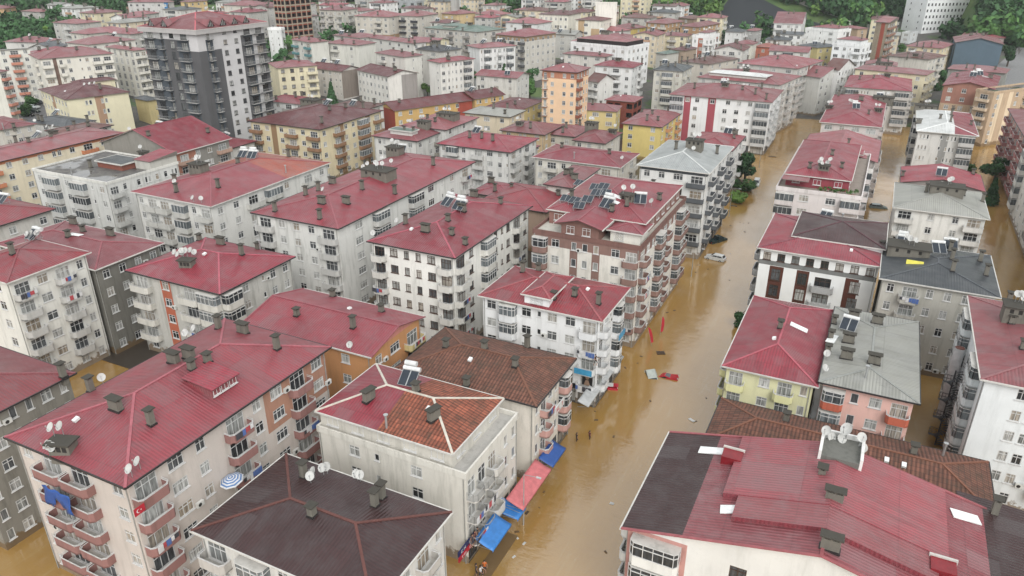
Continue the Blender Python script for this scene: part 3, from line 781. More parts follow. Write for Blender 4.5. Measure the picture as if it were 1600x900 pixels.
def bump(id, u0, u1, d0, d1, up, rc, kind='gable', ax='y', z=None, wall=None, sl=.3, wins=(), rx=.45, box=True, zr=None, cap=None):
    """a raised block with its own little roof, in fractions (u) and metres (d) of the building's own frame"""
    B_ = BL[id]; x0, x1 = B_['W']*u0, B_['W']*u1; z = B_['h'] if z is None else z
    if box:
        mb = MB(); mb.box(x0, x1, d0, d1, z-.3, z+up-.12, 0)
        xm, ym = (x0+x1)/2, (d0+d1)/2
        if kind == 'gable' and ax == 'y':
            mb.quad([(x0,d0-.004,z+up-.13), (x1,d0-.004,z+up-.13), (xm,d0-.004,z+up+sl*(x1-x0)/2-.1)]); mb.quad([(x1,d1,z+up-.13), (x0,d1,z+up-.13), (xm,d1,z+up+sl*(x1-x0)/2-.1)])
        o = mb.build('attic', [wallmat(wall, .5) if wall else B_['wm']], B_['root']); solid(B_['M'], mb)
    ro, fz, zz = add_roof(B_['root'], B_['M'], kind, (x0-rx, x1+rx, d0-rx, d1+rx), z+up, rc, dict(sl=sl, ax=ax, cap=cap, gut='w'), D=B_['dist'])
    for side, u, ww, hh in wins:
        if side == 'l': PEND.append((B_, 'win', (x0+(x1-x0)*u, d0-.05, z+up-.45-hh), 'l', ww, hh, 'w', None))
        else: PEND.append((B_, 'win', (x1+.05, d0+(d1-d0)*u, z+up-.45-hh), 'r', ww, hh, 'w', None))
    return ro, fz
def flush():
    bvh = BVHTree.FromPolygons(BV, BF)
    cnt = {}; extra = {}; tot = 0
    PEND.sort(key=lambda t: (t[0]['id'], -t[2][2]))
    for info, kind, loc, side, a, c, fr, bm in PEND:
        off = Vector((0, -.35, 0)) if side == 'l' else Vector((.35, 0, 0))
        if kind == 'bal': off *= 2.5
        P = info['M'] @ (Vector(loc) + off + Vector((0,0,.7)))
        cc = (P-CAMP[0]); dep = cc.dot(FW)
        px = cc.dot(RT)/dep*FPX; py = cc.dot(UP)/dep*FPX
        if abs(px) > 900 or abs(py) > 530: continue
        vis = False
        for C in CAMP:
            d = P-C; dl = d.length
            hit = bvh.ray_cast(C, d/dl, dl-.05)
            if hit[0] is None: vis = True; break
        if not vis:
            P2 = P + Vector((0,0,.9)); d = P2-CAMP[0]; dl = d.length
            if bvh.ray_cast(CAMP[0], d/dl, dl-.05)[0] is not None: continue
        rz = 0 if side == 'l' else math.pi/2
        root = info['root']; near = info['near']
        key = (info['id'], kind); cnt[key] = cnt.get(key, 0)+1; tot += 1
        if kind == 'win':
            fm, pm = win_mesh(a, c, fr, near)
            if cnt[key] > 99: extra.setdefault(info['id'], []).append((fm, pm, loc, rz)); continue
            w = inst('window', fm, root, loc, rz)
            if pm: inst('pane', pm, w)
            if near and c < 1.5 and R.random() < .07:
                dx = a/2+.55
                inst('air_conditioner', ac_mesh(), root, (loc[0]+(dx if side == 'l' else .02), loc[1]+(0 if side == 'l' else dx), loc[2]-.1), rz)
        else:
            bmesh_, rail, gf, gl = balc_mesh(a, c, bm, near)
            w = inst('balcony', bmesh_, root, loc, rz)
            if rail: inst('railing', rail, w)
            if gf: inst('glazing_frame', gf, w)
            if gl: inst('glazing', gl, w)
            if near and c != 'g' and R.random() < .22: inst('laundry', laundry_mesh(R.randrange(6)), w)
    for id, lst in extra.items():
        mb = MB(); mats = []
        for fm, pm, loc, rz in lst:
            for me in (fm, pm):
                if not me: continue
                M = Matrix.Translation(loc) @ Matrix.Rotation(rz, 4, 'Z'); n = len(mb.v)
                mb.v += [tuple(M @ v.co) for v in me.vertices]
                for p in me.polygons:
                    m = me.materials[p.material_index]
                    if m not in mats: mats.append(m)
                    mb.f.append(tuple(n+i for i in p.vertices)); mb.m.append(mats.index(m))
        o = mb.build('window', mats, BL[id]['root']); o['kind'] = 'stuff'
    print('placed', tot, 'of', len(PEND), 'bvh faces', len(BF))
    return bvh
# ------------------------------------------------------------------ the buildings. corner pixels of the eaves were read off a 1600x900 picture
WHT, OFF, CRM, GRY, PNK = (206,205,198), (200,196,184), (214,203,172), (168,167,158), (204,172,152)
G1 = 'apartment blocks west of the flooded street'; G2 = 'apartment blocks east of the flooded street'; G3 = 'distant apartment blocks towards the hills'; G4 = 'apartment blocks on the left edge of town'
# --- foreground, west side
b('N1', (2,684), (197,759), (520,541), h=16.9, wall=(194,176,160), roof='crimson', l='wbb.w', r='bWw.bwWbW', acc=(176,128,104), reveal=(110,58,58), bal=(150,106,100), dirt=.3,
  lab='six-storey pink-beige block with dark red balconies and a long ribbed crimson roof', grp=G1, fascia=(110,60,56), cap=(160,92,100), sl=.3, reg=(('r', .62, 1.0, 4, 99, 1),),
  on=[('d',182,640,0),('c',237,663,0),('c',138,610,0),('1',100,703,20),('k',72,712),('k',82,708),('k',70,722),('k',207,745),('k',220,733),('d',272,567,0),('d',296,560,0),('e',300,577,0),('e',325,566,0),('c',342,513),('d',380,520,0),('c',433,545,0),('k',140,594),('k',272,525),('k',286,518),('h',120,657)])
b('N2', (297,832), None, (706,797), (443,710), h=12.6, wall=(204,200,190), roof='maroon', l='b.gwgb.', r='.wWbw', bal=(180,172,160), sl=.2, gut='w', cap=(96,58,52),
  lab='cream block at the bottom under a dark maroon hipped roof with five dishes', grp=G1,
  on=[('c',475,745,0),('e',488,805,0),('k',492,748),('k',506,742),('k',486,755),('k',512,740),('k',563,748),('k',577,740),('c',586,790,0),('c',597,778,0)])
b('N3', (488,672), (731,755), (816,650), h=11.5, wall=(206,200,182), roof='crimson', l='-.wn.w..', r='rrb.ww', bal=(196,190,176), acc=(40,70,150), sl=.3,
  lab='cream block with a roof half red sheet, half orange tile with white mortar ridges', grp=G1, rr=(-.2,1.5,.1,.4), rup=2.3, attic=(196,188,168), split=(0,.47,'terra'), cap=(196,190,178), gut='w', ax='x',
  deck=(170,165,155), on=[('d',577,625,80),('d',678,655,75),('T',640,600,0),('e',650,612,0),('h',670,640),('m',606,690,0)], shop='r')
b('N4', (618,573), (835,637), (900,562), (702,510), h=11.5, wall=(212,202,180), roof='tilebrown', l='..w..', r='wbWwgw', bal=(196,150,140), sl=.3, gut='d', cap=(112,74,58), shop='r',
  lab='cream block with a big mossy brown clay tile roof beside the pink street awning', grp=G1, on=[('e',697,542,0),('e',757,545,0),('e',805,572,0),('h',735,563),('c',827,540,70),('e',724,608,0)])
b('N5', (748,459), (937,505), (985,452), h=14.2, wall=(212,214,214), roof='red', l='WgWnWWb', r='bWwgww', bal=(200,204,206), sl=.27, gut='w', cap=(150,84,88), shop='lr', fr='w', dirt=.35,
  lab='white corner block with blue balcony fronts and shop posters standing in the flooded street', grp=G1, on=[('e',865,467,0),('e',845,420,0),('e',898,462,0),('c',817,425,0),('c',935,475,0),('h',918,453)])
b('N6', (827,362), (1003,393), (1077,311), h=17.4, wall=(210,202,184), roof='crimson', l='gW.SwS.Wb', r='bWwgsbWwgb', acc=(138,106,96), bal=(140,108,98), sl=.26, gut='w', rr=(.3,.7,4.6,.3), rup=2.6, attic=(140,98,88), deck=(186,180,160), band=((0,1,5.35,99),), par=(124,88,80),
  lab='cream and brown six-storey block with a terraced attic and many solar panels', grp=G1, ax='y',
  on=[('p',905,290,0),('p',930,297,0),('p',943,296,0),('p',932,306,0),('p',946,306,0),('p',898,318,0),('p',918,316,0),('p',884,333,0),('p',905,326,0),('T',948,325,0),('1',980,312,0),('c',1020,295,0),('c',978,345,0),('s',1000,318,0),('e',955,350,0),('k',1018,322),('v',960,306,70),('v',955,314,70),('e',1030,312,0),('c',893,312,0)])
b('N7', (999,258), (1113,272), (1143,229), h=18.8, wall=(205,205,200), roof='grey', l='wwWb', r='.bw.bw.b', acc=(82,86,90), bal=(88,92,96), sl=.26, band=((0,1,5.75,99),), shop='r', gut='w', cap=(196,198,196),
  lab='white seven-storey block with dark grey top band under a wide silver metal roof', grp=G1, on=[('2',1085,233,0),('c',1056,233,0),('c',1120,240,0),('k',1083,238)])
b('N7b', None, (1148,236), (1163,212), h=13.0, wall=(204,204,198), roof='red', l='', r='bwb', Wm=12, lab='narrow white block with a small red roof squeezed behind the silver-roofed block', grp=G1, bal=(190,190,186))
b('N8', (574,376), (709,404), (832,322), h=17.2, wall=(218,216,204), roof='crimson', l='bWwwWb', r='bw.gwnwbw', bal=(196,192,178), fr='b', sl=.24, gut='d', cap=(160,84,96), dirt=.45,
  lab='cream-white six-storey block with brown window frames and a bright crimson hip roof', grp=G1,
  on=[('d',665,362,0),('h',643,359),('e',706,367,0),('e',727,382,0),('c',634,350,0),('T',700,322,0),('T',718,328,0),('d',722,330,0),('e',782,318,0),('d',746,305,0),('k',570,370),('k',606,350),('e',700,345)])
b('N9', (397,330), (524,360), (740,254), h=17.2, wall=(200,199,190), roof='crimson', l='bwwwb', r='.Wg..gWnwb', bal=(176,174,166), sl=.2, gut='d', dirt=.6,
  lab='long grey-white block whose large crimson roof carries a concrete flue block with dishes', grp=G1,
  on=[('3',592,275,0),('k',575,262),('k',568,267),('k',598,252),('k',612,258),('d',520,287,0),('d',503,318,0),('d',541,318,0),('c',500,342,0),('c',430,330,0),('c',478,305,0),('c',498,298,0),('c',617,303,0),('c',566,296,0),('c',677,258,0),('s',625,238,0),('2',618,243,0),('k',506,303)])
b('N9b', None, (899,294), (935,262), h=12.0, wall=(196,190,176), roof='dull', l='w', r='ww', Wm=7, lab='small dull red roofed house between the crimson roofs and the terraced brown block', grp=G1)
b('N10', (208,299), (330,324), (513,254), h=15.8, wall=(204,202,192), roof='crimson', l='wbb.gwb', r='wwbgw.bw', bal=(184,182,170), sl=.22, gut='w', split=(1,.6,'orange'), dirt=.5,
  lab='grey-white block with a roof half crimson and half orange carrying a crowd of dishes', grp=G1,
  on=[('2',312,270,0),('K',305,262),('K',320,258),('c',276,300,0),('k',274,290),('c',341,293,0),('k',303,316),('k',315,317),('m',447,270,0),('e',372,255,0),('T',395,248,0),('T',380,246,0),('c',451,245,0),('e',273,281,0)])
b('N11', (48,264), (158,290), (281,256), h=15.6, wall=(198,198,190), rk='flat', l='wgwgnw', r='bw.wDwwD', bal=(180,180,172), par=(206,203,190), ph=.35, dirt=.65,
  lab='grey-white block with a flat felt roof holding a wide puddle and a rooftop shed', grp=G4, on=[('c',142,262,0),('m',112,272,0),('e',190,252,0),('1',225,243,0)])
b('N12', (200,420), (337,462), (458,403), h=14.2, wall=(178,176,164), roof='crimson', l='b.S.bg', r='gw.nww', acc=(186,98,66), bal=(196,192,176), sl=.26, gut='d', cap=(164,86,98), dirt=.75,
  lab='olive-grey block with orange wall panels and a glossy crimson hipped roof', grp=G1,
  on=[('1',293,415,15),('K',290,405),('K',298,402),('c',378,398,0),('d',345,382,0),('k',275,402),('h',320,398),('e',308,375,0),('m',440,375,0),('e',420,382)])
b('N13', None, (576,561), (662,497), (478,449), h=12.5, wall=(198,140,84), roof='crimson', rk='gable', ax='x', l='w.w', r='wWb', gm=1, acc=(206,130,116), bal=(206,190,130), sl=.24, gut='w', dirt=.3,
  lab='orange-walled block with a pink gable and a ribbed crimson gable roof', grp=G1, on=[('e',464,493,0),('h',546,483),('c',552,512,0),('e',596,487,0),('k',548,548),('e',520,463,0)])
b('N13b', (385,505), (455,520), (510,493), h=9.5, wall=(180,160,130), rk='flat', lab='low flat concrete annex behind the pink-beige block', grp=G1, ph=.3)
b('N14', None, (7,443), (141,395), h=17.8, wall=(208,206,192), roof='red', rk='hip', ax='y', l='ww', r='bWbw', ltop='ww', Wm=13, bal=(176,174,166), sl=.27, gut='w', dirt=.45,
  lab='tall cream block at the left edge with a brick-red roof and solar tanks', grp=G4, on=[('c',20,397,0),('s',62,352,0),('s',85,350,0),('K',40,345),('K',68,346)])
b('N15', None, (151,422), (255,379), (100,345), h=15.2, wall=(120,118,110), roof='crimson', l='.', r='wwww', sl=.22, gut='w', dirt=.8,
  lab='bare grey cement-rendered block behind the tall cream one with a crimson roof', grp=G4, on=[('d',173,368,0),('d',115,350,0),('e',130,362,0),('e',107,370,0),('W',118,367,10)])
b('N16', None, (-78,677), (116,588), (0,536), h=16.2, wall=(136,132,122), roof='red', l='', r='wWwwWw', sl=.26, gut='d', dirt=.8,
  lab='grey mould-stained block at the left edge under a brick-red ribbed roof', grp=G4, on=[('c',107,592,0)], bal=(150,146,136))
b('N17', None, (-40,365), (81,327), (0,305), h=16, wall=(186,180,166), roof='red', l='', r='ww.w', lab='red roof corner with a solar tank at the left edge below the peach block', grp=G4, on=[('s',5,318,0),('k',3,310)])
b('N18', None, (-60,268), (193,206), h=14.5, wall=(212,200,172), roof='dull', l='', r='wbwwwDwbww', Wm=15, acc=(206,128,84), bal=(206,128,84), fascia=(206,128,84), band=((0,1,4.72,99),), sl=.16, dirt=.25,
  lab='peach block with an orange cornice and orange balconies at the left edge', grp=G4, on=[('c',20,222,0),('s',35,212,0),('e',45,222),('k',62,214),('m',8,215),('e',80,214),('1',70,208)])
b('N19', (172,222), (278,244), (346,216), h=15.0, wall=(140,136,128), roof='crimson', rk='gable', ax='y', l='', r='bwwb', acc=(170,112,88), bal=(186,150,130), band=(), reg=(('r',0,.35,0,99,1),), sl=.34, gut='w', dirt=.5, fascia=(206,200,180),
  lab='gabled block with a bare grey gable and brown and white side wall', grp=G1, on=[('s',222,195,0),('s',245,190,0),('d',262,195,0),('e',293,200,0),('e',232,212,0),('k',205,215),('e',325,207,0)])
b('N20', (386,190), (507,202), (598,171), h=15.2, wall=(200,186,150), roof='brownred', l='bw.wbwb', r='w.bwwgwb', acc=(150,118,84), bal=(150,112,80), reg=(('l',.30,.38,0,99,1),('r',.28,.36,0,99,1),('r',.72,.8,0,99,1)), sl=.22, dirt=.3,
  lab='large beige block with brown balconies and a broad brownish red hipped roof', grp=G1, on=[('3',480,162,0),('K',470,155),('c',503,192,0),('e',515,172,0),('e',540,168,0),('c',512,157,0),('s',512,165,0),('c',582,165,0)])
# --- the tower
b('T0', (205,42), (308,53), (425,33), h=38.0, wall=(186,184,184), roof='red', l='rcfr.', r='.c.wwrr', rail=1, acc=(92,92,94), bal=(58,66,74), reveal=(78,86,94), reg=(('l',.18,.38,0,12,2),('l',.62,.84,0,12,2),('r',.11,.21,0,12,2),('r',.67,.8,0,12,2),('r',.9,1,0,12,1),('l',0,.18,0,12,1),('l',.38,.62,0,12,1),('l',.84,1,0,11,1),('r',0,.11,0,11,1),('r',.21,.32,0,11,1),('r',.62,.67,0,12,1)), fr='d', sl=.30, fascia=(150,144,142), ov=.9, gut='w', dirt=.12, cap=(190,96,104), name='apartment_tower', cat='apartment tower',
  lab='tall charcoal and pale grey apartment tower with small glazed dormers in its red roof', on=[('1',280,17,0),('2',325,12,0),('e',302,10,0),('e',350,12,0),('1',365,15,0)])
# --- west side, middle distance
b('M1', None, (616,178), (741,155), h=8.6, wall=(206,166,96), roof='brownred', rk='gable', ax='y', l='', r='www.wDws.', Wm=13, acc=(168,72,54), reg=(('l',0,1,0,99,1),('r',.8,1,0,99,1)), sl=.3, gut='d', name='school_building', cat='school', dirt=.2, lab='long low orange and brick-red school building with a brown-red gable roof', on=[('e',624,160,0),('e',696,146,0)])
b('M1b', None, (742,158), (790,148), h=8.2, wall=(208,172,104), roof='brownred', rk='gable', ax='y', r='DwDw', Wm=12, acc=(168,72,54), sl=.3, name='school_building', cat='school', dirt=.2, lab='short orange school wing stepping down at the end of the long school roof')
b('M2', (583,211), (650,222), (700,202), h=12.2, wall=(196,194,184), roof='pinkred', l='Dww', r='w.wbw', bal=(150,146,136), sl=.2, gut='d', dirt=.7, lab='stained white block with a pink-red roof edged in black before the school', grp=G1, on=[('c',632,207,0),('c',646,208,0),('2',663,200,0),('K',650,190)])
b('M2b', None, (704,203), (746,182), h=13.2, wall=(192,190,182), roof='pinkred', l='', r='w.ww', Wm=15, sl=.2, gut='d', dirt=.7, lab='rear half of the stained white block with a grey flat lift housing', grp=G1, on=[('3',700,184,0),('e',668,185,0),('e',680,190,0)])
b('M3', (683,222), (791,240), (842,218), (722,204), h=13.2, wall=(200,198,190), roof='crimson', l='wgw.bWwn', r='bwbw', bal=(184,182,174), sl=.22, gut='d', dirt=.5, lab='white block with crimson hip roof and three tall chimneys north of the largest roof', grp=G1, on=[('c',734,215,0),('c',753,216,0),('c',770,220,0),('K',760,205),('s',745,208,0)])
b('M3b', (835,245), (972,263), (996,240), (868,224), h=12.2, wall=(204,196,174), roof='crimson', l='wbwbwnb.', r='wb', bal=(190,184,166), sl=.2, gut='w', dirt=.5, lab='cream block with dull crimson roof left of the silver-roofed block', grp=G1, on=[('m',897,248,0),('e',952,240,0),('e',878,230,0),('k',972,252)])
b('M3c', None, (853,334), (897,300), (800,283), h=9.6, wall=(166,140,120), roof='red', l='', r='ww', sl=.22, lab='low crimson-roofed building hemmed in between two taller blocks', grp=G1, on=[('e',872,305)])
b('M3d', (738,300), (800,312), (826,292), h=9.2, wall=(150,140,130), roof='crimson', l='', r='', sl=.2, lab='low crimson roof tucked behind the cream-white block with brown frames', grp=G1)
b('M4', (783,202), (849,212), (880,196), h=11.0, wall=(196,170,130), roof='dull', l='wDw', r='wbw', sl=.24, lab='tan block with a dull red roof left of the low yellow block', grp=G1, on=[('1',812,196,0),('c',829,200,0)])
b('M4b', None, (900,214), (926,198), h=10.0, wall=(186,176,150), roof='pinkred', l='ww', r='w', Wm=10, sl=.2, lab='narrow pink-red roof between two tan roofs in the crowded middle block', grp=G1, gut='d')
b('M4c', (897,219), (949,225), (970,207), h=11.4, wall=(192,182,160), roof='red', l='www', r='w', sl=.26, lab='small hipped red roof with two stout square chimneys left of the bright yellow block', grp=G1, on=[('2',923,202,0),('1',957,208,0)])
b('M4d', (748,238), (806,246), (846,228), h=9.8, wall=(176,172,160), roof='dull', l='', r='ww', sl=.2, lab='dull red roof crammed behind the crimson roof with three chimneys', grp=G1, auto=3)
b('M5', (858,169), (961,180), (977,168), h=8.8, wall=(214,194,130), roof='dull', l='WcnnWW', r='ww', sl=.26, dirt=.25, lab='low yellow three-storey block in front of the orange one', grp=G1, on=[('c',926,163,0),('e',942,160,0),('e',897,155,0)])
b('M6', None, (809,177), (853,156), h=8.8, wall=(214,196,132), roof='brownred', l='ww', r='Wwwb', Wm=14, sl=.24, dirt=.25, lab='pale yellow block with brown-red roof and white rooflights beside the orange one', grp=G1, on=[('h',805,160),('h',812,156),('h',822,152),('h',829,152),('e',805,163,0)])
b('M7', (940,155), (990,163), (1010,153), h=9.2, wall=(140,70,54), roof='pinkred', l='oo.o', r='oo', acc=(150,140,130), wk='brick', sl=.24, lab='unfinished red brick building with open window holes and a pink sheet roof', grp=G1, on=[('h',970,150)])
b('M8', (974,192), (1035,200), (1063,177), h=10.8, wall=(214,192,110), roof='dull', l='w.w', r='wbwb', acc=(176,108,80), bal=(196,140,90), sl=.26, dirt=.2, lab='bright yellow block with orange balconies in front of the white slab with red stripes', grp=G1, on=[('c',1011,188,0),('e',1028,188,0),('e',1019,178,0),('e',1003,175,0),('c',1046,173,0)])
b('M9', (922,102), (984,110), (1011,101), h=14.5, wall=(204,204,200), roof='crimson', l='.wbw', r='wwb', sl=.24, dirt=.4, lab='white block with crimson hip roof right of the orange block', grp=G3, on=[('e',952,93,0),('1',966,95,0),('c',1005,98)])
b('M10', (915,126), (935,131), (962,125), h=11.5, wall=(202,200,190), roof='rust', rk='gable', ax='x', l='bb', r='.n.', sl=.5, lab='small white gabled house with a dark brown roof beside the orange block', grp=G3)
b('M11', (877,83), (944,91), (961,86), h=13.5, wall=(200,190,176), roof='dull', l='w.wW', r='w', sl=.24, lab='block with a long flat-pitched red roof right behind the orange one', grp=G3, on=[('e',902,80,0),('e',937,85)])
b('M12', (882,68), (979,79), (1024,70), h=15.5, wall=(214,214,212), roof='dull', l='www.www', r='wwwww', rr=(1.5,1.5,1.5,1.5), rup=2.2, attic=(58,50,50), sl=.18, lab='wide white block with a dark glazed top storey under a shallow red roof', grp=G3, ph=.8, on=[('2',945,55,0),('T',940,52,0),('W',1000,65,20)])
b('O1', (835,110), (897,116), (932,107), h=23.0, wall=(220,184,146), roof='dull', l='cw.ww', r='bwww', rail=1, acc=(186,122,90), bal=(150,84,60), band=((0,1,7.2,99),), sl=.3, dirt=.15, lab='tall light orange block with terracotta top band and balconies', grp=G3, on=[('1',882,100,0),('h',865,103),('h',880,105)])
b('M13', (1009,107), (1060,115), (1094,105), h=15.5, wall=(192,186,164), roof='slate', l='wgw', r='.cwcw', sl=.26, dirt=.6, lab='dirty cream block with a charcoal roof and white solar tank', grp=G3, on=[('c',1032,103,0),('c',1044,104,0),('c',1055,104,0),('s',1033,97,0),('m',1018,108)])
b('M14', (1062,92), (1108,106), (1156,94), (1080,80), h=14, wall=(196,182,158), roof='rust', l='ww', r='wwww', sl=.2, dirt=.5, lab='block with a broad rusty brown roof bristling with tall chimneys', grp=G3, on=[('c',1085,92,0),('c',1093,91,0),('c',1101,94,0),('c',1110,87,0),('c',1117,88,0),('c',1065,95,0),('c',1074,96,0),('s',1080,85,0)])
b('M20', (1049,145), (1205,163), (1222,143), h=16.6, wall=(206,208,208), roof='dull', l='gsw.s.wwwg', r='bbw', ltop='gSw.S.wwwg', acc=(166,72,84), bal=(176,178,176), sl=.22, dirt=.3, gut='w', shop='lr', lab='long white slab block with vertical dark red stripes and wide balconies above the bushes', grp=G1,
  on=[('c',1085,138,0),('1',1133,135,0),('T',1142,125,0),('k',1170,130),('k',1176,130),('c',1180,147,0),('c',1190,138,0),('c',1197,155,0),('e',1160,140)])
b('M21', (1098,120), (1225,135), (1243,119), h=17.5, wall=(190,184,172), roof='dull', l='wwWwwWw', r='bwbwb', bal=(170,160,150), sl=.2, split=(0,.78,'dull'), lab='block behind the red-striped slab with a roof partly covered in white sheeting', grp=G1, on=[('v',1150,115,80),('v',1165,114,80),('v',1180,115,80),('v',1195,117,80),('v',1130,112,80),('1',1166,112,0),('k',1170,106),('k',1178,106)])
b('M22', (1152,98), (1246,112), (1289,92), h=17.5, wall=(186,180,168), roof='pinkred', l='WwwW', r='bbws.wbb', acc=(130,66,52), bal=(176,170,160), sl=.22, dirt=.5, lab='dark-windowed block with a wide pink-red roof at the far end of the flooded street', grp=G1, on=[('h',1245,103),('1',1235,88,0),('e',1215,92)])
b('M23', (1287,109), (1312,113), (1337,101), h=15.5, wall=(206,206,202), roof='rust', rk='gable', ax='x', l='.', r='wcwcw', sl=.4, lab='narrow white block with a brown gable roof at the end of the flooded street', grp=G1, on=[('c',1308,92,0),('c',1317,92,0)])
b('M23b', (1250,118), (1285,127), (1312,112), h=14.0, wall=(186,186,176), roof='dull', rk='gable', ax='x', l='', r='wwbw', sl=.3, lab='grey-green block with peeling walls under a dull red gable beside the brown gable', grp=G1)
# --- east side of the street, foreground
def pj(x, y, z):
    c = Vector((x, y, z-HC)); d = c.dot(FW); return (800+FPX*c.dot(RT)/d, 450-FPX*c.dot(UP)/d)
def bw(id, x0, y0, x1, y1, h, **k): return b(id, pj(x0,y1,h), pj(x0,y0,h), pj(x1,y0,h), h=h, **k)
b('E1', None, pj(-13.6,49.3,14), pj(18.0,49.3,14), pj(18.0,65.1,14), h=14.0, wall=(208,206,196), roof='maroon', rk='gable', ax='x', l='bb', r='g.w.www..', sl=.228, gut='w', acc=(196,140,130), fr='b', split=(1,.165,'pinkred'), dirt=.25, ov=.5, cap=(150,84,88), reg=(('r',0,.17,0,99,1),), fascia=(150,60,60),
  lab='nearest bottom-right block with a huge red roof and a dark maroon strip', grp=G2,
  on=[('W',1112,705,0),('W',1148,797,10),('d',1302,785,0),('d',1296,858,0),('e',1283,745,0),('c',1540,738,0),('k',1308,700),('k',1340,705),('k',1292,703),('k',1285,715),('W',1508,808,15),('h',1305,765),('h',1316,775)])
b('E2', (1180,463), (1125,572), (1276,603), h=11.5, wall=(206,204,160), roof='crimson', l='bwb', r='b.Wbw', bal=(208,206,150), sl=.3, gut='w', cap=(164,86,96), dirt=.3,
  lab='pale lime-green block with a ribbed crimson hip roof beside the flooded street', grp=G2, on=[('e',1219,512,0),('W',1248,512,0),('h',1210,530)])
b('E3', (1306,479), (1278,596), (1436,631), (1437,501), h=12.2, wall=(212,168,156), roof='oldgrey', l='', r='gwWb', acc=(190,86,60), bal=(196,96,66), sl=.06, gut='d', cap=(140,142,138), fascia=(60,40,40), dirt=.3,
  lab='salmon pink block with orange balconies under a worn grey sheet roof', grp=G2,
  on=[('e',1287,502,0),('e',1283,525,0),('e',1280,548,0),('d',1333,498,0),('d',1370,505,0),('d',1325,535,0),('d',1322,560,0),('d',1365,568,0),('s',1325,515,0),('k',1283,560),('k',1280,583),('W',1300,530,80),('e',1330,512,0),('m',1352,590,0)])
b('E4', (1128,622), (1098,688), (1556,808), (1543,724), h=9.0, wall=(176,168,150), roof='tilebrown', l='', r='wwwwwwwww', sl=.3, gut='d', cap=(120,78,60), dirt=.5,
  lab='long low block with a mossy brown clay tile roof behind the huge red roof', grp=G2, on=[('e',1228,657,0),('e',1427,708,0),('m',1473,712,0),('h',1412,728),('h',1385,720)])
b('E5', (1210,331), (1187,385), (1383,420), h=14.6, wall=(210,214,212), roof='crimson', l='bsb', r='.f.fb.f.', rtop='WWWWWWWW', acc=(120,122,120), reveal=(92,52,40), bal=(150,152,152), fr='b', sl=.13, gut='w', cap=(120,70,78), reg=(('r',0,1,4.02,4.30,1),('r',.10,.225,0,4.0,2),('r',.34,.45,0,4.0,2),('r',.755,.865,0,4.0,2)), dirt=.1,
  lab='white block with tall brown window strips and a two-tone crimson and blackish roof', grp=G2, on=[('s',1290,340,0),('m',1316,343,0),('e',1378,387,0),('h',1330,392)])
b('E6', None, (1375,438), (1564,462), (1546,396), h=14.8, wall=(176,172,154), roof='slate', rk='hip', l='', r='wbwwww', sl=.12, gut='w', cap=(84,88,92), dirt=.5,
  lab='drab beige block under a flat slate-grey roof with four pierced black chimneys', grp=G2, on=[('c',1487,405,0),('c',1531,408,0),('c',1488,423,0),('c',1540,430,0),('c',1484,392,0),('s',1483,388,0),('s',1465,395,0),('3',1418,396,0),('k',1405,372),('k',1400,375),('W',1440,395,0),('T',1410,385,0)])
b('E7', (1510,462), (1536,594), None, h=16.5, wall=(206,214,216), roof='dull', l='g.g', r='.Dbwb', Dm=22, bal=(190,202,204), sl=.14, gut='w', acc=(60,90,96), dirt=.25, snap=12,
  lab='pale blue-white block at the right edge with an outside spiral stair and red roof', grp=G2, on=[('e',1580,505,0),('2',1588,500,0),('e',1598,545,0),('k',1593,470),('c',1575,475)])
b('E8', (1213,291), (1352,318), None, (1245,228), h=14.4, wall=(206,192,188), roof='crimson', l='gW.Wg', r='wbwgb', bal=(202,188,184), rr=(.9,2.4,3.2,.5), rup=2.5, attic=(150,60,72), sl=.24, deck=(150,140,130), gut='w', dirt=.25,
  lab='pale pink block with a planted roof terrace and glossy crimson attic', grp=G2, on=[('1',1287,265,0),('K',1285,262),('e',1265,262,0),('e',1315,262,0),('e',1300,242,0)])
b('E9', (1248,240), (1371,255), None, (1266,209), h=13.8, wall=(176,160,150), roof='pinkred', rk='gable', ax='y', l='www', r='wbb', sl=.24, gut='d', lab='broad dusty red gable roof directly behind the pale pink block', grp=G2, on=[('c',1325,228,0)])
b('E10', (1279,190), (1376,199), None, (1305,148), h=14.6, wall=(196,180,172), roof='crimson', l='WwWb', r='bwbwb', bal=(186,170,162), sl=.26, gut='w', lab='pinkish block with a crimson roof bearing black flues and a wide satellite cluster', grp=G2, on=[('1',1295,170,0),('K',1330,162),('T',1337,170,0),('d',1345,157,0),('1',1372,175,0),('d',1338,147,0),('c',1310,150,0),('3',1380,158,0),('s',1375,150),('e',1357,178)])
b('E11', (1316,135), (1422,143), None, (1331,114), h=15.2, wall=(190,184,172), roof='crimson', l='gq.q.g', r='bwbwbbw', bal=(176,170,160), sl=.22, lab='block with a wide glossy crimson roof and a glazed top storey', grp=G2, on=[('e',1343,124,0),('e',1365,122,0),('1',1386,120,0),('k',1375,112)])
b('E12', (1340,108), (1452,122), None, (1348,97), h=15.6, wall=(206,196,164), roof='dull', l='w.ww.w', r='bwbwb', acc=(150,50,54), sl=.16, lab='cream block with long dusty pink roof and a white roof box', grp=G2, on=[('3',1400,96,0),('e',1385,108,0)])
b('E13', (1402,284), (1392,322), (1543,344), (1537,301), h=13.6, wall=(206,204,194), roof='oldgrey', l='', r='b.w.wb', bal=(196,192,182), sl=.22, gut='w', lab='off-white block with a grey corrugated hip roof between the two flooded side streets', grp=G2, on=[('3',1478,300,0),('c',1447,300,0),('e',1505,305,0),('c',1535,315,0),('K',1470,287)])
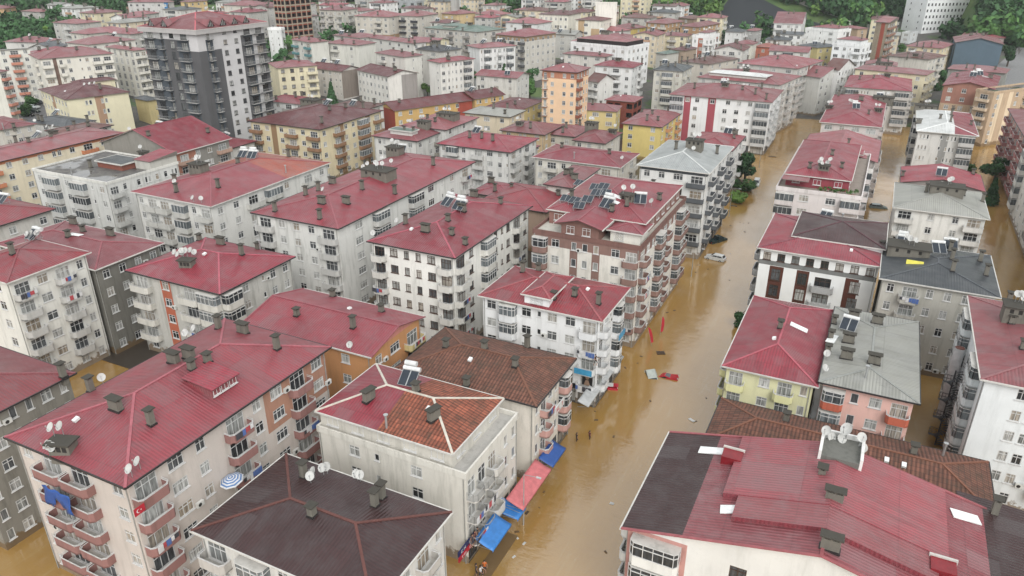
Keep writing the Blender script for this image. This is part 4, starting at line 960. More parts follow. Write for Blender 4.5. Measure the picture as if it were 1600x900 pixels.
b('E13b', (1411,260), (1404,283), (1537,300), (1530,277), h=13.8, wall=(170,150,140), roof='crimson', rk='gable', ax='x', l='', r='', sl=.2, lab='crimson gable roof joined to the back of the grey corrugated roof', grp=G2, on=[('e',1410,275,0),('e',1520,272,0),('s',1470,275)])
b('E14', (1437,171), (1426,204), (1523,212), (1519,176), h=14.8, wall=(196,194,186), roof='white', l='gg', r='q.nqg', bal=(180,178,172), sl=.2, gut='w', cap=(226,228,226), split=(1,.62,'crimson'), acc=(150,150,144), reg=(('r',.42,.55,0,99,1),), lab='grey-white block whose roof is white in front and crimson behind', grp=G2,
  on=[('c',1485,190,0),('c',1486,180,0),('c',1487,172,0),('e',1486,163,0),('e',1469,185,0),('e',1517,195,0),('d',1435,193,0),('c',1515,172,0),('3',1445,165,0)])
b('E15', (1485,108), (1476,134), (1560,142), (1576,118), h=17.2, wall=(186,160,132), roof='crimson', rk='gable', ax='x', l='', r='www.', acc=(160,112,96), sl=.22, band=((0,1,4,99),), gm=1, lab='brown-topped beige block with a crimson gable roof and white canopy near the right edge', grp=G2, on=[('s',1520,120,0),('T',1530,118,0),('k',1521,115),('k',1531,116),('d',1547,122,0),('e',1495,120,0),('W',1540,120,0)])
b('E15b', (1556,143), (1565,152), (1604,133), h=17.4, wall=(190,164,134), rk='flat', l='b', r='w..wbb', acc=(206,186,156), bal=(196,176,150), reg=(('r',.10,.18,0,99,1),('r',.30,.38,0,99,1)), lab='beige corner tower with vertical ribs and curved balconies near the right edge', grp=G2, snap=0)
b('E16', (1493,66), (1494,68), (1573,75), h=15, wall=(86,106,120), roof='dull', rk='gable', ax='x', l='', r='.', Wm=26, sl=.24, dirt=.15, snap=10, lab='big block with a blank slate-blue sheet-clad gable wall at the upper right', grp=G3)
b('E16b', (1486,102), (1479,109), (1572,117), h=15.4, wall=(150,150,140), roof='dull', l='', r='w..w', sl=.2, lab='grey-green block with a dusty red roof in front of the slate-blue gable', grp=G3, Wm=14, on=[('c',1510,106,0),('c',1522,108,0),('e',1555,108)])
b('E17', (1414,74), (1472,79), (1493,66), h=14.5, wall=(206,190,156), roof='dull', l='ww.Www', r='wwww', sl=.24, snap=0, lab='cream block with a pale cornice below the white hospital slab', grp=G3, on=[('c',1433,70,0),('c',1443,70,0),('c',1455,72,0),('e',1466,68)])
b('E18', (1393,88), (1455,98), (1474,85), h=14.0, wall=(196,186,166), roof='rust', l='', r='wwbw', sl=.2, snap=0, lab='block with a low rusty pink roof cluttered with black flues below the cream-corniced one', grp=G3, on=[('1',1430,88,0),('K',1425,84),('c',1415,90),('c',1441,90),('d',1425,80)])
b('E19', (1364,36), (1388,37), (1405,30), h=21.5, wall=(150,138,118), roof='dull', rk='shed', l='.s-', r='bbb', acc=(150,72,54), bal=(160,120,100), wk='brick', sl=.1, snap=0, lab='unfinished narrow tower of bare block and red brick beside the hospital', name='unfinished_tower', cat='building')
b('E20', (1302,70), (1350,76), (1359,69), h=15.5, wall=(218,220,220), roof='dull', l='Wwnb', r='bb', rr=(1,.6,.6,.6), rup=2.4, attic=(216,218,218), sl=.26, snap=0, ph=.9, lab='bright white block with a wraparound terrace and pinkish hip roof', grp=G3)
b('E21', (1263,46), (1312,54), (1325,47), h=11.0, wall=(222,222,218), roof='pinkred', l='n.nW', r='w', rr=(3,.5,.5,.5), rup=1.6, sl=.2, snap=0, ph=.9, lab='long bright white house with a small arched red roof below the forest', grp=G3)
b('E22', (1204,37), (1250,42), (1265,28), h=12.5, wall=(202,200,194), roof='dull', rk='gable', ax='x', l='bww', r='wwn', sl=.3, snap=0, fascia=(214,212,206), gut='w', lab='white gabled block with dark balconies at the foot of the black slope', grp=G3, on=[('c',1231,30,0),('c',1239,30,0),('1',1245,26,0)])
b('E23', (1254,71), (1279,79), (1302,71), h=12.5, wall=(206,190,130), roof='slate', l='w', r='www', sl=.24, snap=0, lab='yellow-walled block with a charcoal hip roof', grp=G3, auto=3)
b('E24', (1222,74), (1262,78), (1266,73), h=12.0, wall=(204,196,172), roof='dull', rk='flat', l='.w..', r='', snap=0, lab='plain cream box with a flat top left of the charcoal hip roof', grp=G3)
b('E25', (1317,42), (1341,48), (1351,44), h=10, wall=(186,160,130), roof='dull', l='w', r='w', sl=.22, snap=0, lab='tan house with a dusty red roof right below the forest edge', grp=G3, on=[('k',1317,38),('k',1320,38)])
b('E26', (1178,72), (1206,77), (1218,70), h=10, wall=(190,110,84), roof='orange', l='w', r='w', snap=0, lab='low orange-roofed house under the white gabled block', grp=G3)
# --- right edge
bw('R1', 33.5, 216, 50, 262, 17.0, wall=(190,150,140), roof='dull', l='bbwbbwbb', r='bwb', acc=(140,40,50), bal=(168,112,110), sl=.2, lab='block at the right edge with stacked dark red and white balconies', grp=G2)
bw('R2', 32.6, 176, 50, 212, 17.0, wall=(206,204,194), roof='dull', l='gwwwwg', r='wbw', bal=(200,198,188), sl=.2, lab='off-white block at the right edge leaning out of the picture over the side street', grp=G2)
bw('R3', 32.2, 128, 50, 172, 15.0, wall=(196,196,186), roof='dull', l='bwgwgwb', r='wbw', bal=(190,188,180), sl=.2, lab='grey-white block with the red shop sign at the right edge', grp=G2)
# --- far left and far centre
b('L1', (-70,84), (38,74), (57,72), h=19.0, wall=(204,200,182), roof='oldgrey', l='wbwwbw', r='b', acc=(190,120,100), bal=(196,128,104), snap=0, sl=.16, lab='cream slab at the far left edge with salmon balconies and a pale roof', grp=G4)
b('L2', (14,64), (62,71), (88,62), h=12, wall=(190,186,176), roof='dull', l='w', r='ww', snap=0, lab='low red roof with three chimneys behind the salmon-balcony slab', grp=G4, on=[('e',34,62,0),('e',47,61,0),('e',61,59,0),('K',47,58)])
b('L3', (54,74), (79,79), (97,71), h=12.5, wall=(176,174,168), roof='slate', rk='gable', ax='y', l='w', r='', snap=0, sl=.35, lab='grey gabled house with a charcoal roof behind the cream balcony block', grp=G4)
b('L4', None, (61,96), (178,85), h=18.5, wall=(214,206,184), roof='dull', l='b', r='bscw.nwbb', Wm=17, acc=(120,96,84), bal=(212,204,182), snap=0, sl=.28, dirt=.2, lab='cream five-storey block with a brown stripe and rounded corner balconies at the upper left', grp=G4, on=[('e',120,78,0)])
b('L5', (93,66), (140,72), (222,62), h=15, wall=(206,200,184), roof='dull', l='', r='wwww', snap=0, lab='long dusty red roof with a dark solar frame behind the rounded-balcony block', grp=G4, on=[('1',155,58,0),('T',155,50,0),('e',172,55,0),('e',188,61,0),('e',181,55,0)])
b('L6', (98,51), (137,55), (218,46), h=13, wall=(196,188,168), roof='pinkred', l='ww', r='wwbw', snap=0, lab='low pink-roofed block between the sports field and the long dusty roof', grp=G4, on=[('W',155,41,0),('W',166,39,0)])
b('L7', (165,71), (208,83), (228,79), h=17.5, wall=(206,200,180), roof='dull', l='fffff', r='bb', acc=(90,70,64), snap=0, lab='cream block with tall dark slit windows left of the charcoal tower', grp=G4)
b('L8', (145,24), (181,24), (190,17), h=9, wall=(190,186,172), roof='pinkred', l='wcw', r='w', snap=0, lab='cream house with a pinkish roof at the right end of the sports field', grp=G4)
b('L9', (186,24), (214,26), (252,19), h=10, wall=(186,184,174), roof='dull', l='ww', r='www', snap=0, lab='grey-white house with red hip roof left of the tower top', grp=G4)
b('L10', (194,3), (262,5), (276,2), h=13, wall=(182,178,172), roof='dull', l='www.www', r='', acc=(30,120,180), reg=(('l',.9,1,0,99,1),), snap=0, lab='distant grey-white block with a bright blue end panel', grp=G3)
b('L11', (275,3), (296,4), (330,0), h=12, wall=(220,190,130), roof='dull', l='w', r='www', snap=0, lab='distant pale yellow block next to the blue end panel', grp=G3)
b('L12', (350,7), (396,13), (427,7), h=13, wall=(202,190,168), roof='dull', l='ww', r='www', snap=0, lab='cream block with a red roof just behind the top of the charcoal tower', grp=G3, auto=2)
b('L13', (-14,13), (9,16), (17,11), h=6, wall=(186,150,110), roof='dull', l='w', r='w', snap=0, lab='low brick house with a red roof at the upper left corner', grp=G4)
b('S1', (56,136), (104,161), (207,147), h=13.2, wall=(210,202,170), roof='brownred', l='wwww-wwww', r='...D.D....', fh=3.3, acc=(176,140,110), reg=(('l',.40,.52,0,99,1),('r',.44,.58,0,99,1)), snap=0, sl=.26, dirt=.12, name='school_building', cat='school', lab='pale yellow school with a brown-red hip roof and three white dishes', on=[('k',133,136),('k',141,135),('k',149,134),('c',157,139,0),('h',102,143)])
b('S1b', (106,127), (120,131), (186,124), h=14.6, wall=(210,202,170), roof='brownred', l='', r='.n.', snap=0, sl=.26, name='school_building', cat='school', lab='rear wing of the pale yellow school with its own hip roof')
b('L16', (-60,110), (1,117), (6,112), h=19, wall=(206,202,180), roof='dull', l='', r='b', acc=(186,120,100), bal=(196,130,110), snap=0, lab='sliver of a cream slab at the left edge beside the parked white pickup', grp=G4)
b('L17', (213,152), (228,161), (247,155), h=8, wall=(204,186,130), roof='slate', l='', r='', snap=0, lab='small yellow house with a dark roof between school and tower', grp=G4)
b('L18', (-60,188), (3,206), (66,196), h=13.2, wall=(190,180,160), roof='red', l='', r='www', snap=6, sl=.18, lab='red roof with a white dish at the left edge below the school', grp=G4, on=[('k',68,196),('e',25,200,0),('m',10,203,0)])
b('L20', (74,203), (108,214), (173,196), h=13.4, wall=(202,200,190), roof='rust', l='w', r='nwnw', sl=.18, lab='white block with a low brown roof in front of the yellow school', grp=G4, on=[('e',107,206,0),('e',138,197,0),('c',130,184,0),('e',116,195)])
b('C1', (419,46), (441,48), (444,45), h=16.5, wall=(200,202,198), rk='flat', l='nn', r='w', ph=.8, snap=0, par=(222,222,220), lab='narrow white block with a thick white parapet right beside the tower', grp=G3)
b('C2', (424,97), (428,111), (491,103), (466,92), h=14.5, wall=(206,196,164), roof='dull', l='', r='wwwb', fr='b', snap=0, sl=.2, lab='cream block with a dark shaded eave and red roof right of the tower', grp=G3)
b('C3', (448,60), (487,68), (521,65), h=17, wall=(196,194,178), roof='dull', l='bwb', r='.', bal=(90,140,144), snap=0, lab='block with teal balconies and a blank mould-stained end wall', grp=G3, on=[('e',468,60,0),('e',483,62,0),('e',500,63)])
b('C4', (518,66), (561,76), (578,67), h=16, wall=(198,196,178), roof='dull', l='bw', r='.', snap=0, lab='block with two chimneys and a blank cream end wall above the pair of schools', grp=G3, on=[('e',535,63,0),('e',553,68,0)])
b('C5', (583,81), (632,92), (664,87), h=16, wall=(200,196,180), roof='dull', l='bw.', r='n', snap=0, lab='block with a wide blank cream wall right behind the long white school', grp=G3, on=[('e',607,77,0),('e',628,81,0),('e',645,85)])
b('C6', (492,104), (533,118), (552,108), h=10.5, wall=(196,186,172), roof='brownred', rk='gable', ax='x', l='nwwwnn', r='', acc=(140,128,118), reg=(('r',0,1,0,99,1),), snap=0, sl=.3, name='school_building', cat='school', lab='shorter of two pale gabled schools, with a grey end wall behind the conifer')
b('C7', (550,107), (607,123), (660,116), h=11.8, wall=(212,206,194), roof='brownred', rk='gable', ax='x', l='wwwwwwww', r='', acc=(160,148,140), reg=(('r',.45,1,0,99,1),), gm=0, snap=0, sl=.25, name='school_building', cat='school', lab='longer of two pale gabled schools, with a white and grey end wall')
b('C8', (518,53), (562,62), (582,59), h=14.5, wall=(190,184,170), roof='dull', l='ww', r='w', snap=0, lab='red-roofed block with leaning chimneys between the two rows of pale blocks', grp=G3, auto=3)
b('C9', (543,50), (645,74), (668,70), h=15, wall=(196,192,180), roof='dull', l='wwbwwww', r='ww', snap=0, lab='very long narrow red-roofed row running diagonally behind the schools', grp=G3, on=[('e',585,55,0),('e',639,64,0),('e',660,69,0),('s',575,50)])
b('C10', (485,16), (532,17), (572,12), h=16, wall=(192,184,164), roof='dull', l='bwbwb', r='wbw', bal=(176,172,160), snap=0, lab='tall pale block with many narrow balconies right of the brick frame', grp=G3, auto=3)
b('C11', (553,25), (608,30), (636,22), h=14.5, wall=(192,180,158), roof='dull', l='wwwbw', r='ww', acc=(160,130,96), reg=(('l',0,1,0,2,1),('r',0,1,0,2,1)), snap=0, lab='pale block with tan lower storeys under a red hip roof in the far row', grp=G3, auto=2)
b('C12', (610,25), (652,28), (690,20), h=14.5, wall=(190,180,160), roof='dull', l='wbwb', r='ww', bal=(60,60,66), snap=0, lab='pale block with two black-glazed balconies under a red roof in the far row', grp=G3, auto=2)
b('C13', (650,42), (746,53), (803,45), (711,30), h=15, wall=(186,178,162), roof='green', l='wbw.wbwwb.w', r='.wbw', bal=(160,150,140), snap=0, sl=.18, lab='broad block with the only grey-green roof in the upper centre', grp=G3, on=[('1',706,32,0),('K',708,30),('e',674,41,0),('1',735,39,0),('e',723,47,0),('e',758,36)])
b('C14', (647,76), (688,84), (722,76), h=14, wall=(186,180,166), roof='black', l='wb', r='ww', snap=0, lab='block with a black hip roof and white solar tank in the upper centre', grp=G3, on=[('c',673,72,0),('c',683,73,0),('s',700,78,0),('2',690,66)])
b('C15', (664,95), (688,100), (746,91), h=16.8, wall=(208,204,192), roof='crimson', l='.n', r='Wwnwwgw', bal=(190,186,176), snap=0, sl=.24, lab='white block with a vivid crimson roof behind the school trees', grp=G3)
b('C16', (733,71), (747,79), (803,71), h=18.2, wall=(204,204,200), roof='dull', l='', r='wgwwbwgw', snap=0, sl=.22, lab='white block with solar tanks and grey balconies right of the vivid crimson roof', grp=G3, on=[('s',755,68,0),('s',763,64,0),('e',785,66)])
b('C17', (764,54), (820,60), (879,50), h=18.5, wall=(190,182,164), roof='crimson', l='wbwcwb', r='wwwwww', acc=(160,134,104), bal=(90,90,92), band=((0,1,5.4,99),), snap=0, sl=.24, lab='grey-beige block with tan top storey and dark glazed corner balconies', grp=G3, on=[('T',830,43,0),('2',829,42,0),('e',805,48,0)])
b('C18', (786,35), (838,40), (866,33), h=13, wall=(204,204,200), roof='pinkred', l='w.w', r='nnn', snap=0, lab='white house with pink-red roof behind the tan-topped block', grp=G3, on=[('1',828,28),('e',805,38)])
b('C19', (795,15), (822,17), (848,15), h=9, wall=(190,180,160), roof='pinkred', l='ww', r='w', snap=0, lab='small pink-roofed house at the forest edge', grp=G3)
b('C20', (690,21), (714,25), (745,19), h=10, wall=(206,180,130), roof='dull', l='nw', r='w', snap=0, lab='small yellow house with a red roof in the far centre', grp=G3, on=[('c',709,18)])
b('C21', (742,21), (778,26), (800,21), h=10, wall=(196,180,160), roof='dull', l='ww', r='w', snap=0, lab='red-roofed house with white canopy near the forest in the far centre', grp=G3, on=[('W',762,27,0),('W',770,28,0)])
b('C22', (608,1), (652,6), (658,2), h=12, wall=(150,158,160), rk='flat', l='WWWW', r='W', fr='d', snap=0, name='office_building', cat='office', lab='grey glass-banded office building at the forest edge')
b('C23', (664,4), (676,6), (682,3), h=8, wall=(50,110,140), rk='flat', snap=0, l='', r='', name='workshop_building', lab='small blue-walled shed beside the glass-banded office')
b('C24', (704,-14), (715,-13), (717,-15), h=22, wall=(160,158,148), rk='flat', snap=0, l='.', r='.', name='silo_tower', cat='tower', lab='slim grey concrete silo tower at the forest edge')
b('C25', (867,-12), (893,-12), (896,-14), h=17, wall=(150,150,146), rk='flat', snap=0, l='ww', r='w', name='concrete_tower', cat='tower', lab='wide grey tower rising behind the cream public building')
b('C26', (757,12), (792,15), (797,12), h=6, wall=(170,172,168), roof='oldgrey', rk='shed', snap=0, l='w', r='', sl=.1, lab='low grey shed with a pale sheet roof in front of the trees', name='shed', cat='shed')
b('P1', (838,23), (888,26), (912,18), (868,12), h=15, wall=(214,206,180), roof='brownred', l='wwwwww', r='', snap=0, sl=.2, fh=3.4, name='public_building', cat='public building', lab='left wing of the cream public building with square windows')
b('P2', (893,32), (938,34), (962,27), (912,20), h=15.5, wall=(216,208,182), roof='brownred', l='.W..', r='nnnnnnn', acc=(190,160,120), reg=(('l',.1,.35,0,4,1),('l',.62,.95,0,3,1)), snap=0, sl=.2, fh=3.4, name='public_building', cat='public building', lab='right wing of the cream public building with tan panels and slanted roof')
b('P3', (928,5), (965,5), (967,4), h=22, wall=(218,212,192), rk='flat', l='', r='w', snap=0, ph=.4, name='public_building', cat='public building', lab='tall blank cream stair tower behind the public building')
_hb = [ung(*p, 0) for p in ((1400,46), (1439,52), (1512,47))]
for _q in _hb: _q.z = 45
b('H1', *_hb, h=46, wall=(216,220,220), rk='flat', l='.n..n.', r='wwwwwwwwwwww', fh=3.3, snap=0, dirt=.06, fr='d', ov=.1, name='hospital_building', cat='hospital', lab='tall white hospital slab with a grid of small square windows')
b('A1', (1003,36), (1041,39), (1075,32), h=13.5, wall=(190,178,150), roof='dull', l='wwb', r='wwwb', acc=(176,140,100), band=((0,1,3.6,99),), snap=0, lab='left twin of two grey and tan blocks below the green hill', grp=G3, on=[('1',1035,25,0),('k',1033,20),('k',1038,20)])
b('A2', (1055,41), (1089,45), (1132,37), h=13.5, wall=(190,178,150), roof='dull', l='w.w', r='wwwwb', acc=(176,140,100), band=((0,1,3.6,99),), snap=0, lab='right twin of two grey and tan blocks below the green hill', grp=G3, on=[('1',1094,33,0)])
b('A3', (1074,57), (1107,62), (1132,57), h=13, wall=(218,216,212), roof='dull', l='wWc', r='bwb', acc=(176,104,80), ph=1.0, reg=(('l',.35,.62,0,4,1),('r',.7,.85,0,4,1)), rr=(2,1,1,1), rup=2.2, sl=.22, snap=0, lab='white block with brick-orange panels and a broad white parapet', grp=G3)
b('A4', (1063,28), (1085,32), (1100,27), h=9, wall=(150,130,110), roof='rust', l='w', r='w', snap=0, lab='brown house half hidden behind the twin blocks', grp=G3, on=[('s',1080,22)])
b('A5', (1129,48), (1158,53), (1171,48), h=12, wall=(200,200,196), roof='slate', l='nn', r='wb', snap=0, lab='white block with a slate roof below the black slope', grp=G3, on=[('s',1140,42),('k',1150,41)])
b('A6', (1163,47), (1182,51), (1193,46), h=11, wall=(160,158,152), roof='dull', l='w', r='ww', snap=0, lab='grey block with a red roof and white tank below the black slope', grp=G3, on=[('s',1175,42)])
b('A7', (1141,67), (1174,72), (1191,66), h=11.5, wall=(206,200,172), roof='dull', l='bw.', r='www', snap=0, lab='cream block with balconies and an orange-red roof below the slate-roofed one', grp=G3, on=[('c',1169,62,0),('e',1180,65)])
b('A8', (1160,92), (1190,103), (1222,98), h=13, wall=(176,160,150), roof='dull', l='', r='w', snap=0, lab='dull red roof with black flues wedged before the rusty brown roof', grp=G3, auto=2)
b('A9', (1024,82), (1042,87), (1062,82), h=11, wall=(180,176,160), roof='green', l='', r='', snap=0, lab='little dark green roof among the chimneys', grp=G3)
b('A10', (1042,76), (1070,81), (1095,76), h=11.5, wall=(170,150,130), roof='brownred', l='', r='', snap=0, lab='brown roof in front of the white block with brick-orange panels', grp=G3, auto=4)
b('A11', (950,42), (985,47), (1015,42), h=9, wall=(206,180,96), roof='dull', l='w', r='w', snap=0, lab='low yellow building with red roof right of the public building', grp=G3)
b('A12', (970,25), (1000,28), (1018,24), h=7, wall=(180,150,120), roof='crimson', l='w', r='w', snap=0, lab='low house with a bright red roof under the dark trees', grp=G3)
b('A13', (930,45), (962,52), (985,47), h=10, wall=(176,170,160), roof='pinkred', l='', r='w', snap=0, lab='small pink-red roof between the public building and the wide white block', grp=G3, auto=2)
b('A14', (1155,118), (1178,124), (1200,119), h=10, wall=(180,170,160), roof='dull', l='', r='', snap=0, lab='small roof behind the red-striped slab', grp=G3) if False else None
b('A15', (1408,52), (1424,54), (1436,50), h=5, wall=(190,196,196), rk='flat', l='W', r='w', snap=0, name='kiosk_building', lab='small white and green building at the foot of the hospital', grp=G3)
b('A16', (1500,58), (1570,62), (1575,52), h=7, wall=(180,150,140), roof='pinkred', l='', r='', snap=0, sl=.15, lab='long low pink roof behind the slate-blue gable', grp=G3, name='low_building')
b('A17', (1360,22), (1380,25), (1398,21), h=7, wall=(186,176,160), roof='dull', l='w', r='w', snap=0, lab='low red-roofed house between hospital and unfinished tower', grp=G3) if False else None
b('U1', (421,-11), (443,-9), (487,-15), h=27, wall=(150,72,52), rk='flat', l='ooo', r='ooooo', wk='brick', fh=3.0, acc=(160,150,130), snap=0, par=(160,150,130), name='unfinished_tower', dirt=.3,
  reg=tuple((s_, 0, 1, k-.06, k+.14, 1) for s_ in 'lr' for k in range(0, 10)) + tuple(('r', a-.012, a+.02, 0, 99, 1) for a in (.01,.2,.4,.6,.8,.98)) + tuple(('l', a-.03, a+.03, 0, 99, 1) for a in (.02,.34,.67,.98)), lab='unfinished concrete frame tower with red brick infill behind the charcoal tower', cat='building')

# --- smaller blocks packed into the gaps of the far town, each found from the plan of what stands already
def foot(B_): c = B_['M'] @ Vector((B_['W']/2, B_['D']/2, 0)); return c.x, c.y, math.hypot(B_['W'], B_['D'])/2
_foot = [(B_['Mi'], B_['W'], B_['D']) for B_ in BL.values()]
def clear(x, y, w, d, m):
    for Mi, W_, D_ in _foot:
        for dx in (-w/2, 0, w/2):
            for dy in (-d/2, 0, d/2):
                q = Mi @ Vector((x+dx, y+dy, 0))
                if -m < q.x < W_+m and -m < q.y < D_+m: return False
    return True
_used = set(); _rf = random.Random(21); _n = 0
_seen = [(k, foot(B_)) for k, B_ in BL.items() if 200 < foot(B_)[1]+abs(foot(B_)[0])*.4]
for _i in range(9000):
    a = math.radians(_rf.uniform(-58, 6)); D = _rf.uniform(215, min(520, hill_r(math.sin(a), math.cos(a))-14)); x, y = D*math.sin(a), D*math.cos(a)
    w, d = _rf.uniform(11, 19), _rf.uniform(10, 15)
    if -34 < x < -9 or -3 < x < 11 and y < 300 or x > 19: continue
    if x > -14 and y < 290: continue
    px, py = pj(x, y, 0)
    if px < -20 or px > 1620 or (px < 95 and py > 110) or (px < 270 and py < 100) or (370 < px < 665 and 108 < py < 205) or (1030 < px < 1225 and 165 < py < 270) or (200 < px < 330 and py > 180): continue
    if 1060 < px < 1290 and D > 440: continue
    if 790 < px < 1110 and 165 < py < 300: continue
    if 1380 < px < 1560 and D > 400: continue
    if 690 < px < 860 and 110 < py < 175: continue
    if not clear(x, y, w, d, 1.6): continue
    hb = _rf.uniform(9.5, 12.5) if D < 330 else _rf.uniform(10.5, 14.5)
    near_ = sorted(((fx-x)**2+(fy-y)**2, k) for k, (fx, fy, _) in _seen if k not in _used)
    if not near_: break
    k = near_[0][1]; _used.add(k)
    lab = BL[k]['lab'].split(); short = ' '.join(lab[:9])
    for st in ('with', 'and', 'a', 'the', 'of', 'in', 'right', 'behind', 'left', 'at', 'to', 'under', 'by'):
        while short.split()[-1] == st: short = ' '.join(short.split()[:-1])
    rc = _rf.choice(['dull', 'dull', 'red', 'pinkred', 'brownred', 'crimson', 'rust', 'slate', 'oldgrey', 'pink']); wc = _rf.choice([(206,204,196), (196,192,180), (206,196,164), (176,172,160), (200,186,160), (214,214,210)])
    z = max(0, ground0(x, y))+hb; s_ = _rf.random() < .5; W2, D2 = (w, d) if s_ else (d, w)
    L_, F_, R2 = Vector((x-W2/2, y-D2/2, z)), Vector((x+W2/2, y-D2/2, z)), Vector((x+W2/2, y+D2/2, z))
    if x > 0: L_, F_, R2 = Vector((x-W2/2, y+D2/2, z)), Vector((x-W2/2, y-D2/2, z)), Vector((x+W2/2, y-D2/2, z))
    rcn = {'dull': 'dusty red', 'red': 'brick red', 'pinkred': 'pinkish', 'brownred': 'brown-red', 'crimson': 'crimson', 'rust': 'rusty brown', 'slate': 'slate', 'oldgrey': 'grey', 'pink': 'pink'}[rc]
    b('F%03d' % _n, L_, F_, R2, h=hb, wall=wc, roof=rc, rk='hip' if _rf.random() < .8 else 'gable', ax=None if True else 'x', l=_rf.choice(['wbw', 'wwbw', 'wgw', 'wWw']), r=_rf.choice(['ww', 'wbw', 'wnw']), sl=_rf.uniform(.18, .28), bal=_rf.choice([(170,166,156), (190,150,120), (190,188,180)]),
      snap=8, dirt=.6, grp='small blocks packed between the far buildings', lab='small %s roof next to the %s' % (rcn, short))
    _n += 1; _foot.append((BL['F%03d' % (_n-1)]['Mi'], BL['F%03d' % (_n-1)]['W'], BL['F%03d' % (_n-1)]['D']))
    if _n >= 75: break
print('fillers', _n)
# ------------------------------------------------------------------ ground, water, hills
def gridmesh(name, x0, x1, y0, y1, nx, ny, zf, mats, smooth=True):
    v = []; f = []
    for j in range(ny+1):
        for i in range(nx+1):
            x = x0+(x1-x0)*i/nx; y = y0+(y1-y0)*j/ny; v.append((x, y, zf(x, y)))
    for j in range(ny):
        for i in range(nx):
            a = j*(nx+1)+i; f.append((a, a+1, a+nx+2, a+nx+1))
    me = bpy.data.meshes.new(name); me.from_pydata(v, [], f)
    for m in mats: me.materials.append(m)
    if smooth: me.polygons.foreach_set('use_smooth', [True]*len(f))
    o = bpy.data.objects.new(name, me); COL.objects.link(o); return tag(o, kind='structure')
def ground_mat():
    m, n, l, b_ = newmat('ground_soil'); P = n.new('ShaderNodeNewGeometry').outputs['Position']
    sep = n.new('ShaderNodeSeparateXYZ'); l.new(P, sep.inputs[0])
    asp = mixc(n, l, mrange(n, l, noise(n, l, P, .5, 5, .7), .35, .7, 0, 1), (.06,.06,.058), (.12,.11,.095))
    gr = mixc(n, l, mrange(n, l, noise(n, l, P, .05, 5, .7), .35, .65, 0, 1), (.035,.08,.025), (.11,.17,.045))
    gr = mixc(n, l, mrange(n, l, noise(n, l, P, .4, 4, .7), .45, .8, 0, .6), gr, (.03,.05,.02))
    patch = mrange(n, l, noise(n, l, P, .045, 4, .6), .55, .60, 0, .9)
    hill = mrange(n, l, sep.outputs[2], 16, 22, 0, 1)
    fac = mathn(n, l, 'MAXIMUM', patch, hill)
    l.new(mixc(n, l, fac, asp, gr), b_.inputs['Base Color']); b_.inputs['Roughness'].default_value = .9
    return m
GM = ground_mat()
gridmesh('ground', -1500, 900, -200, 2200, 240, 240, ground, [GM])
def water_mat():
    m, n, l, b_ = newmat('muddy_flood_water'); P = n.new('ShaderNodeNewGeometry').outputs['Position']
    big = noise(n, l, P, .035, 5, .6, (1.6, .5, 1)); sw = noise(n, l, P, .22, 4, .65, (1.3, .45, 1))
    c = mixc(n, l, mrange(n, l, big, .35, .65, 0, 1), (.31,.175,.040), (.35,.215,.075))
    c = mixc(n, l, mrange(n, l, sw, .45, .75, 0, .35), c, (.25,.130,.030))
    # lines of silt and scum drawn out by the current
    st = noise(n, l, P, .5, 6, .72, (1.5, .17, 1)); wv = noise(n, l, P, 2.5, 5, .7, (1, .35, 1))
    c = mixc(n, l, mrange(n, l, st, .54, .72, 0, .55), c, (.36,.26,.12))
    c = mixc(n, l, mathn(n, l, 'MULTIPLY', mrange(n, l, wv, .62, .70, 0, .6), mrange(n, l, st, .48, .6, 0, 1)), c, (.45,.38,.25))
    l.new(c, b_.inputs['Base Color']); b_.inputs['Roughness'].default_value = .07; b_.inputs['IOR'].default_value = 1.75
    b_.inputs['Specular IOR Level'].default_value = 1.0
    w1 = noise(n, l, P, .55, 4, .6, (.8, 1.7, 1)); w2 = noise(n, l, P, 2.2, 3, .6, (.8, 1.5, 1))
    cal = mrange(n, l, noise(n, l, P, .05, 3, .6), .42, .6, .25, 1)
    h = mathn(n, l, 'MULTIPLY', mathn(n, l, 'ADD', w1, mathn(n, l, 'MULTIPLY', w2, .42)), cal)
    bp = n.new('ShaderNodeBump'); bp.inputs['Strength'].default_value = .5; bp.inputs['Distance'].default_value = .15; l.new(h, bp.inputs['Height']); l.new(bp.outputs[0], b_.inputs['Normal'])
    return m
WM = water_mat()
wo = MB(); wo.quad([(-170,-40,0), (110,-40,0), (110,330,0), (-170,330,0)]); tag(wo.build('flood_water', [WM]), kind='structure')
yd = MB(); yd.box(-170, -46, 64, 330, -.5, .05, 0); yd.build('yard', [plain('wet_yard', (.055,.045,.035), .35)]); COL.objects[-1]['kind'] = 'structure'
# a mud bank breaking the surface at the bottom of the street
def mudz(x, y):
    r = math.hypot((x+25.5)/5.2, (y-47.5)/5.0); return .20*(1-r)+.025*math.sin(x*2.1+y)*math.cos(y*1.7)+.04*math.sin(x*.7)-.04
gridmesh('mud_bank', -33, -18, 40, 55, 45, 45, mudz, [plain('wet_mud', (.11,.062,.032), .35)])
# pavement strip along the western fronts, just awash
for (y0, y1, x1) in ((40, 58, -27.7),):
    pv = MB(); pv.box(-29.4, x1, y0, y1, -.5, .06, 0); pv.build('pavement', [wallmat((120,104,80), .8)]); COL.objects[-1]['kind'] = 'structure'
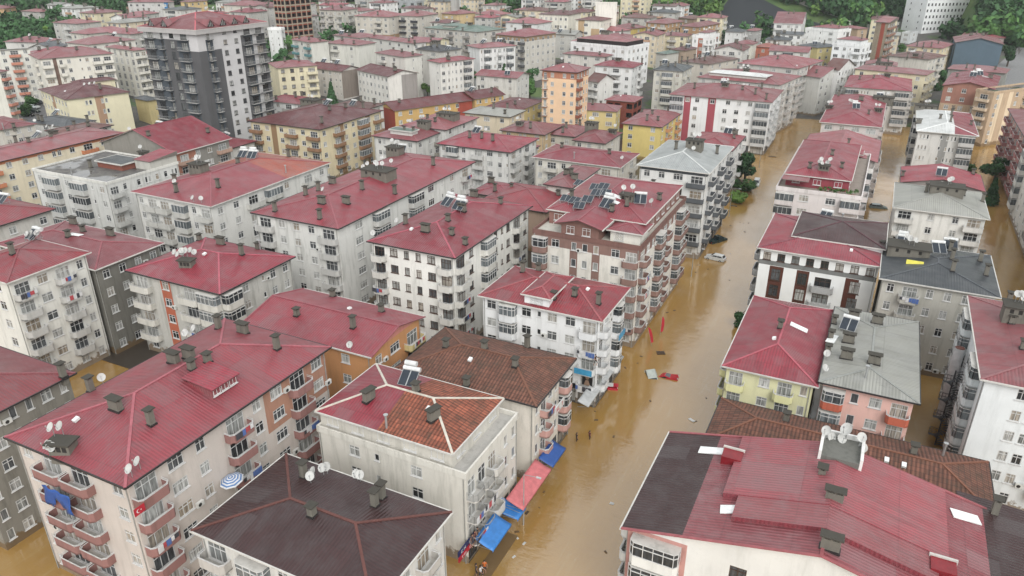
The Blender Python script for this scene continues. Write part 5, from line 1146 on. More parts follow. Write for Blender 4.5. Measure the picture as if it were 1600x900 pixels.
# black netting on the cut slope and the road above it
def polar(name, a0, a1, r0f, r1f, mat, na=40, nr=14, up=.7):
    v = []; f = []
    for i in range(na+1):
        a = math.radians(a0+(a1-a0)*i/na)
        for j in range(nr+1):
            t = i/na; rr = r0f(t)+(r1f(t)-r0f(t))*j/nr
            x, y = rr*math.sin(a), rr*math.cos(a); v.append((x, y, ground(x, y)+up))
    for i in range(na):
        for j in range(nr):
            q = i*(nr+1)+j; f.append((q, q+nr+1, q+nr+2, q+1))
    me = bpy.data.meshes.new(name); me.from_pydata(v, [], f); me.materials.append(mat); me.polygons.foreach_set('use_smooth', [True]*len(f))
    o = bpy.data.objects.new(name, me); COL.objects.link(o); return tag(o, kind='structure')
NET = plain('black_slope_netting', (.018,.022,.026), .85)
polar('slope', -12.2, -2.6, lambda t: 478-4*t, lambda t: 484+62*min(1, t*5)*(1-t)**1.2+2, NET)
polar('hill_road', -11.0, -2.0, lambda t: 552-64*t, lambda t: 557-64*t, plain('pale_gravel', (.34,.32,.28), .9), up=1.4)
polar('road', 5.2, 8.6, lambda t: 340+60*t, lambda t: 380+200*t, plain('worn_asphalt', (.2,.2,.2), .8), up=.3)
# sports field
def sheet(name, pix, mat, up, n=14):
    P = [ung(*p, 0) for p in pix]; v = []; f = []
    for i in range(n+1):
        for j in range(n+1):
            s, t = i/n, j/n; q = (P[0]*(1-s)+P[1]*s)*(1-t)+(P[3]*(1-s)+P[2]*s)*t; v.append((q.x, q.y, max(0, ground0(q.x, q.y))+up))
    for i in range(n):
        for j in range(n): a = i*(n+1)+j; f.append((a, a+n+1, a+n+2, a+1))
    me = bpy.data.meshes.new(name); me.from_pydata(v, [], f); me.materials.append(mat)
    o = bpy.data.objects.new(name, me); COL.objects.link(o); return tag(o, kind='structure')
sheet('running_track', [(20,21), (205,11), (200,33), (62,44)], plain('brown_cinder', (.17,.105,.075), .95), .25)
sheet('grass_pitch', [(62,20), (188,14), (178,31), (78,37)], plain('pitch_grass', (.10,.2,.11), .95), .35)
sheet('parking_lot', [(12,178), (64,128), (84,140), (70,196)], plain('car_park_asphalt', (.16,.16,.165), .6), .12)
sheet('dirt_yard', [(0,185), (20,150), (40,160), (45,200)], plain('yard_dirt', (.2,.15,.11), .9), .08)
g_ = ung(100, 13, 0); go = MB(); r_ = .14
for x in (-5.5, 5.5): go.tube((x,0,0), (x,0,3.2), r_, n=6); go.beam((x,0,3.2), (x,2,0), .12, .12)
go.tube((-5.5,0,3.2), (5.5,0,3.2), r_, n=6)
go_ = go.build('football_goal', [M_WHITE]); go_.location = (g_.x, g_.y, max(0, ground0(g_.x, g_.y))+.3); go_.rotation_euler = (0,0,math.radians(20)); tag(go_, 'white football goal on the far side of the sports field', 'goal')

# ------------------------------------------------------------------ vegetation
def leafmat(name, a, c, sc=.35):
    m, n, l, b_ = newmat(name); P = n.new('ShaderNodeNewGeometry').outputs['Position']
    oi = n.new('ShaderNodeObjectInfo')
    f = mrange(n, l, noise(n, l, P, sc, 3, .6), .36, .64, 0, 1)
    col = mixc(n, l, f, a, c); col = mixc(n, l, mrange(n, l, noise(n, l, P, .022, 3, .6), .42, .62, 0, .75), col, tuple(min(1, x*1.7) for x in c))
    l.new(col, b_.inputs['Base Color']); b_.inputs['Roughness'].default_value = .7; b_.inputs['Specular IOR Level'].default_value = .25
    return m
LM = {'dark': leafmat('leaves_dark', (.012,.035,.014), (.035,.085,.03)), 'mid': leafmat('leaves_mid', (.02,.055,.018), (.06,.13,.035)), 'light': leafmat('leaves_light', (.04,.09,.02), (.11,.19,.045))}
BARK = plain('bark', (.08,.06,.045), .9)
def leaf_cloud(rng, cx, cy, cz, rx, rz, n, size):
    """n leaf-clump quads scattered through an uneven crown"""
    k = rng.integers(5, 9); bl = rng.normal(0, .42, (k, 3)); bl[:, 2] = rng.uniform(-.5, .7, k); br = rng.uniform(.38, .62, k)
    w = rng.integers(0, k, n); d = rng.normal(0, 1, (n, 3)); d /= np.linalg.norm(d, axis=1)[:, None]
    p = bl[w] + d*br[w][:, None]*rng.uniform(.72, 1.05, n)[:, None]
    p[:, 0] = cx + p[:, 0]*rx; p[:, 1] = cy + p[:, 1]*rx; p[:, 2] = cz + p[:, 2]*rz
    nrm = d + rng.normal(0, .6, (n, 3)); nrm /= np.linalg.norm(nrm, axis=1)[:, None]
    a = np.cross(nrm, rng.normal(0, 1, (n, 3))); a /= np.linalg.norm(a, axis=1)[:, None]; c = np.cross(nrm, a)
    s = (size*rng.uniform(.6, 1.25, n))[:, None]
    return np.stack([p-a*s-c*s*.7, p+a*s-c*s*.5, p+a*s*.8+c*s*.7, p-a*s*.9+c*s*.6], 1)
def quads_mesh(name, Q, mat):
    Q = Q.reshape(-1, 3); n = len(Q)//4
    me = bpy.data.meshes.new(name); me.vertices.add(len(Q)); me.vertices.foreach_set('co', Q.astype(np.float32).ravel())
    me.loops.add(n*4); me.loops.foreach_set('vertex_index', np.arange(n*4, dtype=np.int32))
    me.polygons.add(n); me.polygons.foreach_set('loop_start', np.arange(0, n*4, 4, dtype=np.int32))
    me.materials.append(mat); me.update(calc_edges=True); me.validate(); return me
RNG = np.random.default_rng(5)
TM = {}
def tree_meshes(kind, v):
    key = (kind, v)
    if key in TM: return TM[key]
    rng = np.random.default_rng(100+v*7+len(kind)); tr = MB()
    if kind == 'cone':
        tr.tube((0,0,-.5), (0,0,.9), .035, .01, 7)
        n = 900; z = rng.uniform(.06, 1, n)**1.1; r = (1-z)*.24+.015; a = rng.uniform(0, 6.283, n); rr = r*rng.uniform(.55, 1.05, n)
        p = np.stack([rr*np.cos(a), rr*np.sin(a), z], 1); d = np.stack([np.cos(a), np.sin(a), rng.uniform(-.3,.6,n)], 1); d += rng.normal(0,.4,(n,3))
        d /= np.linalg.norm(d, axis=1)[:, None]; t = np.cross(d, rng.normal(0,1,(n,3))); t /= np.linalg.norm(t, axis=1)[:, None]; c = np.cross(d, t); s = .028*rng.uniform(.6,1.3,n)[:, None]
        Q = np.stack([p-t*s-c*s, p+t*s-c*s, p+t*s+c*s, p-t*s+c*s], 1)
    else:
        tr.tube((0,0,-.4), (0,0,.5), .045, .03, 8)
        for i in range(5):
            a = i*1.257+.3; tr.tube((0,0,.3+.05*i), (.22*math.cos(a), .22*math.sin(a), .55+.06*i), .022, .008, 6)
        Q = leaf_cloud(rng, 0, 0, .6, .36, .34, 1100 if kind == 'round' else 1500, .036)
        if kind == 'bush': Q[:, :, 2] = (Q[:, :, 2]-.3)*.9
    TM[key] = (tr.mesh('trunk', [BARK]), Q); return TM[key]
def tree(px, py, H, kind, lm, lab, name='tree', cat='tree', wide=1.0, grp=None, world=None):
    v = R.randrange(3); tm, Q = tree_meshes(kind, v)
    p = Vector((*world, 0)) if world else ung(px, py, H*.55); z = max(0, ground0(p.x, p.y))
    t = empty(name, (p.x, p.y, z), R.uniform(0, 6.28)); tag(t, lab, cat, grp)
    me = TM.get((kind, v, lm)) or quads_mesh('crown', Q, LM[lm]); TM[(kind, v, lm)] = me
    k = inst('trunk', tm, t); k.scale = (H*wide, H*wide, H)
    k = inst('crown', me, t); k.scale = (H*wide, H*wide, H)
GT = 'garden trees among the houses'
tree(1166, 262, 9, 'round', 'dark', 'dark spreading tree standing in the flood beside the silver-roofed block', wide=1.15)
tree(1160, 282, 5, 'bush', 'mid', 'green shrubs in the flood at the edge of the tree island', 'shrub', 'shrub', 1.9)
tree(1152, 300, 5, 'bush', 'light', 'light green low shrub at the near tip of the tree island', 'shrub', 'shrub', 1.3)
tree(1150, 268, 6, 'bush', 'light', 'yellowish shrub tight against the white wall on the tree island', 'shrub', 'shrub', 1.2)
tree(1558, 266, 8.5, 'round', 'dark', 'large dark tree standing in the right-hand flooded side street', wide=1.25)
tree(1552, 297, 7, 'cone', 'dark', 'small pointed conifer in the right-hand flooded side street', 'conifer', wide=1.3)
tree(1517, 258, 6, 'bush', 'mid', 'bush against the grey-white block in the right-hand side street', 'shrub', 'shrub')
tree(1157, 491, 4.5, 'bush', 'dark', 'dark shrub poking out beside the lime-green block', 'shrub', 'shrub', .9)
tree(518, 147, 10, 'cone', 'dark', 'tall conifer in front of the shorter pale school', 'conifer', wide=1.1)
for i, (x, y, H) in enumerate(((763,128,9), (774,124,10), (788,122,12), (797,146,7))):
    tree(x, y, H, 'cone', 'dark', ('first slim conifer from the left behind the orange school', 'second slim conifer from the left behind the orange school', 'tallest slim conifer behind the orange school', 'low conifer at the end of the short orange school wing')[i], 'conifer', grp=GT)
tree(748, 122, 10, 'round', 'mid', 'rounded broadleaf tree behind the middle of the orange school roof', grp=GT)
tree(732, 130, 7, 'round', 'light', 'pale green tree left of the rounded one behind the orange school', grp=GT)
tree(668, 140, 6.5, 'round', 'light', 'light green tree beside the white dish behind the orange school', grp=GT)
tree(682, 143, 5.5, 'bush', 'light', 'low pale bush right of the light green tree', 'shrub', 'shrub', grp=GT)
tree(801, 148, 7, 'round', 'mid', 'tree at the far end of the orange school', grp=GT)
tree(826, 122, 9, 'round', 'dark', 'dark tree left of the tall orange block', grp=GT)
tree(828, 138, 9, 'round', 'mid', 'green tree at the foot of the tall orange block', grp=GT, wide=1.1)
tree(806, 145, 7, 'bush', 'mid', 'bushes below the car near the tall orange block', 'shrub', 'shrub', grp=GT, wide=1.3)
tree(47, 152, 6.5, 'bush', 'mid', 'round clipped tree beside the school car park, farther of two', grp=GT, wide=1.2)
tree(37, 165, 6.5, 'bush', 'mid', 'round clipped tree beside the school car park, nearer of two', grp=GT, wide=1.2)
tree(446, 75, 14, 'round', 'mid', 'tree rising between the unfinished brick frame and the charcoal tower', grp=GT)
tree(443, 92, 10, 'round', 'dark', 'darker tree below the one beside the unfinished brick frame', grp=GT)
tree(94, 30, 15, 'round', 'dark', 'tall twin-headed tree at the near edge of the sports field', grp=GT)
tree(85, 34, 12, 'round', 'mid', 'tree left of the twin-headed tree at the sports field', grp=GT)
tree(88, 52, 10, 'round', 'light', 'yellow-green tree below the sports field', grp=GT)
tree(1474, 122, 8, 'round', 'dark', 'dark tree between the cream block and the slate-blue gable', grp=GT)
tree(1487, 82, 7, 'round', 'mid', 'tree left of the slate-blue gable wall', grp=GT)
tree(1578, 86, 10, 'round', 'dark', 'dark tree right of the slate-blue gable wall', grp=GT)
tree(1468, 130, 6, 'bush', 'dark', 'dark bush below the tree left of the slate-blue gable', 'shrub', 'shrub', grp=GT)
tree(255, 196, 6, 'bush', 'mid', 'shrub in the corner between school and charcoal tower', 'shrub', 'shrub', grp=GT)
tree(1410, 70, 6, 'bush', 'mid', 'shrub below the small kiosk by the hospital', 'shrub', 'shrub', grp=GT)

def woods(name, pts, lab, lm, n=75, size=1.35, rr=(3.2, 5.6)):
    Qs = []
    for x, y, z in pts:
        r = RNG.uniform(*rr); Qs.append(leaf_cloud(RNG, x, y, z+r*.95, r, r*RNG.uniform(.9, 1.25), n, size))
    if not Qs: return
    o = bpy.data.objects.new(name, quads_mesh(name, np.concatenate(Qs), LM[lm])); COL.objects.link(o)
    tag(o, lab, 'woodland', kind='stuff')
hillp = {'dark': [], 'mid': [], 'light': []}
for i in range(5200):
    a = R.uniform(-63, 11); x = math.radians(a); r = hill_r(math.sin(x), math.cos(x)) + (-10 + 135*R.random()**1.1)
    X, Y = r*math.sin(x), r*math.cos(x); p = pj(X, Y, ground(X, Y)+4)
    if p[1] < -40 or p[0] < -60 or p[0] > 1660: continue
    if p[1] > 62: continue
    if -12.4 < a < -2.4:
        t = max(0, (a+12.2)/9.6); ro = 484+62*min(1, t*5)*max(0, 1-t)**1.2
        if r < ro+10 and (r > 486 or R.random() < .8): continue
    if 1385 < p[0] < 1530 and r < 560: continue
    nn = math.sin(X*.021+1.3)*math.cos(Y*.017)+math.sin(X*.05+Y*.04)*.5 + R.uniform(-.5, .5)
    k = 'dark' if nn < 0 else 'mid' if nn < .75 else 'light'
    if 1050 < p[0] < 1370 and R.random() < .5: k = 'light' if R.random() < .35 else 'mid'
    if 1235 < p[0] < 1330 and p[1] < 8 and R.random() < .5: continue
    hillp[k].append((X, Y, ground(X, Y)))
for k, lb in (('dark', 'dark green forest covering the hills at the top of the picture'), ('mid', 'mid green forest on the hillside above the town'), ('light', 'light green thicket patches on the hillside')): woods('forest', hillp[k], lb, k)
lp = []
for (x0, y0, x1, y1, n) in ((0,28,60,48,40), (0,42,92,52,30), (60,40,140,52,34), (0,52,60,60,16), (0,6,200,10,60), (100,38,150,44,14)):
    for i in range(n):
        q = ung(R.uniform(x0, x1), R.uniform(y0, y1), 6); lp.append((q.x, q.y, max(0, ground0(q.x, q.y))))
for (x0, y0, x1, y1, n) in ((480,20,620,60,10), (600,8,760,24,30), (760,10,850,30,16), (900,30,1040,46,16), (1120,40,1290,70,12), (1480,40,1600,60,26), (380,70,450,100,6)):
    for i in range(n):
        q = ung(R.uniform(x0, x1), R.uniform(y0, y1), 5); lp.append((q.x, q.y, max(0, ground0(q.x, q.y))))
woods('trees_thicket', lp, 'scattered garden trees round the sports field and between the far houses', 'dark', 110, 1.0, (3, 5.5))

# ------------------------------------------------------------------ vehicles
GLS = plain('car_glass', (.02,.024,.028), .06); RUB = plain('tyre_rubber', (.02,.02,.02), .8); LGT = plain('headlamp', (.6,.6,.55), .2); RED = plain('tail_lamp', (.35,.02,.02), .3)
def car(px, py, rot, rgb, kind, lab, sink=.0, name='parked_car', tilt=(0,0), cat='car', grp=None, z=None, world=None):
    p = Vector((*world, 0)) if world else ung(px, py, .6); z0 = (max(0, ground0(p.x, p.y)) - sink) if z is None else z
    c = empty(name, (p.x, p.y, z0), math.radians(rot)); c.rotation_euler = (math.radians(tilt[0]), math.radians(tilt[1]), math.radians(rot)); tag(c, lab, cat, grp)
    paint = plain('car_paint_%d_%d_%d' % rgb, lin(rgb), .22); w = .86
    L2 = 2.15 if kind != 'van' else 2.2
    P = {'hatch': [(-2.1,.35), (-2.12,.85), (-1.9,1.0), (-1.55,1.05), (-.75,1.05), (1.0,1.05), (1.95,.82), (2.12,.6), (2.1,.35)],
         'van': [(-2.15,.35), (-2.2,1.0), (-2.1,1.1), (1.05,1.1), (2.0,.9), (2.18,.6), (2.15,.35)],
         'pickup': [(-2.5,.45), (-2.52,1.05), (-.5,1.05), (1.3,1.1), (2.3,.95), (2.45,.7), (2.4,.45)]}[kind]
    cab = {'hatch': ([(-1.95,1.03), (-1.55,1.47), (.25,1.5), (1.05,1.05)]), 'van': ([(-2.15,1.1), (-2.02,1.82), (.55,1.82), (1.25,1.1)]), 'pickup': ([(-.55,1.05), (-.35,1.72), (.75,1.72), (1.35,1.1)])}[kind]
    bd = MB(); bd.prism(P, -w, w, 0)
    k = len(bd.v); t = .16
    for y, s_ in ((-w+.04, 1), (w-.04, -1)):
        for i, (x, zz) in enumerate(cab): bd.v.append((x, y + (s_*t if i in (1, 2) else 0), zz))
    bd.f += [(k+3,k+2,k+1,k), (k+4,k+5,k+6,k+7), (k+1,k+2,k+6,k+5), (k,k+1,k+5,k+4), (k+2,k+3,k+7,k+6)]; bd.m += [0]*5
    bd.build('body', [paint], c)
    gl = MB(); e = .012
    def pan(a, b_, f0, f1, y0, y1):
        pass
    (xa, za), (xb, zb), (xc, zc), (xd, zd) = cab
    for s_ in (-1, 1):
        yb, yt = s_*(w-.04+e), s_*(w-.04-t+e)
        def q(x, z):
            f = (z-za)/(zb-za); return (x, yb+(yt-yb)*f, z)
        za2, zb2 = za+.08, zb-.09
        xs = [xa+.28, (xa+xd)/2-.05, (xa+xd)/2+.02, xd-.3]; xt = [xb+.14, (xb+xc)/2-.03, (xb+xc)/2+.04, xc-.06]
        for i in (0, 2): gl.quad([q(xs[i], za2), q(xs[i+1], za2), q(xt[i+1], zb2), q(xt[i], zb2)][::s_*-1])
    def ws(x0, z0, x1, z1, o):
        f0, f1 = .12, .88; A = (x0+(x1-x0)*f0+o, z0+(z1-z0)*f0+abs(o)*.6); Bq = (x0+(x1-x0)*f1+o, z0+(z1-z0)*f1+abs(o)*.6)
        y0_, y1_ = w-.14, w-.26; pts = [(A[0],-y0_,A[1]), (A[0],y0_,A[1]), (Bq[0],y1_,Bq[1]), (Bq[0],-y1_,Bq[1])]
        gl.quad(pts if o > 0 else pts[::-1])
    ws(xd, zd, xc, zc, .015); ws(xa, za, xb, zb, -.015)
    gl.build('windows', [GLS], c)
    for x in (-1.3, 1.35):
        for y in (-w+.08, w-.08):
            wh = MB(); wh.tube((0,-.1,0), (0,.1,0), .31, n=14, mi=0); wh.tube((0,-.108,0), (0,.108,0), .18, n=10, mi=1); o = wh.build('wheel', [RUB, M_STEEL], c); o.location = (x, y, .31)
    fx = P[-2][0]-.02
    for y in (-w+.25, w-.25):
        h_ = MB(); h_.box(fx-.06, fx+.03, y-.17, y+.17, .6, .76); h_.build('headlight', [LGT], c)
        h_ = MB(); h_.box(P[1][0]-.01, P[1][0]+.08, y-.1, y+.1, .68, .9); h_.build('tail_light', [RED], c)
    return c
GV = 'cars caught in the flood'
car(1118, 401, 172, (206,208,206), 'hatch', 'white estate car standing axle-deep in the flooded street', .28, grp=GV)
car(1121, 373, 60, (26,46,48), 'pickup', 'dark green pickup nosed against the silver-roofed block', .45, grp=GV)
car(1182, 285, -86, (204,206,204), 'van', 'white van facing down the flooded street near the tree island', .35, grp=GV)
car(1373, 321, 8, (120,132,130), 'hatch', 'grey-green hatchback in the narrow flooded side street', .55, grp=GV)
car(1021, 583, 300, (176,182,176), 'hatch', 'drowned pale car with only its roof above the brown water', 1.2, tilt=(9, 13), grp=GV)
car(1042, 583, 8, (176,26,38), 'hatch', 'drowned red car with one end above the water in mid-street', 1.22, tilt=(-8, -20), grp=GV)
car(0, 0, 95, (196,198,196), 'hatch', 'white car half hidden beside the big red roof at the bottom of the street', .3, grp=GV, world=(-15.6, 47.2))
GP = 'cars parked by the school'
for x, y, r_, c_, k, lb in ((17,161,10,(206,208,206),'pickup','white pickup parked by the round clipped trees'), (15,168,80,(160,30,36),'hatch','red car parked beside the white pickup'),
    (53,167,15,(190,196,196),'hatch','pale car at the far side of the school car park'), (53,173,15,(30,50,46),'hatch','dark green car next to the pale one at the school'), (44,179,20,(20,22,24),'hatch','black car at the near end of the school car park'),
    (60,146,80,(206,208,208),'hatch','white car tight against the yellow school wall'), (62,126,5,(206,208,208),'hatch','white car in the upper lane behind the yellow school'), (70,127,5,(40,44,48),'hatch','dark car in the upper lane behind the yellow school'),
    (63,160,80,(90,94,98),'hatch','grey car along the yellow school wall'), (811,131,-20,(200,204,206),'hatch','silver car parked left of the tall orange block')):
    car(x, y, r_, c_, k, lb, grp=GP)
_a = math.radians(-4.6); _x, _y = 509*math.sin(_a), 509*math.cos(_a)
car(0, 0, 100, (206,206,206), 'van', 'white van on the hill road above the black slope', z=ground(_x, _y)+1.5, world=(_x, _y))

# ------------------------------------------------------------------ people
def person(loc, rz, shirt, legs, lab, scale=1.0, pose=0, hair=(.02,.015,.012), sink=0.0):
    """one continuous skinned body; hair is a child"""
    k = pose
    J = {'pelvis': (0,0,.95), 'waist': (0,0,1.1), 'chest': (0,-.01,1.34), 'neck': (0,0,1.5), 'headb': (0,-.01,1.58), 'head': (0,-.02,1.68), 'top': (0,-.01,1.76)}
    st = .22 if k else .03
    J.update(hl=(.1,0,.9), kl=(.12,-st,.5), al=(.12,-.5*st,.08), fl=(.13,-.5*st-.14,.04), hr=(-.1,0,.9), kr=(-.12,-.02+.4*st,.5), ar=(-.12,.9*st,.08), fr=(-.13,.9*st-.13,.04))
    ha = .16 if k != 2 else .4
    J.update(sl=(.19,0,1.43), el=(.26,.03 if k != 2 else -.12,1.16), wl=(.27,-ha,.95 if k != 2 else 1.12), dl=(.26,-ha-.08,.88 if k != 2 else 1.12), sr=(-.19,0,1.43), er=(-.26,.05,1.16), wr=(-.27,-.02 if k != 2 else -.38,.92 if k != 2 else 1.1), dr=(-.27,-.06 if k != 2 else -.46,.84 if k != 2 else 1.1))
    rad = dict(pelvis=.145, waist=.125, chest=.15, neck=.06, headb=.075, head=.1, top=.07, hl=.095, kl=.06, al=.042, fl=.04, hr=.095, kr=.06, ar=.042, fr=.04, sl=.07, el=.045, wl=.032, dl=.035, sr=.07, er=.045, wr=.032, dr=.035)
    E_ = [('pelvis','waist'), ('waist','chest'), ('chest','neck'), ('neck','headb'), ('headb','head'), ('head','top'), ('pelvis','hl'), ('hl','kl'), ('kl','al'), ('al','fl'), ('pelvis','hr'), ('hr','kr'), ('kr','ar'), ('ar','fr'), ('chest','sl'), ('sl','el'), ('el','wl'), ('wl','dl'), ('chest','sr'), ('sr','er'), ('er','wr'), ('wr','dr')]
    ns = list(J); me = bpy.data.meshes.new('person'); me.from_pydata([J[n] for n in ns], [(ns.index(a), ns.index(c)) for a, c in E_], [])
    o = bpy.data.objects.new('person', me); COL.objects.link(o)
    sk = o.modifiers.new('skin', 'SKIN'); sk.use_smooth_shade = True
    for i, n in enumerate(ns): me.skin_vertices[0].data[i].radius = (rad[n], rad[n]*(.75 if n in ('pelvis','waist','chest') else 1))
    me.skin_vertices[0].data[0].use_root = True
    ss = o.modifiers.new('sub', 'SUBSURF'); ss.levels = 1; ss.render_levels = 1
    dg = bpy.context.evaluated_depsgraph_get(); m2 = bpy.data.meshes.new_from_object(o.evaluated_get(dg)); o.modifiers.clear(); o.data = m2
    for m in (plain('skin', (.36,.2,.13), .6), plain('shirt_%d' % (hash(shirt) % 997), shirt, .85), plain('legs_%d' % (hash(legs) % 997), legs, .85)): m2.materials.append(m)
    for p in m2.polygons:
        c = p.center; p.material_index = 0
        if c.z < 1.49 and c.z > .93 and abs(c.x) < .25 and not (c.z < 1.2 and abs(c.x) > .2): p.material_index = 1
        if .45 < c.z <= .97 and abs(c.x) < .2: p.material_index = 2
        p.use_smooth = True
    hb_ = MB(); n_ = 10
    for j in range(5):
        zz = 1.66+.125*math.sin(j/4*math.pi/2); rr = .112*math.cos(j/4.2*math.pi/2)
        for i in range(n_): a = 2*math.pi*i/n_; hb_.v.append((rr*math.cos(a), .012+rr*1.05*math.sin(a)+(.02 if j == 0 else 0), zz))
    for j in range(4):
        for i in range(n_):
            a, c = j*n_+i, j*n_+(i+1) % n_; hb_.f.append((a, c, c+n_, a+n_)); hb_.m.append(0)
    hb_.f.append(tuple(4*n_+i for i in range(n_))); hb_.m.append(0)
    hb_.build('hair', [plain('hair_dark', hair, .6)], o, smooth=True)
    o.location = (loc[0], loc[1], loc[2]-sink); o.rotation_euler = (0,0,rz); o.scale = (scale,)*3
    tag(o, lab, 'person'); return o
q = un(901, 689, 0); person((q.x, q.y, 0), 2.4, (.012,.012,.014), (.012,.012,.014), 'person in black top and shorts wading knee-deep, left of two', pose=1, sink=.4)
q = un(921, 686, 0); person((q.x, q.y, 0), 2.6, (.10,.02,.02), (.02,.012,.014), 'person in dark red top wading with bare legs, right of two', pose=1, sink=.4)
# ------------------------------------------------------------------ street details
BLUE = plain('blue_tarpaulin', (.035,.19,.52), .45); DBLUE = plain('dark_blue_tarpaulin', (.02,.08,.30), .5); PINKC = plain('faded_pink_canvas', (.55,.16,.17), .7); REDP = plain('red_paint', (.42,.02,.035), .5); NAVY = plain('navy_board', (.015,.025,.10), .4)
def sag(name, x0, x1, y0, y1, z0, z1, mat, parent, lab=None, n=10, depth=.12, val=.25, seed=1):
    """canvas from the wall (x0,z0) out to (x1,z1), sagging between its ribs, with a short valance"""
    r = random.Random(seed); mb = MB(); g = []
    for j in range(n+1):
        y = y0+(y1-y0)*j/n; row = []
        for i in range(7):
            t = i/6; dz = -depth*math.sin(math.pi*t)*(.75+.25*math.sin(j*.9+seed)) + r.uniform(-.006, .006)
            row.append((x0+(x1-x0)*t, y, z0+(z1-z0)*t+dz))
        row.append((x1, y, z1-val+r.uniform(-.03,.03))); g.append(row)
    for j in range(n):
        for i in range(7): mb.quad([g[j][i], g[j][i+1], g[j+1][i+1], g[j+1][i]])
    M = BL[parent]['Mi']; mb.xform(M)
    o = mb.build(name, [mat], BL[parent]['root'], smooth=True)
    weld(o); sm = o.modifiers.new('thick', 'SOLIDIFY'); sm.thickness = .03
    if lab: o['label'] = lab
    fr_ = MB()
    for y in (y0+.15, (y0+y1)/2, y1-.15): fr_.beam((x0, y, z0-.25), (x1-.02, y, z1-.05), .05, .05); fr_.beam((x0, y, z0-1.0), (x1-.1, y, z1-.12), .05, .05)
    fr_.xform(M); fr_.build('awning_frame', [M_STEEL], o)
    return o
def ypx(px, py, z=0): return un(px, py, z).y
XW = -29.9
ya, yb = ypx(776, 862, 3), ypx(812, 822, 3); sag('awning', XW, XW+2.1, ya, yb, 3.7, 2.9, BLUE, 'N3', 'bright blue awning', 8, seed=2)
ya, yb = ypx(833, 800, 3), ypx(876, 735, 3); sag('awning', XW+.1, XW+2.2, ya, yb, 3.6, 2.8, PINKC, 'N4', 'long faded pink awning', 14, seed=3)
ya, yb = ypx(878, 732, 3), ypx(888, 703, 3); sag('awning', XW+.3, XW+2.2, ya, yb+.5, 3.5, 2.8, DBLUE, 'N4', 'dark blue awning at the far corner', 7, seed=4)
ya, yb = ypx(818, 803, 3), ypx(840, 775, 3); sag('tarpaulin', XW-1.2, XW+2.2, ya-.6, ya+1.6, 3.0, 2.5, BLUE, 'N4', 'blue tarpaulins slung over the gap', 6, .3, .3, 5)
sag('awning', XW, XW+1.6, ypx(905, 640, 3)+1, ypx(985, 560, 3), 3.6, 3.1, plain('grey_canopy', (.42,.43,.43), .5), 'N5', 'narrow grey shop canopy', 10, .03, .15, 6)
# shop boards: the writing is too small to read in the picture, only its strokes show
def board(pid, x, y0, y1, z0, z1, mat, stroke, n, lab, seed=1, face='x', yy=None):
    r = random.Random(seed); mb = MB()
    if face == 'x': mb.box(x, x+.14, y0, y1, z0, z1, 0)
    else: mb.box(y0, y1, x-.14, x, z0, z1, 0)
    u = y0+(y1-y0)*.12; e = (y1-y0)*.76/n; zm = (z0+z1)/2; h = (z1-z0)*.28
    for i in range(n):
        a = u+i*e+e*.12; c_ = a+e*.62
        if r.random() < .12: continue
        parts = r.choice([((a,a+.06,-1,1),(c_-.06,c_,-1,1),(a+.06,c_-.06,-.15,.15)), ((a,a+.06,-1,1),(a+.06,c_,.7,1),(a+.06,c_,-1,-.7)), ((a,a+.06,-1,1),(a+.06,c_,-1,-.7)), ((a,c_,.7,1),((a+c_)/2-.03,(a+c_)/2+.03,-1,.7))])
        for (p, q, s_, t_) in parts:
            if face == 'x': mb.box(x+.142, x+.16, p, q, zm+h*s_, zm+h*t_, 1)
            else: mb.box(p, q, x-.16, x-.142, zm+h*s_, zm+h*t_, 1)
    mb.xform(BL[pid]['Mi']); o = mb.build('shop_board', [mat, stroke], BL[pid]['root']); o['label'] = lab
ys, y5 = BL['N5']['M'].translation.y, BL['N5']['M'].translation.x
BLK = plain('black_board', (.012,.016,.02), .3)
board('N5', BL['N5']['M'].translation.y-.06, y5+BL['N5']['W']-5.2, y5+BL['N5']['W']-.3, 2.5, 3.25, BLK, M_WHITE, 9, 'black sign board with small white letters', 4, face='y')
board('N5', y5+BL['N5']['W']+.03, ys+.2, ys+5.5, 2.5, 3.1, plain('grey_board', (.22,.23,.23), .5), M_WHITE, 8, 'grey sign board along the street side', 5)
board('N4', BL['N4']['M'].translation.x+BL['N4']['W']+1.28, BL['N4']['M'].translation.y+3.2, BL['N4']['M'].translation.y+6.0, 8.2, 9.2, M_WHITE, REDP, 4, 'white balcony panel with bold red letters', 6)
board('N3', BL['N3']['M'].translation.x+BL['N3']['W']+.06, ypx(748, 882, 3), ypx(776, 846, 3), 2.9, 3.5, NAVY, M_WHITE, 5, 'navy shop board', 7)
board('N3', BL['N3']['M'].translation.x+BL['N3']['W']+.16, ypx(750, 884, 3), ypx(778, 848, 3), 2.3, 2.85, REDP, M_WHITE, 5, 'red shop board', 8)
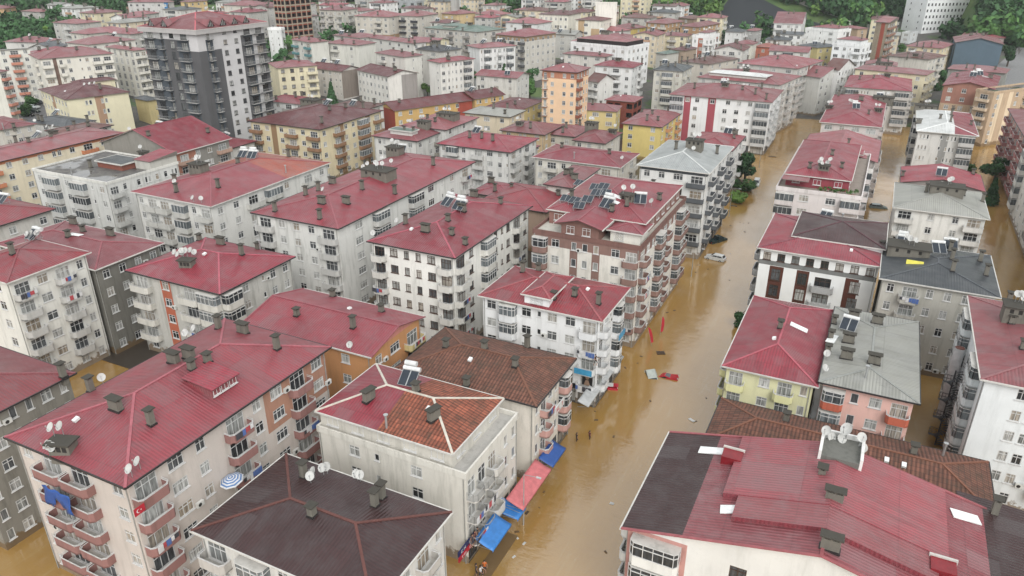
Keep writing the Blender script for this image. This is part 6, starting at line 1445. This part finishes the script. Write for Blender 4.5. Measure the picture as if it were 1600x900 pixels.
# portrait posters behind the first-floor glass of the white corner block (plain generic pictures)
def poster(pid, side, u, z, w, h, tone):
    B_ = BL[pid]; mb = MB(); fr_ = .06
    mb.box(-w/2, w/2, -.05, 0, 0, h, 0); mb.box(-w/2+fr_, w/2-fr_, -.06, -.051, fr_, h-fr_, 1)
    n = 12; pts = [(-.02+w*.17*math.cos(2*math.pi*i/n), -.066, h*.60+h*.15*math.sin(2*math.pi*i/n)) for i in range(n)]; mb.quad(pts, 2)
    mb.quad([(-w*.30, -.066, fr_+.02), (w*.28, -.066, fr_+.02), (w*.10, -.066, h*.42), (-w*.14, -.066, h*.42)], 2)
    o = mb.build('poster', [M_WHITE, plain('poster_dark_%d' % tone, ((.02,.018,.018), (.18,.05,.07), (.10,.11,.10))[tone], .3), plain('poster_skin_%d' % tone, ((.30,.2,.14), (.4,.2,.2), (.3,.32,.28))[tone], .4)], B_['root'])
    if side == 'l': o.location = (u, -.06, z)
    else: o.location = (B_['W']+.06, u, z); o.rotation_euler = (0, 0, math.pi/2)
W5 = BL['N5']['W']
poster('N5', 'l', W5-1.3, 3.35, 1.7, 2.3, 0); poster('N5', 'l', W5-4.3, 3.6, 1.4, 1.9, 2); poster('N5', 'l', W5-6.1, 3.6, 1.3, 1.9, 1); poster('N5', 'r', 1.3, 3.35, 1.6, 2.3, 2)
# balcony fronts in blue on the white corner block
for (side, u, z) in (('r', 6.5, 8.64), ('l', W5-1.6, 5.76), ('l', W5-7.5, 5.76)):
    mb = MB(); mb.box(-1.3, 1.3, -1.34, -1.28, -.02, .85, 0); o = mb.build('balcony_panel', [plain('sky_blue_panel', (.05,.28,.48), .4)], BL['N5']['root'])
    o.location = (u, 0, z) if side == 'l' else (W5, u, z); o.rotation_euler = (0,0,0 if side == 'l' else math.pi/2)
# red lit shop sign of the right-hand street
sg = empty('shop_sign', (31.2, 139.5, 4.6), math.radians(2)); tag(sg, 'small dark red rounded sign reading BİM at the right edge above the flooded street', 'sign')
mb = MB(); pr = []; n = 8; w_, h_, r_ = 1.35, .55, .5
for cx, cz, a0 in ((w_-r_, h_-r_, 0), (-w_+r_, h_-r_, 90), (-w_+r_, -h_+r_, 180), (w_-r_, -h_+r_, 270)):
    for i in range(n+1): a = math.radians(a0+90*i/n); pr.append((cx+r_*math.cos(a), cz+r_*math.sin(a)))
mb.prism(pr, -.12, .12, 0); mb.beam((1.3, 0, 0), (2.4, 0, 0), .08, .08, 1); mb.build('sign_panel', [plain('dark_red_sign', (.20,.008,.02), .35), M_STEEL], sg)
tx = bpy.data.curves.new('lettering', 'FONT'); tx.body = 'BİM'; tx.size = .95; tx.extrude = .01; tx.align_x = 'CENTER'; tx.align_y = 'CENTER'; tx.shear = .15; tx.offset = .012
to = bpy.data.objects.new('lettering', tx); COL.objects.link(to); tx.materials.append(plain('white_letters', (.8,.78,.78), .4)); _me = bpy.data.meshes.new_from_object(to.evaluated_get(bpy.context.evaluated_depsgraph_get())); bpy.data.objects.remove(to); to = bpy.data.objects.new('lettering', _me); COL.objects.link(to); to.parent = sg; to.location = (0, -.14, -.04); to.rotation_euler = (math.pi/2, 0, 0)
# street lamps
def lamp(px, py, H, rot, lab, arm=1.6):
    p = un(px, py, 0); e_ = empty('street_lamp', (p.x, p.y, -.4), math.radians(rot)); tag(e_, lab, 'street lamp', 'street lamps along the flooded street')
    mb = MB(); mb.tube((0,0,0), (0,0,H), .09, .05, 8); mb.build('pole', [M_STEEL], e_)
    mb = MB(); mb.tube((0,0,H-.1), (arm,0,H+.12), .035, n=6); mb.build('arm', [M_STEEL], e_)
    mb = MB(); mb.box(arm-.1, arm+.45, -.11, .11, H+.05, H+.17); mb.build('lamp_head', [plain('lamp_housing', (.5,.5,.5), .4)], e_)
lamp(818, 820, 7.6, 0, 'thin grey street lamp rising past the pink awning'); lamp(1080, 432, 6.5, 0, 'grey lamp pole at the foot of the silver-roofed block'); lamp(1139, 338, 7.5, 0, 'slim lamp pole in the water before the silver-roofed block'); lamp(1186, 262, 7, 0, 'lamp pole at the corner beyond the tree island')
# feather flags
for (x, y, tl, lb) in ((1031, 524, 2, 'tall red feather flag standing in the flood, farther of two'), (1019, 541, -14, 'leaning red feather flag in the flood, nearer of two')):
    p = un(x, y, 0); e_ = empty('advertising_flag', (p.x, p.y, -.3)); e_.rotation_euler = (0, math.radians(tl), .4); tag(e_, lb, 'flag', 'red flags in the flood')
    mb = MB(); mb.tube((0,0,0), (0,0,3.9), .03, .015, 6); mb.build('pole', [M_STEEL], e_)
    mb = MB(); pts = [(.02,.9), (.42,1.1), (.5,2.4), (.42,3.4), (.1,3.9), (.02,3.9)]; mb.prism([(a, c) for a, c in pts], -.015, .015); mb.build('banner', [REDP], e_)
# floating things
def debris(name, px, py, fn, mats, lab, cat, rz=0, z=0):
    p = un(px, py, 0); mb = MB(); fn(mb); o = mb.build(name, mats); o.location = (p.x, p.y, z); o.rotation_euler = (0,0,rz); tag(o, lab, cat); return o
WOOD = plain('wet_wood', (.07,.045,.03), .6)
def pallet(mb):
    for i in range(5): mb.box(-.6+i*.28, -.42+i*.28, -.5, .5, .1, .14)
    for y in (-.45, 0, .4): mb.box(-.6, .7, y, y+.09, 0, .1)
debris('wooden_pallet', 1032, 552, pallet, [WOOD], 'broken wooden pallet floating near the red flags', 'pallet', .5)
debris('wooden_plank', 1146, 322, lambda m: (m.box(-.9,.9,-.25,.25,0,.12), m.box(-.7,.7,.28,.5,.02,.1)), [WOOD], 'dark planks floating below the tree island', 'planks', .1)
debris('wooden_plank', 1207, 245, lambda m: (m.box(-1.2,1.2,-.3,.3,0,.15), m.box(-.9,.5,.34,.6,.02,.12)), [WOOD], 'dark planks floating before the red-striped slab', 'planks', .1)
debris('foam_board', 1081, 657, lambda m: (m.box(-.5,.5,-.22,.22,0,.09), m.box(.3,.5,-.2,.2,.09,.14)), [M_WHITE], 'small white board floating near the right bank', 'board', -.5)
debris('plastic_sheet', 956, 787, lambda m: (m.box(-.25,.25,-.2,.2,0,.05), m.box(-.1,.2,-.15,.1,.05,.09)), [M_DISH], 'scrap of pale plastic floating before the dark maroon strip', 'plastic')
debris('wooden_beam', 1042, 770, lambda m: (m.box(-.7,.7,-.06,.06,-.02,.1), m.box(-.1,0,-.2,.2,.02,.12)), [WOOD], 'short beam drifting', 'beam') if False else None
def kiosk(mb):
    mb.box(-.8,.8,-.5,.5,-.3,.3,0); mb.box(-.85,.1,-.5,.5,.62,.66,1); mb.box(.1,.85,-.5,.5,.60,.64,0)
    for x in (-.75,.75):
        for y in (-.4,.4): mb.box(x-.03,x+.03,y-.03,y+.03,.3,.6,1)
debris('vendor_stall', 957, 607, kiosk, [REDP, M_WHITE], 'red and white vendor cart swept against the white corner block', 'vendor cart', .3)
def bike(mb):
    for x in (-.5,.5): mb.tube((x,-.03,.3),(x,.03,.3),.3,n=14)
    mb.beam((-.5,0,.3),(0,0,.75),.04,.04); mb.beam((0,0,.75),(.5,0,.3),.04,.04); mb.beam((0,0,.75),(.1,0,.3),.04,.04); mb.beam((.45,-.25,.95),(.45,.25,.95),.04,.04); mb.beam((.5,0,.3),(.42,0,.95),.04,.04)
# striped parasols on the pink-beige block's balconies, blue tarpaulin, national flag
def parasol(px, py, z, lab, r=1.25):
    p = un(px, py, z); e_ = empty('parasol', (p.x, p.y, z-1.9)); e_.rotation_euler = (.12, -.1, .3); tag(e_, lab, 'parasol', 'striped parasols on balconies')
    mb = MB(); mb.tube((0,0,0), (0,0,2.05), .025, n=6); mb.build('pole', [M_WHITE], e_)
    mb = MB(); n = 8; rg = 9
    for i in range(n):
        a0, a1 = 2*math.pi*i/n, 2*math.pi*(i+1)/n
        for k in range(rg):
            def q(a, t): return (r*t*math.cos(a), r*t*math.sin(a), 2.08-.5*t*t)
            mb.quad([q(a0, k/rg), q(a0, (k+1)/rg), q(a1, (k+1)/rg), q(a1, k/rg)], k % 2)
    o = mb.build('canopy', [plain('parasol_white', (.6,.62,.64), .8), plain('parasol_blue', (.10,.20,.42), .8)], e_); weld(o); sm = o.modifiers.new('t', 'SOLIDIFY'); sm.thickness = .02
parasol(365, 745, 10.6, 'blue and white striped parasol on the upper street-side balcony'); parasol(215, 851, 4.9, 'blue and white striped parasol on the corner balcony')
B1 = BL['N1']
def on_face(pid, px, py, side, out):
    """point on a wall plane of a building seen at a pixel, in its local frame"""
    B_ = BL[pid]; d = FW + RT*((px-800)/FPX) + UP*((450-py)/FPX); o_ = B_['Mi'] @ Vector((0,0,HC)); e_ = B_['Mi'].to_3x3() @ d
    t = ((-out)-o_.y)/e_.y if side == 'l' else (B_['W']+out-o_.x)/e_.x
    return o_ + e_*t
q = on_face('N1', 92, 782, 'l', 1.35); mb = MB(); r_ = random.Random(3)
g = [[(q.x-1.9+3.8*i/8, q.y-.12+.10*math.sin(i*1.7+j), q.z+1.25-2.3*j/6+.08*math.sin(i*2.1)) for i in range(9)] for j in range(7)]
for j in range(6):
    for i in range(8):
        if (j >= 3 and i in (3, 4)) or (j == 5 and i in (2, 5)): continue
        mb.quad([g[j+1][i], g[j+1][i+1], g[j][i+1], g[j][i]])
tp = mb.build('tarpaulin', [DBLUE], None, smooth=True); tp.matrix_world = B1['M'].copy(); weld(tp); sm = tp.modifiers.new('t', 'SOLIDIFY'); sm.thickness = .03; tag(tp, 'torn bright blue tarpaulin hung over a balcony of the pink-beige block', 'tarpaulin')
q = on_face('N1', 218, 797, 'r', 1.4); mb = MB(); mb.box(q.x-.01, q.x+.02, q.y-.55, q.y+.55, q.z-.4, q.z+.4, 0)
n = 14; 
def disc(cy, cz, r, mi, dx): mb.quad([(q.x+dx, cy+r*math.cos(2*math.pi*i/n), cz+r*math.sin(2*math.pi*i/n)) for i in range(n)], mi)
disc(q.y-.12, q.z, .2, 1, .024); disc(q.y-.06, q.z, .16, 0, .028); disc(q.y+.14, q.z, .07, 1, .026)
fl = mb.build('national_flag', [REDP, M_WHITE]); fl.matrix_world = B1['M'].copy(); tag(fl, 'small red flag with a white crescent and star hanging from the corner balcony', 'flag')
# people on balconies and on the pavement
def pb(px, py, z, rz, shirt, legs, lab, pose=0): p = un(px, py, z+1.0); return person((p.x, p.y, z), rz, shirt, legs, lab, pose=pose)
pb(757, 884, .1, .5, (.55,.14,.03), (.03,.03,.04), 'person in orange on the pavement under the red shop board'); pb(751, 892, .1, 1.5, (.6,.6,.6), (.03,.03,.05), 'person in white shirt beside the one in orange', 2)
pb(744, 889, .1, 2.5, (.05,.05,.06), (.02,.02,.03), 'person in dark clothes behind the one in the white shirt'); pb(810, 802, .1, .8, (.5,.48,.48), (.05,.04,.05), 'person in pale top standing under the blue tarpaulin', 1)
for i, (x, y, c_, lb) in enumerate(((738, 840, (.05,.04,.05), 'watcher nearest the white wall on the blue-railed balcony'), (742, 834, (.10,.03,.03), 'watcher in dark red, second on the blue-railed balcony'), (746, 829, (.02,.02,.025), 'watcher in black, third on the blue-railed balcony'))):
    p = on_face('N3', x, y, 'r', .7); w_ = BL['N3']['M'] @ p; f_ = BL['N3']['fh']; zz = max(0, round((p.z-1.0)/f_))*f_; person((w_.x, w_.y, zz+.03), 1.5+.2*i, c_, (.03,.03,.05), lb)
p = on_face('N5', 931, 553, 'r', .6); w_ = BL['N5']['M'] @ p; f_ = BL['N5']['fh']; person((w_.x, w_.y, round((p.z-1.2)/f_)*f_+.03), 1.4, (.02,.02,.025), (.02,.02,.02), 'person in black leaning on the corner balcony of the white block', pose=2)
# blue rail on the cream block
# ---- round duct and spiral stair on the blue-white block
p = un(1509, 545, 12.6); X7 = BL['E7']['M'].translation.x
mb = MB(); mb.tube((0,0,2), (0,0,12.6), .62, n=20, mi=0, caps=False); mb.tube((0,0,12.2), (0,0,12.605), .56, n=20, mi=1)
dk = mb.build('ventilation_duct', [plain('pale_duct', (.5,.5,.5), .35), plain('rusty_lip', (.16,.06,.045), .7)], smooth=False); dk.location = (min(p.x, 15.0), p.y, 0); tag(dk, 'wide pale round duct with a rusty open top beside the spiral stair', 'duct')
st_ = empty('spiral_staircase', (14.6, un(1492, 600, 9.5).y, 0)); tag(st_, 'black outdoor spiral staircase against the pale blue-white block', 'staircase')
mb = MB(); mb.tube((0,0,-.5), (0,0,11.4), .09, n=10); mb.build('pole', [M_DARKF], st_)
mb = MB(); n = 62
for i in range(n):
    a = i*.42; z = .2+i*.18; c0 = (math.cos(a-.2), math.sin(a-.2)); c1 = (math.cos(a+.2), math.sin(a+.2))
    mb.quad([(.08*c0[0],.08*c0[1],z), (1.1*c0[0],1.1*c0[1],z), (1.1*c1[0],1.1*c1[1],z), (.08*c1[0],.08*c1[1],z)]); mb.quad([(.08*c1[0],.08*c1[1],z-.04), (1.1*c1[0],1.1*c1[1],z-.04), (1.1*c0[0],1.1*c0[1],z-.04), (.08*c0[0],.08*c0[1],z-.04)])
mb.build('steps', [M_DARKF], st_)
mb = MB()
for i in range(n):
    a, a2 = i*.42, (i+1)*.42; z = .2+i*.18
    mb.beam((1.1*math.cos(a), 1.1*math.sin(a), z), (1.1*math.cos(a), 1.1*math.sin(a), z+1.0), .03, .03)
    for dz in (1.0, .5): mb.beam((1.1*math.cos(a), 1.1*math.sin(a), z+dz), (1.1*math.cos(a2), 1.1*math.sin(a2), z+.18+dz), .04, .04)
mb.build('railing', [M_DARKF], st_)
# ---- extras on the nearest big red roof
E = BL['E1']; r_ = E['root']
def e1z(x, y): q = E['Mi'] @ Vector((x, y, 0)); return E['fz'](q.x, q.y)
def slab(name, x0, x1, y0, y1, mat, up=.22, th=.2, lab=None):
    """a raised sheet of roofing lying on the slopes of the red roof, bent at the ridge"""
    xs = [x0] + ([2.2] if x0 < 2.2 < x1 else []) + [x1]; mb = MB()
    for a, c_ in zip(xs, xs[1:]):
        A = [(a,y0,e1z(a,y0)+up), (c_,y0,e1z(c_,y0)+up), (c_,y1,e1z(c_,y1)+up), (a,y1,e1z(a,y1)+up)]
        mb.quad(A); n = len(A); Bq = [(x, y, z-th) for x, y, z in A]
        for i in range(4): j = (i+1) % 4; mb.quad([Bq[i], Bq[j], A[j], A[i]], 1)
    mb.xform(E['Mi']); o = mb.build(name, [mat, roofmat('crimson')], r_, uv=True)
    if lab: o['label'] = lab
slab('raised_roof_sheet', -6.3, 11.4, 55.2, 64.6, roofmat('pinkred'), .45, .45); slab('raised_roof_sheet', -5.0, 10.6, 52.2, 55.2, roofmat('pinkred'), .40, .40)
# open roof well with a white rim and dishes
mb = MB(); c_ = (2.4, 63.6); zz = e1z(2.2, 63)+.1
mb.box(c_[0]-1.5, c_[0]+1.7, c_[1]-1.9, c_[1]+1.7, zz-1.2, zz+.52, 0)
for a in ((c_[0]-1.75, c_[0]-1.5, c_[1]-1.9, c_[1]+1.7), (c_[0]+1.7, c_[0]+1.95, c_[1]-1.9, c_[1]+1.7), (c_[0]-1.75, c_[0]+1.95, c_[1]+1.7, c_[1]+1.92)): mb.box(*a, zz-1.2, zz+1.0, 1)
mb.xform(E['Mi']); mb.build('roof_terrace', [wallmat((110,110,104), .7), wallmat((214,212,206), .5)], r_)
for dx, dy, s_ in ((.3, 1.2, 1.3), (1.5, .9, 1.0), (-1.4, .6, 1.0)):
    o = inst('satellite_dish', dish_mesh(), r_, E['Mi'] @ Vector((c_[0]+dx, c_[1]+dy, zz+.7)), R.uniform(.8, 2.4)); o.scale = (s_,)*3
# maroon extension beyond the red roof's right edge
mb = MB(); pts = [(12.6,66.5), (30,66.5), (30,49.5), (12.6,49.5)]
mb.quad([(x, y, 14.9-.06*(x-12.6)) for x, y in reversed(pts)]); mb.xform(E['Mi'])
ex = mb.build('roof_extension', [roofmat('maroon')], r_, uv=True); sm = ex.modifiers.new('t', 'SOLIDIFY'); sm.thickness = .2; sm.offset = -1; ex['label'] = 'maroon sheet roof at the right end'
mb = MB(); mb.box(18.5, 29.5, 50, 66, -2, 13.6, 0); mb.xform(E['Mi']); mb.build('wall_extension', [wallmat((196,190,180), .4)], r_)
for (x, y) in ((-6.6, 60.9), (10.9, 53.9)):   # sunk dormers with red cheeks
    mb = MB(); z = e1z(x, y); s_ = 1 if x < 0 else -1
    mb.box(x-.9, x+.9, y-.75, y+.75, z-.2, z+.75, 0); mb.box(x-1.0, x+1.0, y+.75, y+.95, z-.1, z+.9, 1)
    mb.xform(E['Mi']); mb.build('roof_hatch', [plain('deep_red_sheet', (.20,.012,.018), .4), M_SLAB], r_)
# ---- raised bits of roof on single blocks
D6 = BL['N6']['D']
bump('N6', .27, .62, .02, 5.6, 2.45, 'crimson', 'gable', 'y', wall=(134,98,88), sl=.26, wins=(('l',.25,1.35,1.3),('l',.68,1.35,1.3)), rx=.9)
bump('N6', .70, .97, 1.6, 6.0, 2.0, 'crimson', 'hip', None, wall=(206,200,182), sl=.22, wins=(('l',.3,1.5,1.3),), rx=.5)
bump('N5', .37, .58, .03, 8.0, 1.6, 'red', 'hip', 'y', sl=.3, wins=(('l',.5,1.9,.75),), rx=.35, cap=(150,84,88))
bump('E5', -.03, .70, 4.4, BL['E5']['D']+.2, .9, 'maroon', 'hip', None, sl=.2, rx=.35, cap=(90,60,66))
bump('N11', .45, .78, 8, 13, 1.5, 'slate', 'flat', None, wall=(140,80,64), rx=.3); bump('N11', .80, 1.0, 11, BL['N11']['D'], 2.0, 'crimson', 'shed', None, wall=(180,176,160), rx=.2, sl=.1)
bump('M2', .3, .8, 2.0, 5.0, 1.8, 'green', 'flat', None, wall=(190,188,178), rx=.3); bump('M21', .1, .8, 2.5, 9, 1.6, 'white', 'hip', None, sl=.2, rx=.4)
bump('E8', .05, .36, .8, 4.2, 2.0, 'dull', 'shed', None, box=False, sl=.12, rx=.1); bump('E9', .2, .8, 1.0, 5, 1.2, 'crimson', 'hip', None, sl=.2)
bump('C31' if 'C31' in BL else 'C13', .3, .5, 2, 5, 1.4, 'green', 'hip', None, sl=.2)
rl = MB(); W8, D8 = BL['E8']['W'], BL['E8']['D']; r8 = random.Random(4)
for i in range(9): u = W8*(.5+.45*r8.random()); w_ = r8.uniform(.25,.5); rl.tube((u, .7, BL['E8']['h']), (u, .7, BL['E8']['h']+.45), .2, .26, 8, 0)
rl.build('planter', [plain('terracotta_pot', (.28,.1,.06), .8)], BL['E8']['root'])
Q = np.concatenate([leaf_cloud(np.random.default_rng(i+3), W8*(.52+.05*i), .8+(i%3)*.5, BL['E8']['h']+.8, .55, .5, 60, .13) for i in range(9)])
inst('terrace_plants', quads_mesh('terrace_plants', Q, LM['mid']), BL['E8']['root'])
ye = MB(); ye.box(-1.2,1.2,-.05,.05,0,1.0,0); yo = ye.build('roof_panel', [plain('yellow_panel', (.55,.50,.06), .5)], BL['E6']['root']); _q = BL['E6']['Mi'] @ un(1433,398,17); yo.location = (_q.x, _q.y, 15.0); yo.rotation_euler = (-.7, 0, math.pi/2); yo['label'] = 'yellow roof panel'
# ---- dormer of the pink-beige block
q = BL['N1']['Mi'] @ un(322, 602, 19.5); B_ = BL['N1']; fx = B_['W']+.2
u = on_face('N1', 345, 625, 'r', -3.2); mb = MB(); y_ = u.y; x1 = B_['W']-2.2; zb = B_['fz'](x1, y_); zt = zb+1.35; x0 = x1-(zt-zb)/.3+1.0
mb.box(x1-3.4, x1, y_-1.7, y_+1.7, zb-.9, zt-.1, 1)
mb.quad([(x1+.35,y_-1.95,zt-.1), (x1+.35,y_+1.95,zt-.1), (x0-.5,y_+1.95,zt+.25), (x0-.5,y_-1.95,zt+.25)], 0); mb.quad([(x0-.5,y_-1.95,zt+.15), (x0-.5,y_+1.95,zt+.15), (x1+.35,y_+1.95,zt-.2), (x1+.35,y_-1.95,zt-.2)], 1)
dm = mb.build('dormer', [roofmat('crimson'), roofmat('dull')], B_['root'], uv=True)
fm, pm = win_mesh(.95, .8, 'w', True)
for k in (-1.1, 0, 1.1): w_ = inst('window', fm, dm, (x1+.02, y_+k, zb+.25), math.pi/2)
# ---- little glazed gable dormers round the tower roof, and its corner gable
T = BL['T0']
def gdorm(side, u, w=3.0, hh=2.0):
    mb = MB(); z0 = T['h']+.35
    def P_(a, d, z): return (u+a, d-.3, z) if side == 'l' else (T['W']-d+.3, u+a, z)
    d1 = hh/.30
    mb.quad([P_(-w/2,0,z0), P_(0,0,z0+hh), P_(0,d1,z0+hh)], 0); mb.quad([P_(w/2,0,z0), P_(0,d1,z0+hh), P_(0,0,z0+hh)], 0)
    mb.quad([P_(-w/2+.25,.12,z0), P_(w/2-.25,.12,z0), P_(0,.12,z0+hh-.25)], 1)
    if side == 'r': mb.f = [tuple(f) for f in mb.f]
    for k in (-.5, 0, .5): mb.beam(P_(k*1.1,.08,z0), P_(k*1.1,.08,z0+hh-.35-abs(k)*1.2), .08, .05, 2)
    mb.build('dormer', [roofmat('dull'), M_INT, M_WHITE], T['root'], uv=True)
for u in (4.2, 9.4): gdorm('l', u)
nr = max(3, int(T['D']/6.2))
for i in range(nr): gdorm('r', 5.5+i*(T['D']-8)/nr)
ov_ = MB(); W_, D_ = T['W'], T['D']; ov_.box(-.95, W_+.95, -.95, -.1, T['h']-1.3, T['h']-.16); ov_.box(W_+.1, W_+.95, -.1, D_+.95, T['h']-1.3, T['h']-.16); ov_.build('cornice', [wallmat((168,162,158), .2)], T['root'])


Qv = MB(); rl_ = random.Random(9)
for i in range(80):
    y = rl_.uniform(46, 260); x = rl_.choice((rl_.gauss(-27.5, .7), rl_.uniform(-28, -15), rl_.gauss(-15, .6))); s_ = rl_.uniform(.06, .3); a = rl_.uniform(0, 3.1)
    k = len(Qv.v); Qv.box(-s_, s_, -s_*.5, s_*.5, -.02, .05, rl_.choice((0,0,0,0,1,2,2))); Qv.xform(Matrix.Translation((x, y, 0)) @ Matrix.Rotation(a, 4, 'Z'), k)
lt = Qv.build('floating_litter', [WOOD, M_DISH, plain('brown_scum', (.12,.07,.03), .8)]); tag(lt, 'small bits of wood and plastic drifting on the flood', 'litter', kind='stuff')

# ------------------------------------------------------------------ damp air over the town
hz = MB(); hz.box(-1510, 910, -210, 2210, -6, 165); hm = bpy.data.materials.new('haze_air'); hm.use_nodes = True
_n, _l = hm.node_tree.nodes, hm.node_tree.links
_n.remove(_n['Principled BSDF']); pv = _n.new('ShaderNodeVolumePrincipled'); pv.inputs['Color'].default_value = (.93, .95, .97, 1); pv.inputs['Density'].default_value = 0.00012; pv.inputs['Anisotropy'].default_value = .1
_l.new(pv.outputs[0], _n['Material Output'].inputs['Volume'])
ho = hz.build('haze', [hm]); ho['kind'] = 'stuff'; ho['label'] = 'thin pale haze softening the far end of town'; ho.display_type = 'WIRE'
flush()
